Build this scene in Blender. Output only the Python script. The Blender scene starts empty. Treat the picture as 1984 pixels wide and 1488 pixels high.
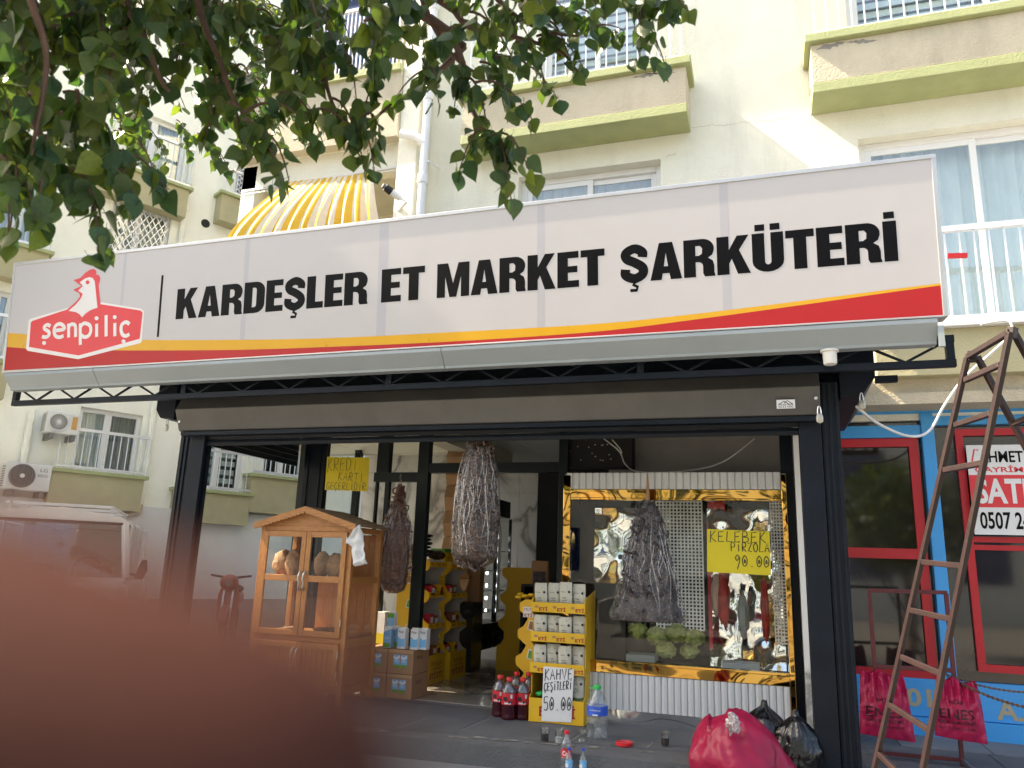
import bpy, bmesh, math, random
from math import sin, cos, pi, radians as R, sqrt
from mathutils import Vector, Matrix, noise
from mathutils.geometry import tessellate_polygon
V = Vector
random.seed(7)
sc = bpy.context.scene
col = sc.collection

# ------------------------------------------------------------------ camera
EYE = V((0, 0, 1.22))
YAW, PITCH, ROLL, FPX = R(18.55), R(13.42), R(2.04), 1488.0
FWD = V((-sin(YAW) * cos(PITCH), cos(YAW) * cos(PITCH), sin(PITCH)))
_r0 = V((cos(YAW), sin(YAW), 0)); _u0 = _r0.cross(FWD)
RGT = cos(ROLL) * _r0 + sin(ROLL) * _u0
UPV = -sin(ROLL) * _r0 + cos(ROLL) * _u0
cam_d = bpy.data.cameras.new('camera'); cam = bpy.data.objects.new('camera', cam_d); col.objects.link(cam)
cam.matrix_world = Matrix(((RGT.x, UPV.x, -FWD.x, EYE.x), (RGT.y, UPV.y, -FWD.y, EYE.y), (RGT.z, UPV.z, -FWD.z, EYE.z), (0, 0, 0, 1)))
cam_d.sensor_width = 36; cam_d.lens = FPX * 36 / 1984
cam_d.clip_start = 0.002; cam_d.clip_end = 1000
cam_d.dof.use_dof = True; cam_d.dof.focus_distance = 6.6; cam_d.dof.aperture_fstop = 7.4
sc.camera = cam

# ------------------------------------------------------------------ sky, sun, exposure
SUN = V((-1, -0.15, 1.07)).normalized()
w = bpy.data.worlds.new('World'); sc.world = w; w.use_nodes = True
nt = w.node_tree; bg = nt.nodes['Background']; sky = nt.nodes.new('ShaderNodeTexSky')
sky.sky_type = 'NISHITA'; sky.sun_disc = False
sky.sun_elevation = math.asin(SUN.z); sky.sun_rotation = math.atan2(SUN.x, SUN.y)
sky.air_density = 1.0; sky.dust_density = 3.0; sky.ozone_density = 1.0
nt.links.new(sky.outputs[0], bg.inputs[0]); bg.inputs[1].default_value = 0.15
sl = bpy.data.lights.new('sun', 'SUN'); sl.energy = 4.5; sl.angle = R(0.5); sl.color = (1, .93, .82)
so = bpy.data.objects.new('sun', sl); col.objects.link(so); so.rotation_euler = SUN.to_track_quat('Z', 'Y').to_euler()
vs = sc.view_settings
vs.view_transform = 'Standard'; vs.look = 'None'; vs.gamma = 1; vs.use_curve_mapping = False
vs.exposure = 1.9
vs.use_white_balance = True; vs.white_balance_temperature = 7600; vs.white_balance_tint = 8
sc.cycles.max_bounces = 10; sc.cycles.transparent_max_bounces = 24; sc.cycles.use_denoising = True

# ------------------------------------------------------------------ survey: sight lines met with the real planes of the place
def sight(px, py):
    return ((px - 992) / FPX) * RGT - ((py - 744) / FPX) * UPV + FWD
def aty(px, py, Y):
    d = sight(px, py); return EYE + d * (Y / d.y)
def atz(px, py, z):
    d = sight(px, py); return EYE + d * ((z - EYE.z) / d.z)
def atx(px, py, X):
    d = sight(px, py); return EYE + d * (X / d.x)
def atp(px, py, a, n):
    d = sight(px, py); return EYE + d * ((a - EYE).dot(n) / d.dot(n))
def atd(px, py, dist):
    return EYE + sight(px, py).normalized() * dist

# ------------------------------------------------------------------ mesh helpers
class MB:
    def __init__(s): s.v = []; s.f = []; s.m = []
    def add(s, vs_, fs, mi=0):
        o = len(s.v); s.v += [tuple(x) for x in vs_]; s.f += [tuple(i + o for i in f) for f in fs]; s.m += [mi] * len(fs); return s
    def obox(s, o, ex, ey, ez, mi=0):
        o, ex, ey, ez = V(o), V(ex), V(ey), V(ez)
        p = [o, o + ex, o + ex + ey, o + ey]; p += [q + ez for q in p]
        return s.add(p, [(0, 3, 2, 1), (4, 5, 6, 7), (0, 1, 5, 4), (1, 2, 6, 5), (2, 3, 7, 6), (3, 0, 4, 7)], mi)
    def box(s, x0, x1, y0, y1, z0, z1, mi=0):
        return s.obox((x0, y0, z0), (x1 - x0, 0, 0), (0, y1 - y0, 0), (0, 0, z1 - z0), mi)
    def bar(s, p, q, a, b=None, up=(0, 0, 1), mi=0):
        p, q = V(p), V(q); b = b or a; d = (q - p).normalized(); u = V(up)
        if abs(d.dot(u.normalized())) > .98: u = V((0, 1, 0))
        x = d.cross(u).normalized(); y = x.cross(d).normalized()
        return s.obox(p - x * a / 2 - y * b / 2, x * a, y * b, q - p, mi)
    def tube(s, pts, r, seg=8, mi=0, caps=True):
        pts = [V(p) for p in pts]; n = len(pts); rs = r if isinstance(r, (list, tuple)) else [r] * n
        x = None; vv = []
        for i, p in enumerate(pts):
            d = (pts[min(i + 1, n - 1)] - pts[max(i - 1, 0)]).normalized()
            if x is None:
                x = d.cross(V((0, 0, 1)));
                if x.length < .01: x = d.cross(V((1, 0, 0)))
            x = (x - d * x.dot(d)).normalized(); y = d.cross(x)
            vv += [p + (x * cos(2 * pi * k / seg) + y * sin(2 * pi * k / seg)) * rs[i] for k in range(seg)]
        ff = [(i * seg + k, i * seg + (k + 1) % seg, (i + 1) * seg + (k + 1) % seg, (i + 1) * seg + k) for i in range(n - 1) for k in range(seg)]
        if caps: ff += [tuple(range(seg - 1, -1, -1)), tuple((n - 1) * seg + k for k in range(seg))]
        return s.add(vv, ff, mi)
    def lathe(s, c, prof, seg=20, mi=0, sx=1, sy=1, fn=None, caps=True):
        c = V(c); vv = []
        for i, (r, z) in enumerate(prof):
            for k in range(seg):
                a = 2 * pi * k / seg; rr = r * (fn(a, z, i) if fn else 1)
                vv.append(c + V((rr * cos(a) * sx, rr * sin(a) * sy, z)))
        n = len(prof)
        ff = [(i * seg + k, i * seg + (k + 1) % seg, (i + 1) * seg + (k + 1) % seg, (i + 1) * seg + k) for i in range(n - 1) for k in range(seg)]
        if caps: ff += [tuple(range(seg - 1, -1, -1)), tuple((n - 1) * seg + k for k in range(seg))]
        return s.add(vv, ff, mi)
    def quad(s, a, b, c, d, mi=0): return s.add([a, b, c, d], [(0, 1, 2, 3)], mi)
    def prism(s, pts, vec, mi=0):
        pts = [V(p) for p in pts]; vec = V(vec); n = len(pts); tri = tessellate_polygon([pts])
        vv = pts + [p + vec for p in pts]
        ff = [tuple(t) for t in tri] + [tuple(i + n for i in reversed(t)) for t in tri] + [(i, (i + 1) % n, (i + 1) % n + n, i + n) for i in range(n)]
        return s.add(vv, ff, mi)
    def tess(s, loops, mi=0):
        loops = [[V(p) for p in l] for l in loops]; tri = tessellate_polygon(loops)
        return s.add([p for l in loops for p in l], [tuple(t) for t in tri], mi)
    def ribbon(s, pts, n, wd, mi=0, lift=0.0):
        """flat stroke of pen or vinyl lying on a surface with normal n"""
        pts = [V(p) for p in pts]; n = V(n).normalized(); vv = []; k = len(pts)
        ws = wd if isinstance(wd, (list, tuple)) else [wd] * k
        for i, p in enumerate(pts):
            d = (pts[min(i + 1, k - 1)] - pts[max(i - 1, 0)])
            if d.length < 1e-9: d = V((1, 0, 0))
            x = d.normalized().cross(n).normalized() * ws[i] / 2
            vv += [p + n * lift - x, p + n * lift + x]
        return s.add(vv, [(2 * i, 2 * i + 1, 2 * i + 3, 2 * i + 2) for i in range(k - 1)], mi)

def mesh_of(name, mb, mats, smooth=False):
    me = bpy.data.meshes.new(name); me.from_pydata(mb.v, [], mb.f)
    mats = mats if isinstance(mats, (list, tuple)) else [mats]
    for m in mats: me.materials.append(m)
    if len(mats) > 1: me.polygons.foreach_set('material_index', mb.m)
    bm = bmesh.new(); bm.from_mesh(me); bmesh.ops.recalc_face_normals(bm, faces=bm.faces); bm.to_mesh(me); bm.free()
    if smooth: me.polygons.foreach_set('use_smooth', [True] * len(me.polygons))
    me.update(); return me
ORIG = {}
def place(name, me, parent=None):
    o = bpy.data.objects.new(name, me); col.objects.link(o)
    if parent is not None:
        o.parent = parent; o.matrix_parent_inverse = ORIG.get(parent.name, Matrix()).inverted(); ORIG[o.name] = Matrix()
    return o
SPLIT = {'door_rail', 'rail_piece', 'shelf_under', 'sill_piece', 'red_frame', 'edge_trim', 'shutter_guide', 'deck_tray', 'perforated', 'outer_frame', 'door_pillar'}
def build(name, mb, mats, parent=None, **k):
    if name in SPLIT and len(mb.v) % 8 == 0 and len(mb.f) == len(mb.v) // 8 * 6:
        o = None
        for i in range(len(mb.v) // 8):
            q = MB(); q.v = mb.v[i * 8:i * 8 + 8]; q.f = [tuple(a - i * 8 for a in f) for f in mb.f[i * 6:i * 6 + 6]]; q.m = [0] * 6; o = build1(name, q, mats, parent, **k)
        return o
    return build1(name, mb, mats, parent, **k)
def build1(name, mb, mats, parent=None, smooth=False, bevel=0.0, label=None, kind=None):
    o = place(name, mesh_of(name, mb, mats, smooth), parent)
    if bevel:
        b = o.modifiers.new('bevel', 'BEVEL'); b.width = bevel; b.segments = 2; b.limit_method = 'ANGLE'; b.angle_limit = R(40)
    if smooth:
        try: o.data.set_sharp_from_angle(angle=R(42))
        except Exception: pass
    if label: o['label'] = label
    if kind: o['kind'] = kind
    return o
def tag(o, label, cat, group=None, kind=None):
    if label: o['label'] = label
    if cat: o['category'] = cat
    if group: o['group'] = group
    if kind: o['kind'] = kind
    return o
def thing(name, label, cat, loc=(0, 0, 0), group=None):
    o = bpy.data.objects.new(name, None); col.objects.link(o); o.location = loc; o.empty_display_size = .1
    ORIG[o.name] = Matrix.Translation(V(loc)); return tag(o, label, cat, group)
def dup(o, loc, label, rz=0.0):
    c = o.copy(); col.objects.link(c); c.location = loc; c.rotation_euler[2] = rz
    if label: c['label'] = label
    for ch in list(o.children):
        d = ch.copy(); col.objects.link(d); d.parent = c
        for g in list(ch.children):
            e = g.copy(); col.objects.link(e); e.parent = d
    return c
def pts2(*a): return [V((x, y, 0)) for x, y in a]
def lerp(a, b, t): return a + (b - a) * t
def arc(cx, cy, rx, ry, a0, a1, n=6): return [(cx + rx * cos(R(lerp(a0, a1, i / n))), cy + ry * sin(R(lerp(a0, a1, i / n)))) for i in range(n + 1)]

# ------------------------------------------------------------------ materials
def mat(name, c, rough=.6, metal=0, var=.1, scale=6, bump=0, bscale=80, spec=.5, stretch=None, c2=None, coat=0, emit=0, dirt=0, dscale=1.5, dstretch=(1, 1, 1), bdist=.02):
    m = bpy.data.materials.new(name); m.use_nodes = True; t = m.node_tree; b = t.nodes['Principled BSDF']; L = t.links.new
    tc = t.nodes.new('ShaderNodeTexCoord'); mp = t.nodes.new('ShaderNodeMapping'); L(tc.outputs['Object'], mp.inputs[0])
    if stretch: mp.inputs['Scale'].default_value = stretch
    nz = t.nodes.new('ShaderNodeTexNoise'); nz.inputs['Scale'].default_value = scale; nz.inputs['Detail'].default_value = 5; nz.inputs['Roughness'].default_value = .6
    L(mp.outputs[0], nz.inputs['Vector'])
    mx = t.nodes.new('ShaderNodeMix'); mx.data_type = 'RGBA'; cr = t.nodes.new('ShaderNodeMapRange'); cr.inputs[1].default_value = .3; cr.inputs[2].default_value = .7
    L(nz.outputs[0], cr.inputs[0]); L(cr.outputs[0], mx.inputs[0])
    a = [max(0, x * (1 - var)) for x in c]; d = [min(1, x * (1 + var)) for x in (c2 or c)]
    mx.inputs[6].default_value = (*a, 1); mx.inputs[7].default_value = (*d, 1); out = mx.outputs[2]
    if dirt:
        n2 = t.nodes.new('ShaderNodeTexNoise'); n2.inputs['Scale'].default_value = dscale; n2.inputs['Detail'].default_value = 8; n2.inputs['Roughness'].default_value = .7
        ms = t.nodes.new('ShaderNodeMapping'); ms.inputs['Scale'].default_value = dstretch; L(tc.outputs['Object'], ms.inputs[0]); L(ms.outputs[0], n2.inputs['Vector']); r2 = t.nodes.new('ShaderNodeMapRange'); r2.inputs[1].default_value = .5; r2.inputs[2].default_value = .78; r2.inputs[4].default_value = dirt
        L(n2.outputs[0], r2.inputs[0]); m2 = t.nodes.new('ShaderNodeMix'); m2.data_type = 'RGBA'; L(r2.outputs[0], m2.inputs[0]); L(out, m2.inputs[6]); m2.inputs[7].default_value = (*[x * .35 for x in c], 1); out = m2.outputs[2]
    L(out, b.inputs['Base Color'])
    rr = t.nodes.new('ShaderNodeMapRange'); rr.inputs[3].default_value = max(0, rough - .08); rr.inputs[4].default_value = min(1, rough + .08); L(nz.outputs[0], rr.inputs[0]); L(rr.outputs[0], b.inputs['Roughness'])
    b.inputs['Metallic'].default_value = metal; b.inputs['Specular IOR Level'].default_value = spec
    if coat: b.inputs['Coat Weight'].default_value = coat; b.inputs['Coat Roughness'].default_value = .08
    if emit: b.inputs['Emission Color'].default_value = (*c, 1); b.inputs['Emission Strength'].default_value = emit
    if bump:
        bz = t.nodes.new('ShaderNodeTexNoise'); bz.inputs['Scale'].default_value = bscale; bz.inputs['Detail'].default_value = 0 if metal == 1 else 4
        L(mp.outputs[0] if stretch else tc.outputs['Object'], bz.inputs['Vector']); bp = t.nodes.new('ShaderNodeBump'); bp.inputs['Strength'].default_value = bump; bp.inputs['Distance'].default_value = bdist
        L(bz.outputs[0], bp.inputs['Height']); L(bp.outputs[0], b.inputs['Normal'])
    return m
def glass_mat(name, tint=(1, 1, 1), refl=.12, rough=.01, bump=0, bscale=2, haze=0, hazec=(.8, .8, .8)):
    """thin sheet: lets light straight through, mirrors a Fresnel share"""
    m = bpy.data.materials.new(name); m.use_nodes = True; t = m.node_tree; t.nodes.clear(); L = t.links.new
    o = t.nodes.new('ShaderNodeOutputMaterial'); tr = t.nodes.new('ShaderNodeBsdfTransparent'); tr.inputs[0].default_value = (*tint, 1)
    gl = t.nodes.new('ShaderNodeBsdfGlossy'); gl.inputs['Roughness'].default_value = rough
    lw = t.nodes.new('ShaderNodeLayerWeight'); lw.inputs[0].default_value = .5; pw = t.nodes.new('ShaderNodeMath'); pw.operation = 'POWER'; pw.inputs[1].default_value = 5; L(lw.outputs[1], pw.inputs[0]); ad = t.nodes.new('ShaderNodeMath'); ad.operation = 'ADD'; ad.inputs[1].default_value = refl; ad.use_clamp = True
    mx = t.nodes.new('ShaderNodeMixShader'); L(pw.outputs[0], ad.inputs[0]); L(ad.outputs[0], mx.inputs[0]); L(tr.outputs[0], mx.inputs[1]); L(gl.outputs[0], mx.inputs[2]); fin = mx.outputs[0]
    if haze:
        df = t.nodes.new('ShaderNodeBsdfDiffuse'); df.inputs[0].default_value = (*hazec, 1); m2 = t.nodes.new('ShaderNodeMixShader'); m2.inputs[0].default_value = haze
        tc = t.nodes.new('ShaderNodeTexCoord'); nz = t.nodes.new('ShaderNodeTexNoise'); nz.inputs['Scale'].default_value = 14; nz.inputs['Detail'].default_value = 6; L(tc.outputs['Object'], nz.inputs['Vector'])
        mr = t.nodes.new('ShaderNodeMapRange'); mr.inputs[1].default_value = .35; mr.inputs[2].default_value = .7; mr.inputs[4].default_value = haze * 2; L(nz.outputs[0], mr.inputs[0]); L(mr.outputs[0], m2.inputs[0])
        L(fin, m2.inputs[1]); L(df.outputs[0], m2.inputs[2]); fin = m2.outputs[0]
    if bump:
        tc = t.nodes.new('ShaderNodeTexCoord'); nz = t.nodes.new('ShaderNodeTexNoise'); nz.inputs['Scale'].default_value = bscale; nz.inputs['Detail'].default_value = 3; L(tc.outputs['Object'], nz.inputs['Vector'])
        bp = t.nodes.new('ShaderNodeBump'); bp.inputs['Strength'].default_value = bump; bp.inputs['Distance'].default_value = .05; L(nz.outputs[0], bp.inputs['Height']); L(bp.outputs[0], gl.inputs['Normal'])
    L(fin, o.inputs[0]); return m
def wood_mat(name, c, c2, stretch, rough=.4, coat=.2):
    return mat(name, c, rough, 0, .18, 5, .12, 40, stretch=stretch, c2=c2, coat=coat)
def marble_mat(name, base, vein, scale=1.6, rough=.12):
    m = mat(name, base, rough, 0, .04, 2); t = m.node_tree; L = t.links.new; b = t.nodes['Principled BSDF']; tc = t.nodes['Texture Coordinate']
    nz = t.nodes.new('ShaderNodeTexNoise'); nz.inputs['Scale'].default_value = scale; nz.inputs['Detail'].default_value = 7; nz.inputs['Distortion'].default_value = .9; L(tc.outputs['Object'], nz.inputs['Vector'])
    cr = t.nodes.new('ShaderNodeValToRGB'); e = cr.color_ramp.elements; e[0].position = .44; e[0].color = (*base, 1); e[1].position = .56; e[1].color = (*base, 1); k = e.new(.5); k.color = (*vein, 1); k2 = e.new(.47); k2.color = (*[lerp(x, y, .25) for x, y in zip(base, vein)], 1)
    L(nz.outputs[0], cr.inputs[0]); L(cr.outputs[0], b.inputs['Base Color']); return m
def leaf_mat(name, c, tr):
    m = mat(name, c, .38, 0, .3, 9, .15, 60, spec=.4, c2=[c[0] * 1.5, c[1] * 1.3, c[2]]); t = m.node_tree; b = t.nodes['Principled BSDF']
    td = t.nodes.new('ShaderNodeBsdfTranslucent'); td.inputs[0].default_value = (*tr, 1); mx = t.nodes.new('ShaderNodeMixShader'); mx.inputs[0].default_value = .36
    t.links.new(b.outputs[0], mx.inputs[1]); t.links.new(td.outputs[0], mx.inputs[2]); t.links.new(mx.outputs[0], t.nodes['Material Output'].inputs[0]); return m
def cloth_mat(name, c, tr=.4, rough=.5, bump=.2, bscale=30, spec=.5):
    m = mat(name, c, rough, 0, .1, 10, bump, bscale, spec=spec); t = m.node_tree; b = t.nodes['Principled BSDF']
    td = t.nodes.new('ShaderNodeBsdfTranslucent'); td.inputs[0].default_value = (*c, 1); mx = t.nodes.new('ShaderNodeMixShader'); mx.inputs[0].default_value = tr
    t.links.new(b.outputs[0], mx.inputs[1]); t.links.new(td.outputs[0], mx.inputs[2]); t.links.new(mx.outputs[0], t.nodes['Material Output'].inputs[0]); return m

K = {}
K['cream'] = mat('cream_stucco', (.83, .81, .695), .85, 0, .05, 2, .6, 70, spec=.2, dirt=.22, dscale=2.2, dstretch=(1.6, 1.6, .22))
K['cream_wing'] = mat('pale_stucco', (.94, .925, .82), .85, 0, .04, 3, .3, 60, spec=.2, dirt=.06)
K['tan'] = mat('tan_stucco', (.55, .49, .37), .85, 0, .08, 3, .55, 55, spec=.2, dirt=.35, dscale=2.4, dstretch=(1.6, 1.6, .4))
K['tan2'] = mat('ochre_stucco', (.47, .43, .27), .85, 0, .06, 4, .3, 55, spec=.2)
K['green'] = mat('lime_green_paint', (.38, .41, .20), .7, 0, .08, 5, .25, 50, dirt=.15)
K['whiteframe'] = mat('white_plastic_frame', (.80, .80, .80), .35, 0, .02, 4)
K['whitewall'] = mat('white_render', (.78, .78, .77), .8, 0, .05, 2, .2, 40, dirt=.15)
K['greywall'] = mat('grey_plinth', (.32, .31, .30), .8, 0, .1, 3, .2, 40)
K['wglass'] = glass_mat('window_glass', (.90, .95, .95), .13, .02)
K['shopglass'] = glass_mat('shop_glass', (.97, .985, .98), .022, .005)
K['bluegl'] = mat('blue_reflective_glass', (.02, .05, .16), .05, 0, .05, 2, spec=.9)
K['curtain'] = mat('white_curtain', (.84, .84, .82), .9, 0, .05, 5)
K['greycurtain'] = mat('grey_curtain', (.30, .30, .32), .9, 0, .1, 5)
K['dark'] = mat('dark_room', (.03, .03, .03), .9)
K['rail'] = mat('white_rail_metal', (.74, .75, .78), .3, .3, .04, 4)
K['anthracite'] = mat('anthracite_paint', (.008, .012, .019), .42, 0, .25, 4, .05, 20, spec=.18)
K['frame_dk'] = mat('dark_green_grey_frame', (.012, .018, .018), .4, 0, .15, 4, spec=.25)
K['gutter'] = mat('grey_blue_sheet', (.30, .34, .36), .45, .1, .05, 2, .04, 4)
K['signwhite'] = mat('sign_vinyl_white', (.50, .482, .485), .32, 0, .015, 3, .03, 3)
K['signedge'] = mat('sign_aluminium', (.55, .55, .56), .35, .7, .05, 4)
K['post_shadow'] = mat('sign_vinyl_post_shadow', (.43, .42, .45), .32, 0, .03, 3)
K['black'] = mat('black_vinyl', (.003, .003, .004), .4, 0, .1, 3, spec=.12)
K['red'] = mat('red_vinyl', (.44, .006, .010), .45, 0, .04, 3)
K['yellow'] = mat('amber_vinyl', (.68, .36, .02), .3, 0, .04, 3)
K['logored'] = mat('rose_red_vinyl', (.68, .035, .05), .3, 0, .04, 3)
K['logowhite'] = mat('white_vinyl', (.72, .70, .69), .3, 0, .02, 3)
K['concrete'] = mat('podium_stone', (.105, .110, .117), .75, 0, .22, 3, .4, 60, dirt=.4, dscale=3)
K['curb'] = mat('curb_stone', (.21, .19, .17), .8, 0, .25, 6, .6, 45, dirt=.4, dscale=5)
K['chip'] = mat('chipped_mortar', (.26, .24, .215), .9, 0, .2, 20, .6, 60)
K['asphalt'] = mat('street_concrete', (.24, .225, .205), .9, 0, .25, 30, .6, 150)
K['pave'] = mat('pavement_tile', (.17, .175, .18), .7, 0, .15, 3, .2, 50)
K['marble'] = marble_mat('white_marble', (.80, .79, .76), (.33, .32, .30), 1.1)
K['marblefloor'] = marble_mat('marble_floor', (.36, .33, .29), (.17, .15, .13), 1.3, .10)
K['wood'] = wood_mat('varnished_pine', (.37, .145, .038), (.46, .20, .06), (30, 30, 3), .42, .06)
K['woodh'] = wood_mat('varnished_pine_rail', (.37, .145, .038), (.46, .20, .06), (3, 30, 30), .42, .06)
K['woodd'] = wood_mat('varnished_pine_planks', (.31, .115, .032), (.40, .155, .045), (30, 30, 3), .42, .06)
K['roofwood'] = wood_mat('weathered_roof_boards', (.22, .13, .075), (.30, .18, .10), (30, 3, 30), .6, .05)
K['steel'] = mat('brushed_steel', (.55, .55, .56), .3, 1, .05, 10)
K['mirrorsteel'] = mat('mirror_steel', (.84, .85, .86), .05, 1, .02, 3, .5, 2.5, bdist=.10)
K['gold'] = mat('polished_gold', (.60, .34, .085), .05, 1, .06, 2, 1.0, 2.8, stretch=(1, 1, 1.4), bdist=.08)
K['flute'] = mat('fluted_panel', (.62, .63, .64), .45, 0, .05, 4)
K['cardboard'] = mat('cardboard', (.36, .20, .105), .8, 0, .08, 5, .1, 60)
K['cardboard2'] = mat('cardboard_light', (.46, .28, .15), .8, 0, .08, 5, .1, 60)
K['standyellow'] = mat('display_card_yellow', (.72, .42, .018), .5, 0, .05, 3)
K['standwhite'] = mat('display_card_inside', (.45, .42, .40), .7, 0, .05, 3)
K['ink'] = mat('dark_red_ink', (.30, .012, .022), .5, 0, .1, 8)
K['pen'] = mat('marker_ink', (.015, .012, .02), .5, 0, .1, 8)
K['yellowcard'] = mat('yellow_card', (.74, .60, .025), .6, 0, .04, 4)
K['paper'] = mat('white_paper', (.72, .72, .72), .8, 0, .03, 6, .15, 12)
K['pouch'] = mat('cream_pouch', (.55, .53, .44), .45, 0, .06, 6, .2, 20)
K['pouchbrown'] = mat('pouch_brown_base', (.22, .06, .03), .45)
K['pouchgreen'] = mat('pouch_green_base', (.08, .18, .06), .45)
K['juice'] = mat('dark_red_juice', (.045, .004, .010), .08, 0, .1, 4, spec=.6)
K['labelred'] = mat('juice_label_red', (.60, .02, .04), .4, 0, .06, 9)
K['capred'] = mat('red_plastic', (.62, .02, .03), .35, 0, .05, 6)
K['capblue'] = mat('blue_plastic', (.03, .07, .45), .35, 0, .05, 6)
K['capgreen'] = mat('green_plastic', (.03, .50, .12), .35, 0, .05, 6)
K['pet'] = glass_mat('clear_bottle_plastic', (.88, .92, .94), .10, .03, .4, 9, haze=.10, hazec=(.7, .75, .8))
K['tumbler'] = glass_mat('tumbler_glass', (.90, .92, .92), .14, .01)
K['tea'] = mat('dark_cola', (.03, .008, .005), .1)
K['powder'] = mat('white_foam', (.75, .74, .72), .7)
K['labelblue'] = mat('blue_label', (.02, .10, .55), .4, 0, .1, 12)
K['labelsky'] = mat('sky_blue_label', (.16, .45, .75), .4, 0, .1, 12)
K['labelgrass'] = mat('grass_green_print', (.10, .32, .05), .4, 0, .3, 40)
K['redbag'] = cloth_mat('crimson_bag_plastic', (.36, .012, .058), .15, .36, .7, 7, .35)
K['pinkbag'] = cloth_mat('rose_bag_plastic', (.50, .018, .095), .28, .34, .4, 14)
K['bagink'] = mat('dark_bag_print', (.035, .004, .012), .4)
K['blackbag'] = mat('black_bag_plastic', (.006, .006, .007), .22, 0, .2, 8, .5, 14, spec=.6)
K['film'] = glass_mat('clear_bag_film', (.93, .92, .91), .05, .10, 1.0, 16, haze=.018, hazec=(.6, .58, .57))
K['filmfold'] = glass_mat('bag_fold_film', (.8, .8, .8), .25, .15, .8, 18, haze=.25, hazec=(.6, .59, .6))
K['dried'] = mat('dried_aubergine', (.022, .012, .010), .6, 0, .6, 24, .8, 60, c2=(.07, .036, .024), spec=.3)
K['driedring'] = mat('dried_aubergine_ring', (.05, .026, .019), .55, 0, .5, 30, c2=(.17, .13, .115), spec=.3)
K['driedblack'] = mat('dried_pepper_dark', (.016, .013, .018), .45, 0, .6, 30, .8, 50, c2=(.06, .045, .05))
K['driedred'] = mat('dried_pepper_red', (.075, .024, .016), .55, 0, .5, 20, .8, 50, c2=(.15, .055, .035))
K['ladder'] = mat('oxide_red_steel', (.017, .005, .005), .55, 0, .25, 10, .1, 60)
K['rosesteel'] = mat('maroon_steel', (.10, .016, .020), .45, .1, .2, 10)
K['chain'] = mat('rusty_chain', (.14, .09, .06), .5, .6, .3, 20)
K['cablewhite'] = mat('white_cable', (.70, .70, .68), .45)
K['bluepaint'] = mat('azure_paint', (.03, .33, .74), .45, 0, .05, 4, coat=.1, dirt=.12)
K['redtape'] = mat('red_frame_paint', (.52, .008, .020), .4, 0, .06, 4)
K['tanletter'] = mat('beige_letter', (.42, .36, .24), .6)
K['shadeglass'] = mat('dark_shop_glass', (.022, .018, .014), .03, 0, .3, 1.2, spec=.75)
K['aclouse'] = mat('ac_white', (.70, .70, .67), .45, 0, .03, 4)
K['acdark'] = mat('ac_grille_grey', (.16, .16, .15), .5)
K['orange'] = mat('energy_label_orange', (.60, .32, .10), .5, 0, .1, 20)
K['van'] = mat('van_white_paint', (.66, .66, .65), .25, 0, .03, 2, coat=.5, dirt=.1)
K['rubber'] = mat('black_rubber', (.015, .015, .016), .6)
K['moto'] = mat('motorcycle_red_brown', (.22, .045, .035), .35, 0, .1, 5, coat=.3)
K['awn_y'] = cloth_mat('awning_yellow', (.82, .52, .08), .45, .8, .1, 30, .2)
K['awn_w'] = cloth_mat('awning_cream', (.80, .77, .70), .45, .8, .1, 30, .2)
K['skin'] = mat('skin', (.074, .027, .0195), .75, 0, .22, 90, .2, 900, spec=.06); K['skin'].node_tree.nodes['Principled BSDF'].inputs['Subsurface Weight'].default_value = 0
K['leaf'] = [leaf_mat('leaf_deep_green', (.044, .080, .036), (.09, .18, .018)), leaf_mat('leaf_mid_green', (.070, .108, .036), (.15, .24, .025)), leaf_mat('leaf_blue_green', (.032, .074, .044), (.06, .14, .02)), leaf_mat('leaf_sunlit', (.11, .16, .026), (.24, .34, .03))]  # last one paints a yellowish, sunlit look into some leaves
K['bark'] = mat('twig_bark', (.11, .06, .042), .8, 0, .25, 20, .3, 60)
K['cream_ceiling'] = mat('white_ceiling', (.60, .60, .58), .7, 0, .03, 3)
K['led'] = mat('fridge_led', (.75, .85, 1), .5, emit=6)
K['cooler'] = mat('cooler_black', (.010, .011, .013), .25, 0, .2, 4, spec=.6)
K['lettuce'] = mat('lettuce', (.22, .30, .08), .6, 0, .4, 14, .8, 25, c2=(.42, .46, .16))
K['meatred'] = mat('red_meat', (.36, .018, .022), .3, 0, .35, 9, .4, 12, c2=(.5, .06, .05))
K['meatpale'] = mat('pale_fat', (.62, .44, .38), .35, 0, .2, 9, .4, 12)
K['bread'] = mat('crusty_bread', (.20, .085, .035), .75, 0, .35, 9, .8, 30, c2=(.40, .22, .11))
K['navy'] = mat('navy_packet', (.016, .020, .060), .25, 0, .3, 12, .5, 20)
K['goldpacket'] = mat('amber_packet', (.35, .17, .03), .4, 0, .3, 16, .4, 20)
K['lock'] = mat('pale_padlock', (.45, .43, .38), .4, .5)

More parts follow.
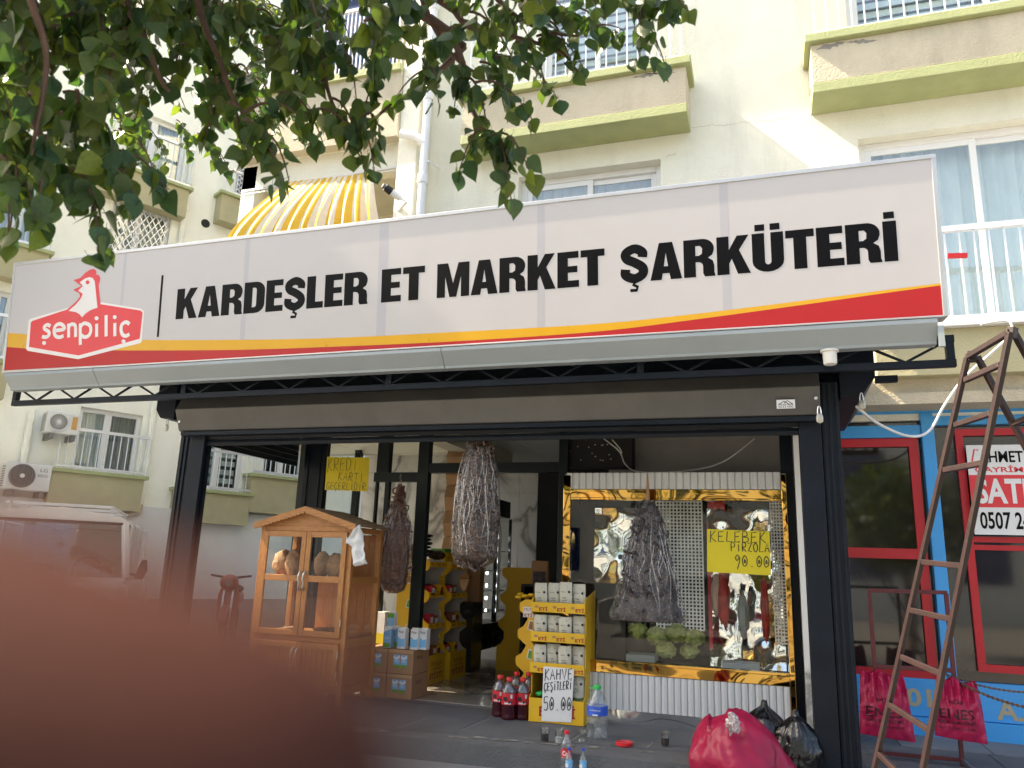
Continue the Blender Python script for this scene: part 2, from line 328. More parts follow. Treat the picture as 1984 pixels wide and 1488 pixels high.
# ------------------------------------------------------------------ lettering
def text_on(mb, s, o, ex, ez, wd, ht, n, mi=0, offset=.0, shear=0, lift=.002):
    """print s in the box wd x ht whose lower left is o; ex, ez unit axes, n the surface normal"""
    c = bpy.data.curves.new('print', 'FONT'); c.body = s; c.offset = offset; c.shear = shear; c.resolution_u = 3
    t = bpy.data.objects.new('print', c); me = bpy.data.meshes.new_from_object(t)
    xs = [v.co.x for v in me.vertices]; ys = [v.co.y for v in me.vertices]
    if not xs: return
    x0, x1, y0, y1 = min(xs), max(xs), min(ys), max(ys); o, ex, ez, n = V(o), V(ex).normalized(), V(ez).normalized(), V(n).normalized()
    mb.add([o + ex * ((v.co.x - x0) / (x1 - x0) * wd) + ez * ((v.co.y - y0) / (y1 - y0) * ht) + n * lift for v in me.vertices], [tuple(p.vertices) for p in me.polygons], mi)
    bpy.data.objects.remove(t); bpy.data.curves.remove(c); bpy.data.meshes.remove(me)
HAND = {  # marker-pen capitals in a unit box
 'A': [[(0, 0), (.5, 1), (.95, 0)], [(.2, .4), (.8, .4)]], 'B': [[(.05, 0), (.1, 1), (.65, .95), (.7, .65), (.1, .52), (.8, .45), (.8, .1), (.05, 0)]],
 'C': [[(.9, .85), (.5, 1), (.1, .6), (.2, .1), (.6, 0), (.9, .2)]], 'D': [[(.1, 0), (.1, 1), (.7, .85), (.9, .45), (.6, .05), (.1, 0)]],
 'E': [[(.9, 1), (.15, .95), (.1, 0), (.9, .05)], [(.1, .5), (.75, .55)]], 'G': [[(.9, .85), (.5, 1), (.1, .6), (.2, .1), (.6, 0), (.9, .3), (.5, .4)]],
 'H': [[(.1, 0), (.15, 1)], [(.85, 0), (.9, 1)], [(.1, .5), (.88, .55)]], 'I': [[(.5, 0), (.5, 1)]], 'İ': [[(.5, 0), (.5, .8)], [(.5, 1.0), (.53, 1.1)]],
 'K': [[(.1, -.1), (.2, 1.05)], [(.9, 1.05), (.15, .45), (.95, 0)]], 'L': [[(.25, 1), (.1, .02), (.9, .05)]], 'O': [[(.5, 1), (.1, .7), (.15, .2), (.5, 0), (.9, .3), (.85, .8), (.5, 1)]],
 'P': [[(.1, 0), (.15, 1), (.8, .9), (.8, .55), (.15, .45)]], 'R': [[(.1, 0), (.15, 1), (.8, .9), (.75, .55), (.15, .48), (.9, 0)]],
 'S': [[(.9, .9), (.5, 1), (.15, .75), (.8, .35), (.6, 0), (.1, .1)]], 'T': [[(0, 1), (1, 1)], [(.5, 1), (.48, 0)]], 'V': [[(.05, 1), (.5, 0), (.95, 1)]],
 'Y': [[(.05, 1), (.5, .5)], [(.95, 1), (.4, -.05)]], 'Z': [[(.05, .95), (.9, 1), (.1, .03), (.95, .05)]],
 'Ç': [[(.9, .85), (.5, 1), (.1, .6), (.2, .1), (.6, 0), (.9, .2)], [(.5, 0), (.45, -.25)]], 'Ş': [[(.9, .9), (.5, 1), (.15, .75), (.8, .35), (.6, 0), (.1, .1)], [(.5, 0), (.45, -.25)]],
 '5': [[(.9, 1), (.2, .97), (.15, .55), (.7, .6), (.9, .3), (.6, 0), (.1, .08)]], '9': [[(.85, .8), (.5, 1), (.15, .75), (.4, .5), (.85, .8), (.75, .3), (.4, -.25)]],
 '0': [[(.5, 1), (.1, .6), (.3, .05), (.8, .2), (.9, .7), (.5, 1)], [(.5, .65), (.4, .35), (.65, .4), (.5, .65)]], '.': [[(.4, .0), (.55, .08)]], ' ': []}
def smooth_line(p, n=4):
    out = []
    for i in range(len(p) - 1):
        a = p[max(i - 1, 0)]; b = p[i]; c = p[i + 1]; d = p[min(i + 2, len(p) - 1)]
        for k in range(n):
            t = k / n
            out.append(tuple(.5 * (2 * b[j] + (c[j] - a[j]) * t + (2 * a[j] - 5 * b[j] + 4 * c[j] - d[j]) * t * t + (3 * b[j] - a[j] - 3 * c[j] + d[j]) * t ** 3) for j in (0, 1)))
    out.append(tuple(p[-1])); return out
def hand_on(mb, s, o, ex, ez, wd, ht, n, pen, mi=0, lift=.002, gap=.25):
    o, ex, ez, n = V(o), V(ex).normalized(), V(ez).normalized(), V(n).normalized()
    cw = wd / (len(s) + gap * (len(s) - 1)); k = 0
    for i, ch in enumerate(s):
        for st in HAND[ch]:
            st = smooth_line(st) if ch in 'BCDGOPRSÇŞ590' else st; k += 1
            mb.ribbon([o + ex * (i * cw * (1 + gap) + x * cw) + ez * (y * ht) for x, y in st], n, pen, mi, lift + .0002 * (k % 7))
S_LINE = smooth_line([(.50, .66), (.50, .80), (.32, .905), (.12, .80), (.14, .64), (.32, .53), (.50, .38), (.50, .20), (.31, .095), (.11, .20), (.11, .36)], 6)
CED = [(.33, 0), (.28, -.07), (.38, -.13), (.36, -.22), (.20, -.22)]
GLY = {  # heavy condensed capitals: width, outlines, holes, strokes
 'E': (.57, [[(0, 0), (.57, 0), (.57, .19), (.28, .19), (.28, .41), (.53, .41), (.53, .59), (.28, .59), (.28, .81), (.56, .81), (.56, 1), (0, 1)]], []),
 'L': (.53, [[(0, 0), (.53, 0), (.53, .20), (.28, .20), (.28, 1), (0, 1)]], []),
 'T': (.62, [[(.17, 0), (.45, 0), (.45, .80), (.62, .80), (.62, 1), (0, 1), (0, .80), (.17, .80)]], []),
 'İ': (.28, [[(0, 0), (.28, 0), (.28, 1), (0, 1)], [(.03, 1.06), (.25, 1.06), (.25, 1.23), (.03, 1.23)]], []),
 'K': (.76, [[(0, 0), (.28, 0), (.28, .28), (.34, .40), (.47, 0), (.76, 0), (.51, .62), (.74, 1), (.47, 1), (.28, .64), (.28, 1), (0, 1)]], []),
 'A': (.76, [[(0, 0), (.27, 0), (.30, .17), (.46, .17), (.49, 0), (.76, 0), (.54, 1), (.22, 1)]], [[(.33, .36), (.43, .36), (.38, .72)]]),
 'M': (.94, [[(0, 0), (.24, 0), (.24, .60), (.37, 0), (.57, 0), (.70, .60), (.70, 0), (.94, 0), (.94, 1), (.62, 1), (.47, .40), (.32, 1), (0, 1)]], []),
 'D': (.70, [[(0, 0)] + arc(.38, .28, .32, .28, -90, 0) + arc(.38, .72, .32, .28, 0, 90) + [(0, 1)]], [[(.28, .19)] + arc(.35, .27, .07, .08, -90, 0) + arc(.35, .73, .07, .08, 0, 90) + [(.28, .81)]]),
 'R': (.73, [[(0, 0), (.28, 0), (.28, .39), (.34, .39)] + arc(.34, .28, .11, .11, 90, 0, 4) + [(.45, .08), (.49, 0), (.73, 0), (.73, .03), (.71, .10), (.71, .28)] + [(.68, .41), (.57, .49)] + [(.67, .56), (.71, .68), (.71, .78)] + arc(.44, .74, .27, .26, 10, 90) + [(0, 1)]], [[(.28, .56), (.36, .56), (.43, .61), (.44, .75), (.39, .82), (.28, .82)]]),
 'Ü': (.70, [[(0, 1), (0, .27)] + arc(.35, .27, .35, .28, 180, 360, 10)[1:] + [(.70, 1), (.42, 1), (.42, .26)] + arc(.35, .26, .07, .08, 360, 180, 6)[1:] + [(.28, 1)], [(.07, 1.06), (.29, 1.06), (.29, 1.23), (.07, 1.23)], [(.41, 1.06), (.63, 1.06), (.63, 1.23), (.41, 1.23)]], []),
 'Ş': (.68, [], [], [([(x * 1.05 + .01, y) for x, y in S_LINE], .25), ([(x + .03, y) for x, y in CED], .085)])}
def word_on(mb, s, o, ex, ez, wd, ht, n, mi=0, lift=.0008):
    gap = .045; tot = sum(GLY[c][0] for c in s) + gap * (len(s) - 1); k = wd / tot; x = 0; o, ex, ez, n = V(o), V(ex), V(ez), V(n)
    f = lambda p: o + ex * ((x + p[0]) * k) + ez * (p[1] * ht) + n * lift
    for c in s:
        g = GLY[c]
        for i, ol in enumerate(g[1]): mb.tess([[f(p) for p in ol]] + ([[f(p) for p in h] for h in g[2]] if i == 0 else []), mi)
        if len(g) > 3:
            for ln, tw in g[3]: mb.ribbon([f(p) for p in ln], n, tw * ht, mi)
        x += g[0] + gap

# ================================================================== GROUND
def structure(name, mb, m, **k): return build(name, mb, m, kind='structure', **k)
structure('street', MB().box(-60, 60, -60, 70, -.45, -.15), K['asphalt'])
structure('pavement', MB().box(-12, 12, 3.6, 6.2, -.148, -.146), K['pave'])
CA = lambda x: 5.596 + .126 * (x + 2.551)           # front edge of the podium runs a little askew
pod = MB().prism([(-5.6, CA(-5.6) + .12, -.149), (9, CA(0.6) + .12, -.149), (9, 14, -.149), (-5.6, 14, -.149)], (0, 0, .145))
podium = structure('podium', pod, K['concrete'])
# kerb stones along the edge, each a stone
xs = [-5.6, -4.75, -3.85, -2.98, -2.06, -1.36, -.72, -.12, .5, 1.2, 1.95, 2.8, 3.8]
for a, b in zip(xs[:-1], xs[1:]):
    z0 = -.006 + random.uniform(-.003, .003); d = V((1, .126 if b < .7 else 0, 0)); g = .006
    ya = CA(a) if a < .6 else CA(.5); yb = CA(b) if b < .7 else CA(.5)
    p = [(a + g, ya, 0), (b - g, yb, 0), (b - g, yb + .128, 0), (a + g, ya + .128, 0)]
    build('kerb_stone', MB().prism([V(q) + V((0, 0, -.16)) for q in p], (0, 0, .16 + z0)), K['curb'], podium, bevel=.008)
# thin stone slabs on top of the podium
ys = [0, .62, 1.24, 1.86]
xx = [-5.55, -4.4, -3.3, -2.3, -1.45, -.55, .35]
for i in range(len(xx) - 1):
    for j in range(2):
        a, b = xx[i] + .003, xx[i + 1] - .003; o = .131
        y0 = lambda x: CA(x) + o + (0 if j == 0 else (6.47 - CA(x) - o) + .003 if 0 else .62)
        y1 = lambda x: (CA(x) + o + .615) if j == 0 else (6.80 + .076 * (x + 2.411))
        build('paving_slab', MB().prism([(a, y0(a), -.006), (b, y0(b), -.006), (b, y1(b), -.006), (a, y1(a), -.006)], (0, 0, .006 + random.uniform(-.0015, .0015))), K['concrete'], podium)
for i in range(8):
    a = .9 + i * .62
    build('paving_slab', MB().box(a, a + .61, 6.95, 7.48, -.006, .004), K['pave'], podium)
for i in range(6):
    for j in range(2):
        a = .56 + i * .92; build('paving_slab', MB().box(a, a + .91, 5.98 + j * .485, 5.98 + j * .485 + .48, -.006, .001), K['concrete'], podium)
# worn pale mortar along the kerb edge
ch = MB(); rr = random.Random(3)
x = -3.6
while x < .4:
    l = rr.uniform(.03, .16); y = CA(x) + rr.uniform(.0, .035); wd = rr.uniform(.012, .05)
    pl = [V((x + l * t, y + .126 * l * t + wd * (rr.random() - .2) * (1 if k else 0), .0)) for k in (0, 1) for t in ((0, .3, .7, 1) if k == 0 else (1, .7, .3, 0))]
    ch.prism(pl, (0, 0, .006)); x += l + (rr.uniform(.0, .05) if -2.7 < x < -1.6 else rr.uniform(.05, .5))
build('mortar_crust', ch, K['chip'], podium, kind='stuff')
for xj, t0, t1 in ((-2.3, .12, .75), (-1.45, .1, .5), (-.55, .1, .4), (-.9, .13, .34), (-2.75, .15, .6), (-3.3, .2, .9), (-1.05, .14, .3)):
    P5 = [V((xj + .09 * t + random.gauss(0, .002), CA(xj) + t, .003)) for t in [lerp(t0, t1, i / 9) for i in range(10)]]
    build('joint_mortar', MB().ribbon(P5, (0, 0, 1), [random.uniform(.004, .012) for _ in P5]), K['chip'], podium)
# shop floor of marble tiles
fl = structure('shop_floor', MB().box(-5.2, .45, 6.86, 12.6, -.02, -.004), K['greywall'])
for i in range(6):
    for j in range(6):
        a, b = -5.15 + i * .92, 6.84 + j * .92 + i * .06
        if b + .9 < 12.6: build('floor_tile', MB().box(a, a + .915, max(b, 6.86), b + .915, -.004, .002), K['marblefloor'], fl)

# ================================================================== APARTMENT BLOCK ABOVE THE SHOP
YB = 7.5
apt = thing('apartment_building', 'cream apartment block with tan balconies rising above the long shop sign', 'building', (0, YB, 0))
def wall_grid(x0, x1, z0, z1, y, depth, holes):
    """front of a wall with real openings and reveals"""
    m = MB(); X = sorted({x0, x1, *[h[0] for h in holes], *[h[1] for h in holes]}); Z = sorted({z0, z1, *[h[2] for h in holes], *[h[3] for h in holes]})
    for a, b in zip(X[:-1], X[1:]):
        for c, d in zip(Z[:-1], Z[1:]):
            if not any(h[0] <= a and b <= h[1] and h[2] <= c and d <= h[3] for h in holes): m.box(a, b, y, y + depth, c, d)
    return m
def xz(px, py, Y=YB): p = aty(px, py, Y); return p.x, p.z
W1 = (xz(1045, 60)[0], xz(1268, 60)[0], xz(1150, 190)[1] - .35, xz(1150, -170)[1])
W4 = (xz(1640, 30)[0], xz(1640, 30)[0] + 2.6, W1[2], W1[3])
W2 = (xz(1003, 400)[0], xz(1280, 330)[0], 3.42, xz(1140, 326)[1])
W3 = (xz(1664, 300)[0], xz(1664, 300)[0] + 1.95, 3.44, xz(1800, 252)[1])
W5 = (W1[0], W1[1], W1[2] + 2.95, W1[3] + 2.95); W6 = (W4[0], W4[1], W4[2] + 2.95, W4[3] + 2.95)
PILX = xz(812, 300)[0]        # where the recessed loggia begins
build('wall', wall_grid(PILX, 7.0, 2.62, 13.2, YB, .28, [W1, W2, W3, W4, W5, W6]), K['cream'], apt)
build('side_wall', MB().box(PILX, PILX + .25, YB + .281, YB + 3.2, 2.62, 13.2), K['cream'], apt)
build('far_side_wall', MB().box(6.8, 7.0, YB + .281, 16, 2.62, 13.2), K['cream'], apt)
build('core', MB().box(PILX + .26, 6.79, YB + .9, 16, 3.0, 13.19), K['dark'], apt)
def window(h, parent, split=.5, kind='curtain', depth=.13, y=YB):
    x0, x1, z0, z1 = h; f = .065; y0 = y + depth
    fr = MB(); fr.box(x0, x0 + f, y0, y0 + .06, z0, z1).box(x1 - f, x1, y0, y0 + .06, z0, z1).box(x0 + f, x1 - f, y0, y0 + .06, z1 - f, z1).box(x0 + f, x1 - f, y0, y0 + .06, z0, z0 + f)
    wn = build('window', fr, K['whiteframe'], parent, bevel=.006)
    xm = lerp(x0, x1, split)
    for i, (a, b) in enumerate(((x0 + f, xm + .03), (xm - .03, x1 - f))):
        yy = y0 + .012 + .03 * i; s = MB(); g = .06
        s.box(a, a + g, yy, yy + .028, z0 + f, z1 - f).box(b - g, b, yy, yy + .028, z0 + f, z1 - f).box(a + g, b - g, yy, yy + .028, z1 - f - g, z1 - f).box(a + g, b - g, yy, yy + .028, z0 + f, z0 + f + g)
        build('sash', s, K['whiteframe'], wn, bevel=.004)
        build('pane', MB().box(a + g, b - g, yy + .01, yy + .016, z0 + f + g, z1 - f - g), K['wglass'], wn)
    c = MB(); n = 60
    if kind == 'curtain':
        P = [(lerp(x0, x1, i / n), y0 + .2 + .025 * sin(i * 1.3) + .012 * sin(i * 2.9)) for i in range(n + 1)]
        for (xa, ya), (xb, yb) in zip(P[:-1], P[1:]): c.quad((xa, ya, z0), (xb, yb, z0), (xb, yb, z1), (xa, ya, z1))
        build('curtain', c, K['curtain'], wn)
    else:
        k = int((z1 - z0) / .11)
        for i in range(k): zz = z0 + i * .11; c.obox((x0, y0 + .16, zz), (x1 - x0, 0, 0), (0, .012, .0), (0, .03, .092))
        build('blind', c, K['curtain'], wn)
    build('back', MB().box(x0, x1, y0 + .34, y0 + .36, z0, z1), K['greywall'], wn)
    return wn
for h, k in ((W1, 'blind'), (W4, 'blind'), (W2, 'curtain'), (W3, 'curtain'), (W5, 'blind'), (W6, 'blind')): window(h, apt, .52 if h is W3 else .5, k)
def balcony(x0, x1, zt, zb, parent, yf=7.1, rail=True, yb=YB, band=.105, nbar=None, h=.95):
    b = build('balcony', MB().box(x0, x1, yf, yb - .002, zb + band, zt - .09), K['tan'], parent, bevel=.006)
    build('green_band', MB().box(x0 - .004, x1 + .004, yf - .004, yb - .002, zb, zb + band - .001), K['green'], b, bevel=.006)
    build('ledge', MB().box(x0 - .055, x1 + .055, yf - .06, yb - .002, zt - .089, zt), K['green'], b, bevel=.008)
    if rail:
        r = MB(); y = yf + .05
        r.bar((x0 + .04, y, zt + h), (x1 - .04, y, zt + h), .045).bar((x0 + .04, y, zt + .06), (x1 - .04, y, zt + .06), .03)
        n = nbar or int((x1 - x0) / .115)
        for i in range(n + 1): xx_ = lerp(x0 + .05, x1 - .05, i / n); r.bar((xx_, y, zt + (.0 if i % 6 == 0 else .06)), (xx_, y, zt + h), .013)
        for xx_ in (x0 + .05, x1 - .05): r.bar((xx_, y, zt + h), (xx_, yb - .01, zt + h), .03)
        build('railing', r, K['rail'], b)
    return b
bz = xz(1100, 250, 7.1)[1]; bzt = xz(1338, 104, 7.04)[1]
B1 = (xz(893, 270, 7.1)[0], xz(1330, 215, 7.1)[0]); B2x = xz(1574, 150, 7.1)[0]
for k in (0, 1):
    balcony(*B1, bzt + 2.95 * k, bz + 2.95 * k, apt); balcony(B2x, B2x + 3.1, bzt + 2.95 * k, bz + 2.95 * k, apt)
pe = random.Random(8)
for (px0, py0, px1, py1, wd2, Y) in ((1580, 96, 1640, 80, .05, 7.0985), (1640, 82, 1700, 78, .03, 7.0985), (1225, 150, 1275, 142, .035, 7.0985), (1250, 143, 1310, 140, .02, 7.0985)):
    a, b2 = aty(px0, py0, Y), aty(px1, py1, Y); up_ = []; dn = []
    for i in range(14): t = i / 13; q = a.lerp(b2, t); up_.append(q + V((0, 0, wd2 * sin(pi * t) * pe.uniform(.2, 1)))); dn.append(q - V((0, 0, wd2 * sin(pi * t) * pe.uniform(.2, 1))))
    build('peeled_paint', MB().prism([(p.x, Y, p.z) for p in up_ + dn[::-1][1:-1]], (0, .003, 0)), K['chip'], apt)
for (px0, py0, px1, py1) in ((1340, 248, 1535, 228), (1290, 303, 1310, 298), (1240, 262, 1300, 250)):
    a, b2 = aty(px0, py0, YB - .001), aty(px1, py1, YB - .001); build('crack', MB().ribbon([a.lerp(b2, i / 24) + V((0, 0, pe.gauss(0, .008))) for i in range(25)], (0, -1, 0), .004), K['tan'], apt)
# first-floor box under the window at the right, white sill and rail
zs = xz(1900, 622, 7.1)[1]; b = build('balcony', MB().box(.95, 3.6, 7.1, YB - .002, 2.93, zs - .05), K['tan2'], apt, bevel=.006)
build('sill', MB().box(.9, 3.66, 7.03, YB - .002, zs - .049, zs), K['whiteframe'], b, bevel=.006)
build('lower_moulding', MB().box(.62, 7.0, 7.22, YB - .001, 2.80, 2.929).box(.62, 7.0, 7.17, YB - .001, 2.70, 2.799), K['tan'], b)
r = MB(); zr = xz(1910, 438, 7.12)[1]
r.bar((.98, 7.12, zr), (3.55, 7.12, zr), .05).bar((.98, 7.12, zs + .05), (3.55, 7.12, zs + .05), .03)
for i in range(23): r.bar((1.0 + i * .115, 7.12, zs), (1.0 + i * .115, 7.12, zr), .014)
build('railing', r, K['rail'], b)
p0, p1 = aty(1836, 496, 7.05), aty(1874, 495, 7.05)
build('red_clip', MB().bar(p0, p1, .03, .04), K['red'], b)
# loggia column of the block at the left, with pilaster and downpipe
XL = aty(474, 322, 7.3).x
pil = MB().box(PILX - .10, PILX + .14, YB - .35, YB - .001, 2.62, 13.2)
build('pilaster', pil, K['cream'], apt, bevel=.01)
lz_b = aty(730, 268, 7.1).z; lz_t = aty(740, 132, 7.1).z
for k in (0, 1):
    bb = build('balcony', MB().box(XL, PILX - .101, 7.1, 7.24, lz_b + 2.95 * k, lz_t - .09 + 2.95 * k), K['tan'], apt)
    build('ledge', MB().box(XL, PILX - .101, 7.05, 7.28, lz_t - .089 + 2.95 * k, lz_t + 2.95 * k), K['green'], bb)
    build('soffit', MB().box(XL, PILX - .101, 7.241, 9.4, lz_b + .02 + 2.95 * k, lz_b + .2 + 2.95 * k), K['cream'], bb)
    build('lintel_beam', MB().box(XL, PILX - .101, 7.3, 7.5, lz_b - .30 + 2.95 * k, lz_b + .019 + 2.95 * k), K['cream'], bb)
bb = build('balcony', MB().box(XL, PILX - .101, 7.1, 7.24, lz_b - 2.95, lz_t - .09 - 2.95), K['tan'], apt)
build('floor_slab', MB().box(XL, PILX - .101, 7.241, 9.4, lz_b - 2.95, lz_b - 2.80), K['cream'], bb)
build('loggia_wall', MB().box(XL, PILX, 9.0, 9.2, 2.62, 13.2).box(XL, XL + .2, 7.3, 8.99, 2.62, lz_b), K['cream_wing'], apt)
wb_ = build('window', MB().box(XL + .3, PILX - .5, 7.6, 7.66, lz_t + .06, lz_t + 2.0), K['bluegl'], apt)
rl = MB(); rl.bar((XL, 7.16, lz_t + .95), (PILX - .12, 7.16, lz_t + .95), .04)
for i in range(40): xx_ = lerp(XL, PILX - .15, i / 39); rl.bar((xx_, 7.16, lz_t), (xx_, 7.16, lz_t + .95), .016)
build('railing', rl, K['rail'], wb_)
dp = MB(); pa, pb = aty(829, 150, 7.08), aty(818, 415, 7.08)
px_ = (pa.x + pb.x) / 2
dp.tube([(px_, 7.08, 3.2), (px_, 7.08, 11)], .045, 12)
for z in (4.2, 5.35, 6.4, 7.6): dp.lathe((px_, 7.08, z), [(.055, 0), (.062, .02), (.062, .09), (.055, .11)], 12)
dpipe = build('downpipe', dp, K['whiteframe'], apt, smooth=True)
q = aty(812, 262, 7.08); build('pipe_branch', MB().tube([(px_, 7.08, q.z - .12), (px_ - .12, 7.06, q.z - .02), (px_ - .30, 7.06, q.z + .04)], .05, 10), K['whiteframe'], dpipe, smooth=True)
build('pipe_stay', MB().tube([aty(829, 312, 7.06), aty(855, 328, 7.3)], .012, 8), K['whiteframe'], dpipe)
# awning curtain of the loggia
aw = MB(); nu, nv = 84, 12; top0, top1 = aty(560, 352, 7.25), aty(722, 335, 7.25); bot0, bot1 = aty(440, 470, 6.55), aty(735, 432, 6.95)
gr = []
for j in range(nv + 1):
    v = j / nv
    for i in range(nu + 1):
        u = i / nu; a = lerp(top0, top1, u); b = lerp(bot0, bot1, u); p = a.lerp(b, v ** .9); bl = sin(pi * min(1, v * .8)) * .10 * (1 - u * .5)
        gr.append(p + V((0, -bl + .035 * sin(u * 70) * (.35 + .65 * u) * (.4 + v), .0)) + V((0, 0, -.5 * max(0, v - .9) * 2)))
aw.v = [tuple(p) for p in gr]
for j in range(nv):
    for i in range(nu): aw.f.append((j * (nu + 1) + i, j * (nu + 1) + i + 1, (j + 1) * (nu + 1) + i + 1, (j + 1) * (nu + 1) + i)); aw.m.append((i // 3) % 2)
awn = thing('balcony_awning', 'yellow and cream striped awning bulging out of the loggia above the sign', 'awning', tuple(top0))
build('fabric', aw, [K['awn_y'], K['awn_w']], awn, smooth=True)
build('rail', MB().tube([aty(470, 372, 7.3), aty(800, 318, 7.3)], .012), K['rail'], awn)
build('rail', MB().tube([aty(470, 378, 7.3), aty(800, 324, 7.3)], .008), K['rail'], awn)
# security camera on the pilaster
q = aty(775, 384, 7.0); sc_ = thing('security_camera', 'small dark-nosed bullet camera fixed beside the striped awning', 'camera', tuple(q))
d = V((-.55, -.75, .35)).normalized()
build('body', MB().tube([q, q + d * .12], .038, 14), K['whiteframe'], sc_, smooth=True)
build('lens_hood', MB().tube([q + d * .121, q + d * .20], [.045, .04], 14), K['rubber'], sc_, smooth=True)
build('lens', MB().tube([q + d * .201, q + d * .235], .026, 14), K['acdark'], sc_, smooth=True)
build('bracket', MB().tube([q, q - d * .05 + V((.03, .02, 0)), V((PILX - .1, q.y + .2, q.z - .08))], .02, 8), K['whiteframe'], sc_, smooth=True)

# ================================================================== BLUE SHOP AT THE RIGHT
bl = thing('blue_shopfront', 'blue painted shopfront with red framed dark windows behind the ladder', 'shopfront', (3, YB, 0))
def bx(px, py, Y=YB): return aty(px, py, Y)
zb0 = bx(1720, 1424).z; z_pan_t = bx(1800, 1316).z; z_top = bx(1780, 790).z; z_tr0 = bx(1720, 848).z; z_tr1 = bx(1720, 825).z; z_w0 = z_tr1; z_w1 = bx(1720, 803).z; z_groove = bx(1800, 1390).z
XP0, XP1 = bx(1786, 860).x, bx(1811, 860).x
build('base_panel', MB().box(.55, 7, YB, YB + .2, z_groove + .006, z_pan_t), K['bluepaint'], bl)
build('base_skirting', MB().box(.55, 7, YB - .03, YB + .2, -.01, z_groove), K['bluepaint'], bl)
build('top_beam', MB().box(.55, 7, YB - .02, YB + .2, z_w1, 2.71), K['bluepaint'], bl)
build('post', MB().box(XP0, XP1, YB - .03, YB + .15, z_pan_t, z_w1 - .001), K['bluepaint'], bl, bevel=.006)
build('transom', MB().box(.55, XP0 - .001, YB - .01, YB + .12, z_tr0, z_tr1), K['bluepaint'], bl)
build('post', MB().box(XP1 + 2.3, XP1 + 2.5, YB - .03, YB + .15, z_pan_t, z_w1 - .001), K['bluepaint'], bl)
build('transom', MB().box(XP1 + .001, XP1 + 2.299, YB - .01, YB + .12, bx(1900, 822).z, bx(1900, 805).z), K['bluepaint'], bl)
build('glazing', MB().box(.5, 7, YB + .06, YB + .07, z_pan_t, z_w1), K['shadeglass'], bl)
def redframe(x0, x1, z0, z1, zm, t=.075):
    m = MB().box(x0, x0 + t, YB + .02, YB + .055, z0, z1).box(x1 - t, x1, YB + .02, YB + .055, z0, z1).box(x0 + t, x1 - t, YB + .02, YB + .055, z1 - t, z1).box(x0 + t, x1 - t, YB + .02, YB + .055, z0, z0 + t)
    for a, b in zm: m.box(x0 + t, x1 - t, YB + .021, YB + .054, a, b)
    build('red_frame', m, K['redtape'], bl)
redframe(.56, bx(1783, 900).x, bx(1700, 1312).z, z_tr0 - .003, [(bx(1720, 1082).z, bx(1720, 1062).z)])
redframe(bx(1862, 950).x, bx(1862, 950).x + 1.75, bx(1930, 1304).z, bx(1930, 818).z - .05, [(bx(1930, 1051).z, bx(1930, 1040).z), (bx(1930, 1066).z, bx(1930, 1056).z)], .06)
lt = MB()
o = bx(1757, 1368); text_on(lt, '01', o, (1, 0, 0), (0, 0, 1), bx(1806, 1368).x - o.x, bx(1757, 1332).z - o.z, (0, -1, 0), offset=.03)
o = bx(1932, 1395); text_on(lt, 'A.', o, (1, 0, 0), (0, 0, 1), bx(1984, 1395).x - o.x, bx(1932, 1356).z - o.z, (0, -1, 0), offset=.03)
build('beige_lettering', lt, K['tanletter'], bl)
# for-sale poster on its glass
pp = MB(); YP = YB - .045; A = bx(1880, 950, YP).x; z0, z1 = bx(1920, 1036, YP).z, bx(1920, 862, YP).z; x1 = A + .78
post = thing('sale_poster', 'white and red for-sale poster on the glass behind the ladder rungs', 'poster', (A, YP, z0))
build('sheet', MB().box(A, x1, YP, YP + .004, z0, z1), K['paper'], post)
za, zb_ = lerp(z0, z1, .30), lerp(z0, z1, .66)
build('red_field', MB().box(A, x1, YP - .002, YP - .0005, za, zb_), K['logored'], post)
t1, t2, t3 = MB(), MB(), MB(); N = (0, -1, 0); EX = (1, 0, 0); EZ = (0, 0, 1); H = z1 - z0
text_on(t1, 'AHMET KO', (A + .09, YP, z0 + .80 * H), EX, EZ, .50, .13 * H, N, offset=.02); text_on(t1, '0507 245', (A + .05, YP, z0 + .06 * H), EX, EZ, .42, .19 * H, N, offset=.02)
text_on(t2, 'GAYRİMENKUL', (A + .05, YP, z0 + .69 * H), EX, EZ, .66, .08 * H, N, offset=.02); text_on(t2, '3', (A + .51, YP, z0 + .06 * H), EX, EZ, .04, .19 * H, N, offset=.02)
text_on(t3, 'SATILIK', (A + .04, YP - .003, za + .03), EX, EZ, .68, (zb_ - za) - .06, N, offset=.03)
t2.ribbon([(A + .03, YP, z0 + .78 * H), (A + .06, YP, z0 + .95 * H), (A + .09, YP, z0 + .94 * H)], N, .012, lift=.002)
build('black_lettering', t1, K['black'], post); build('red_lettering', t2, K['logored'], post); build('white_lettering', t3, K['paper'], post)

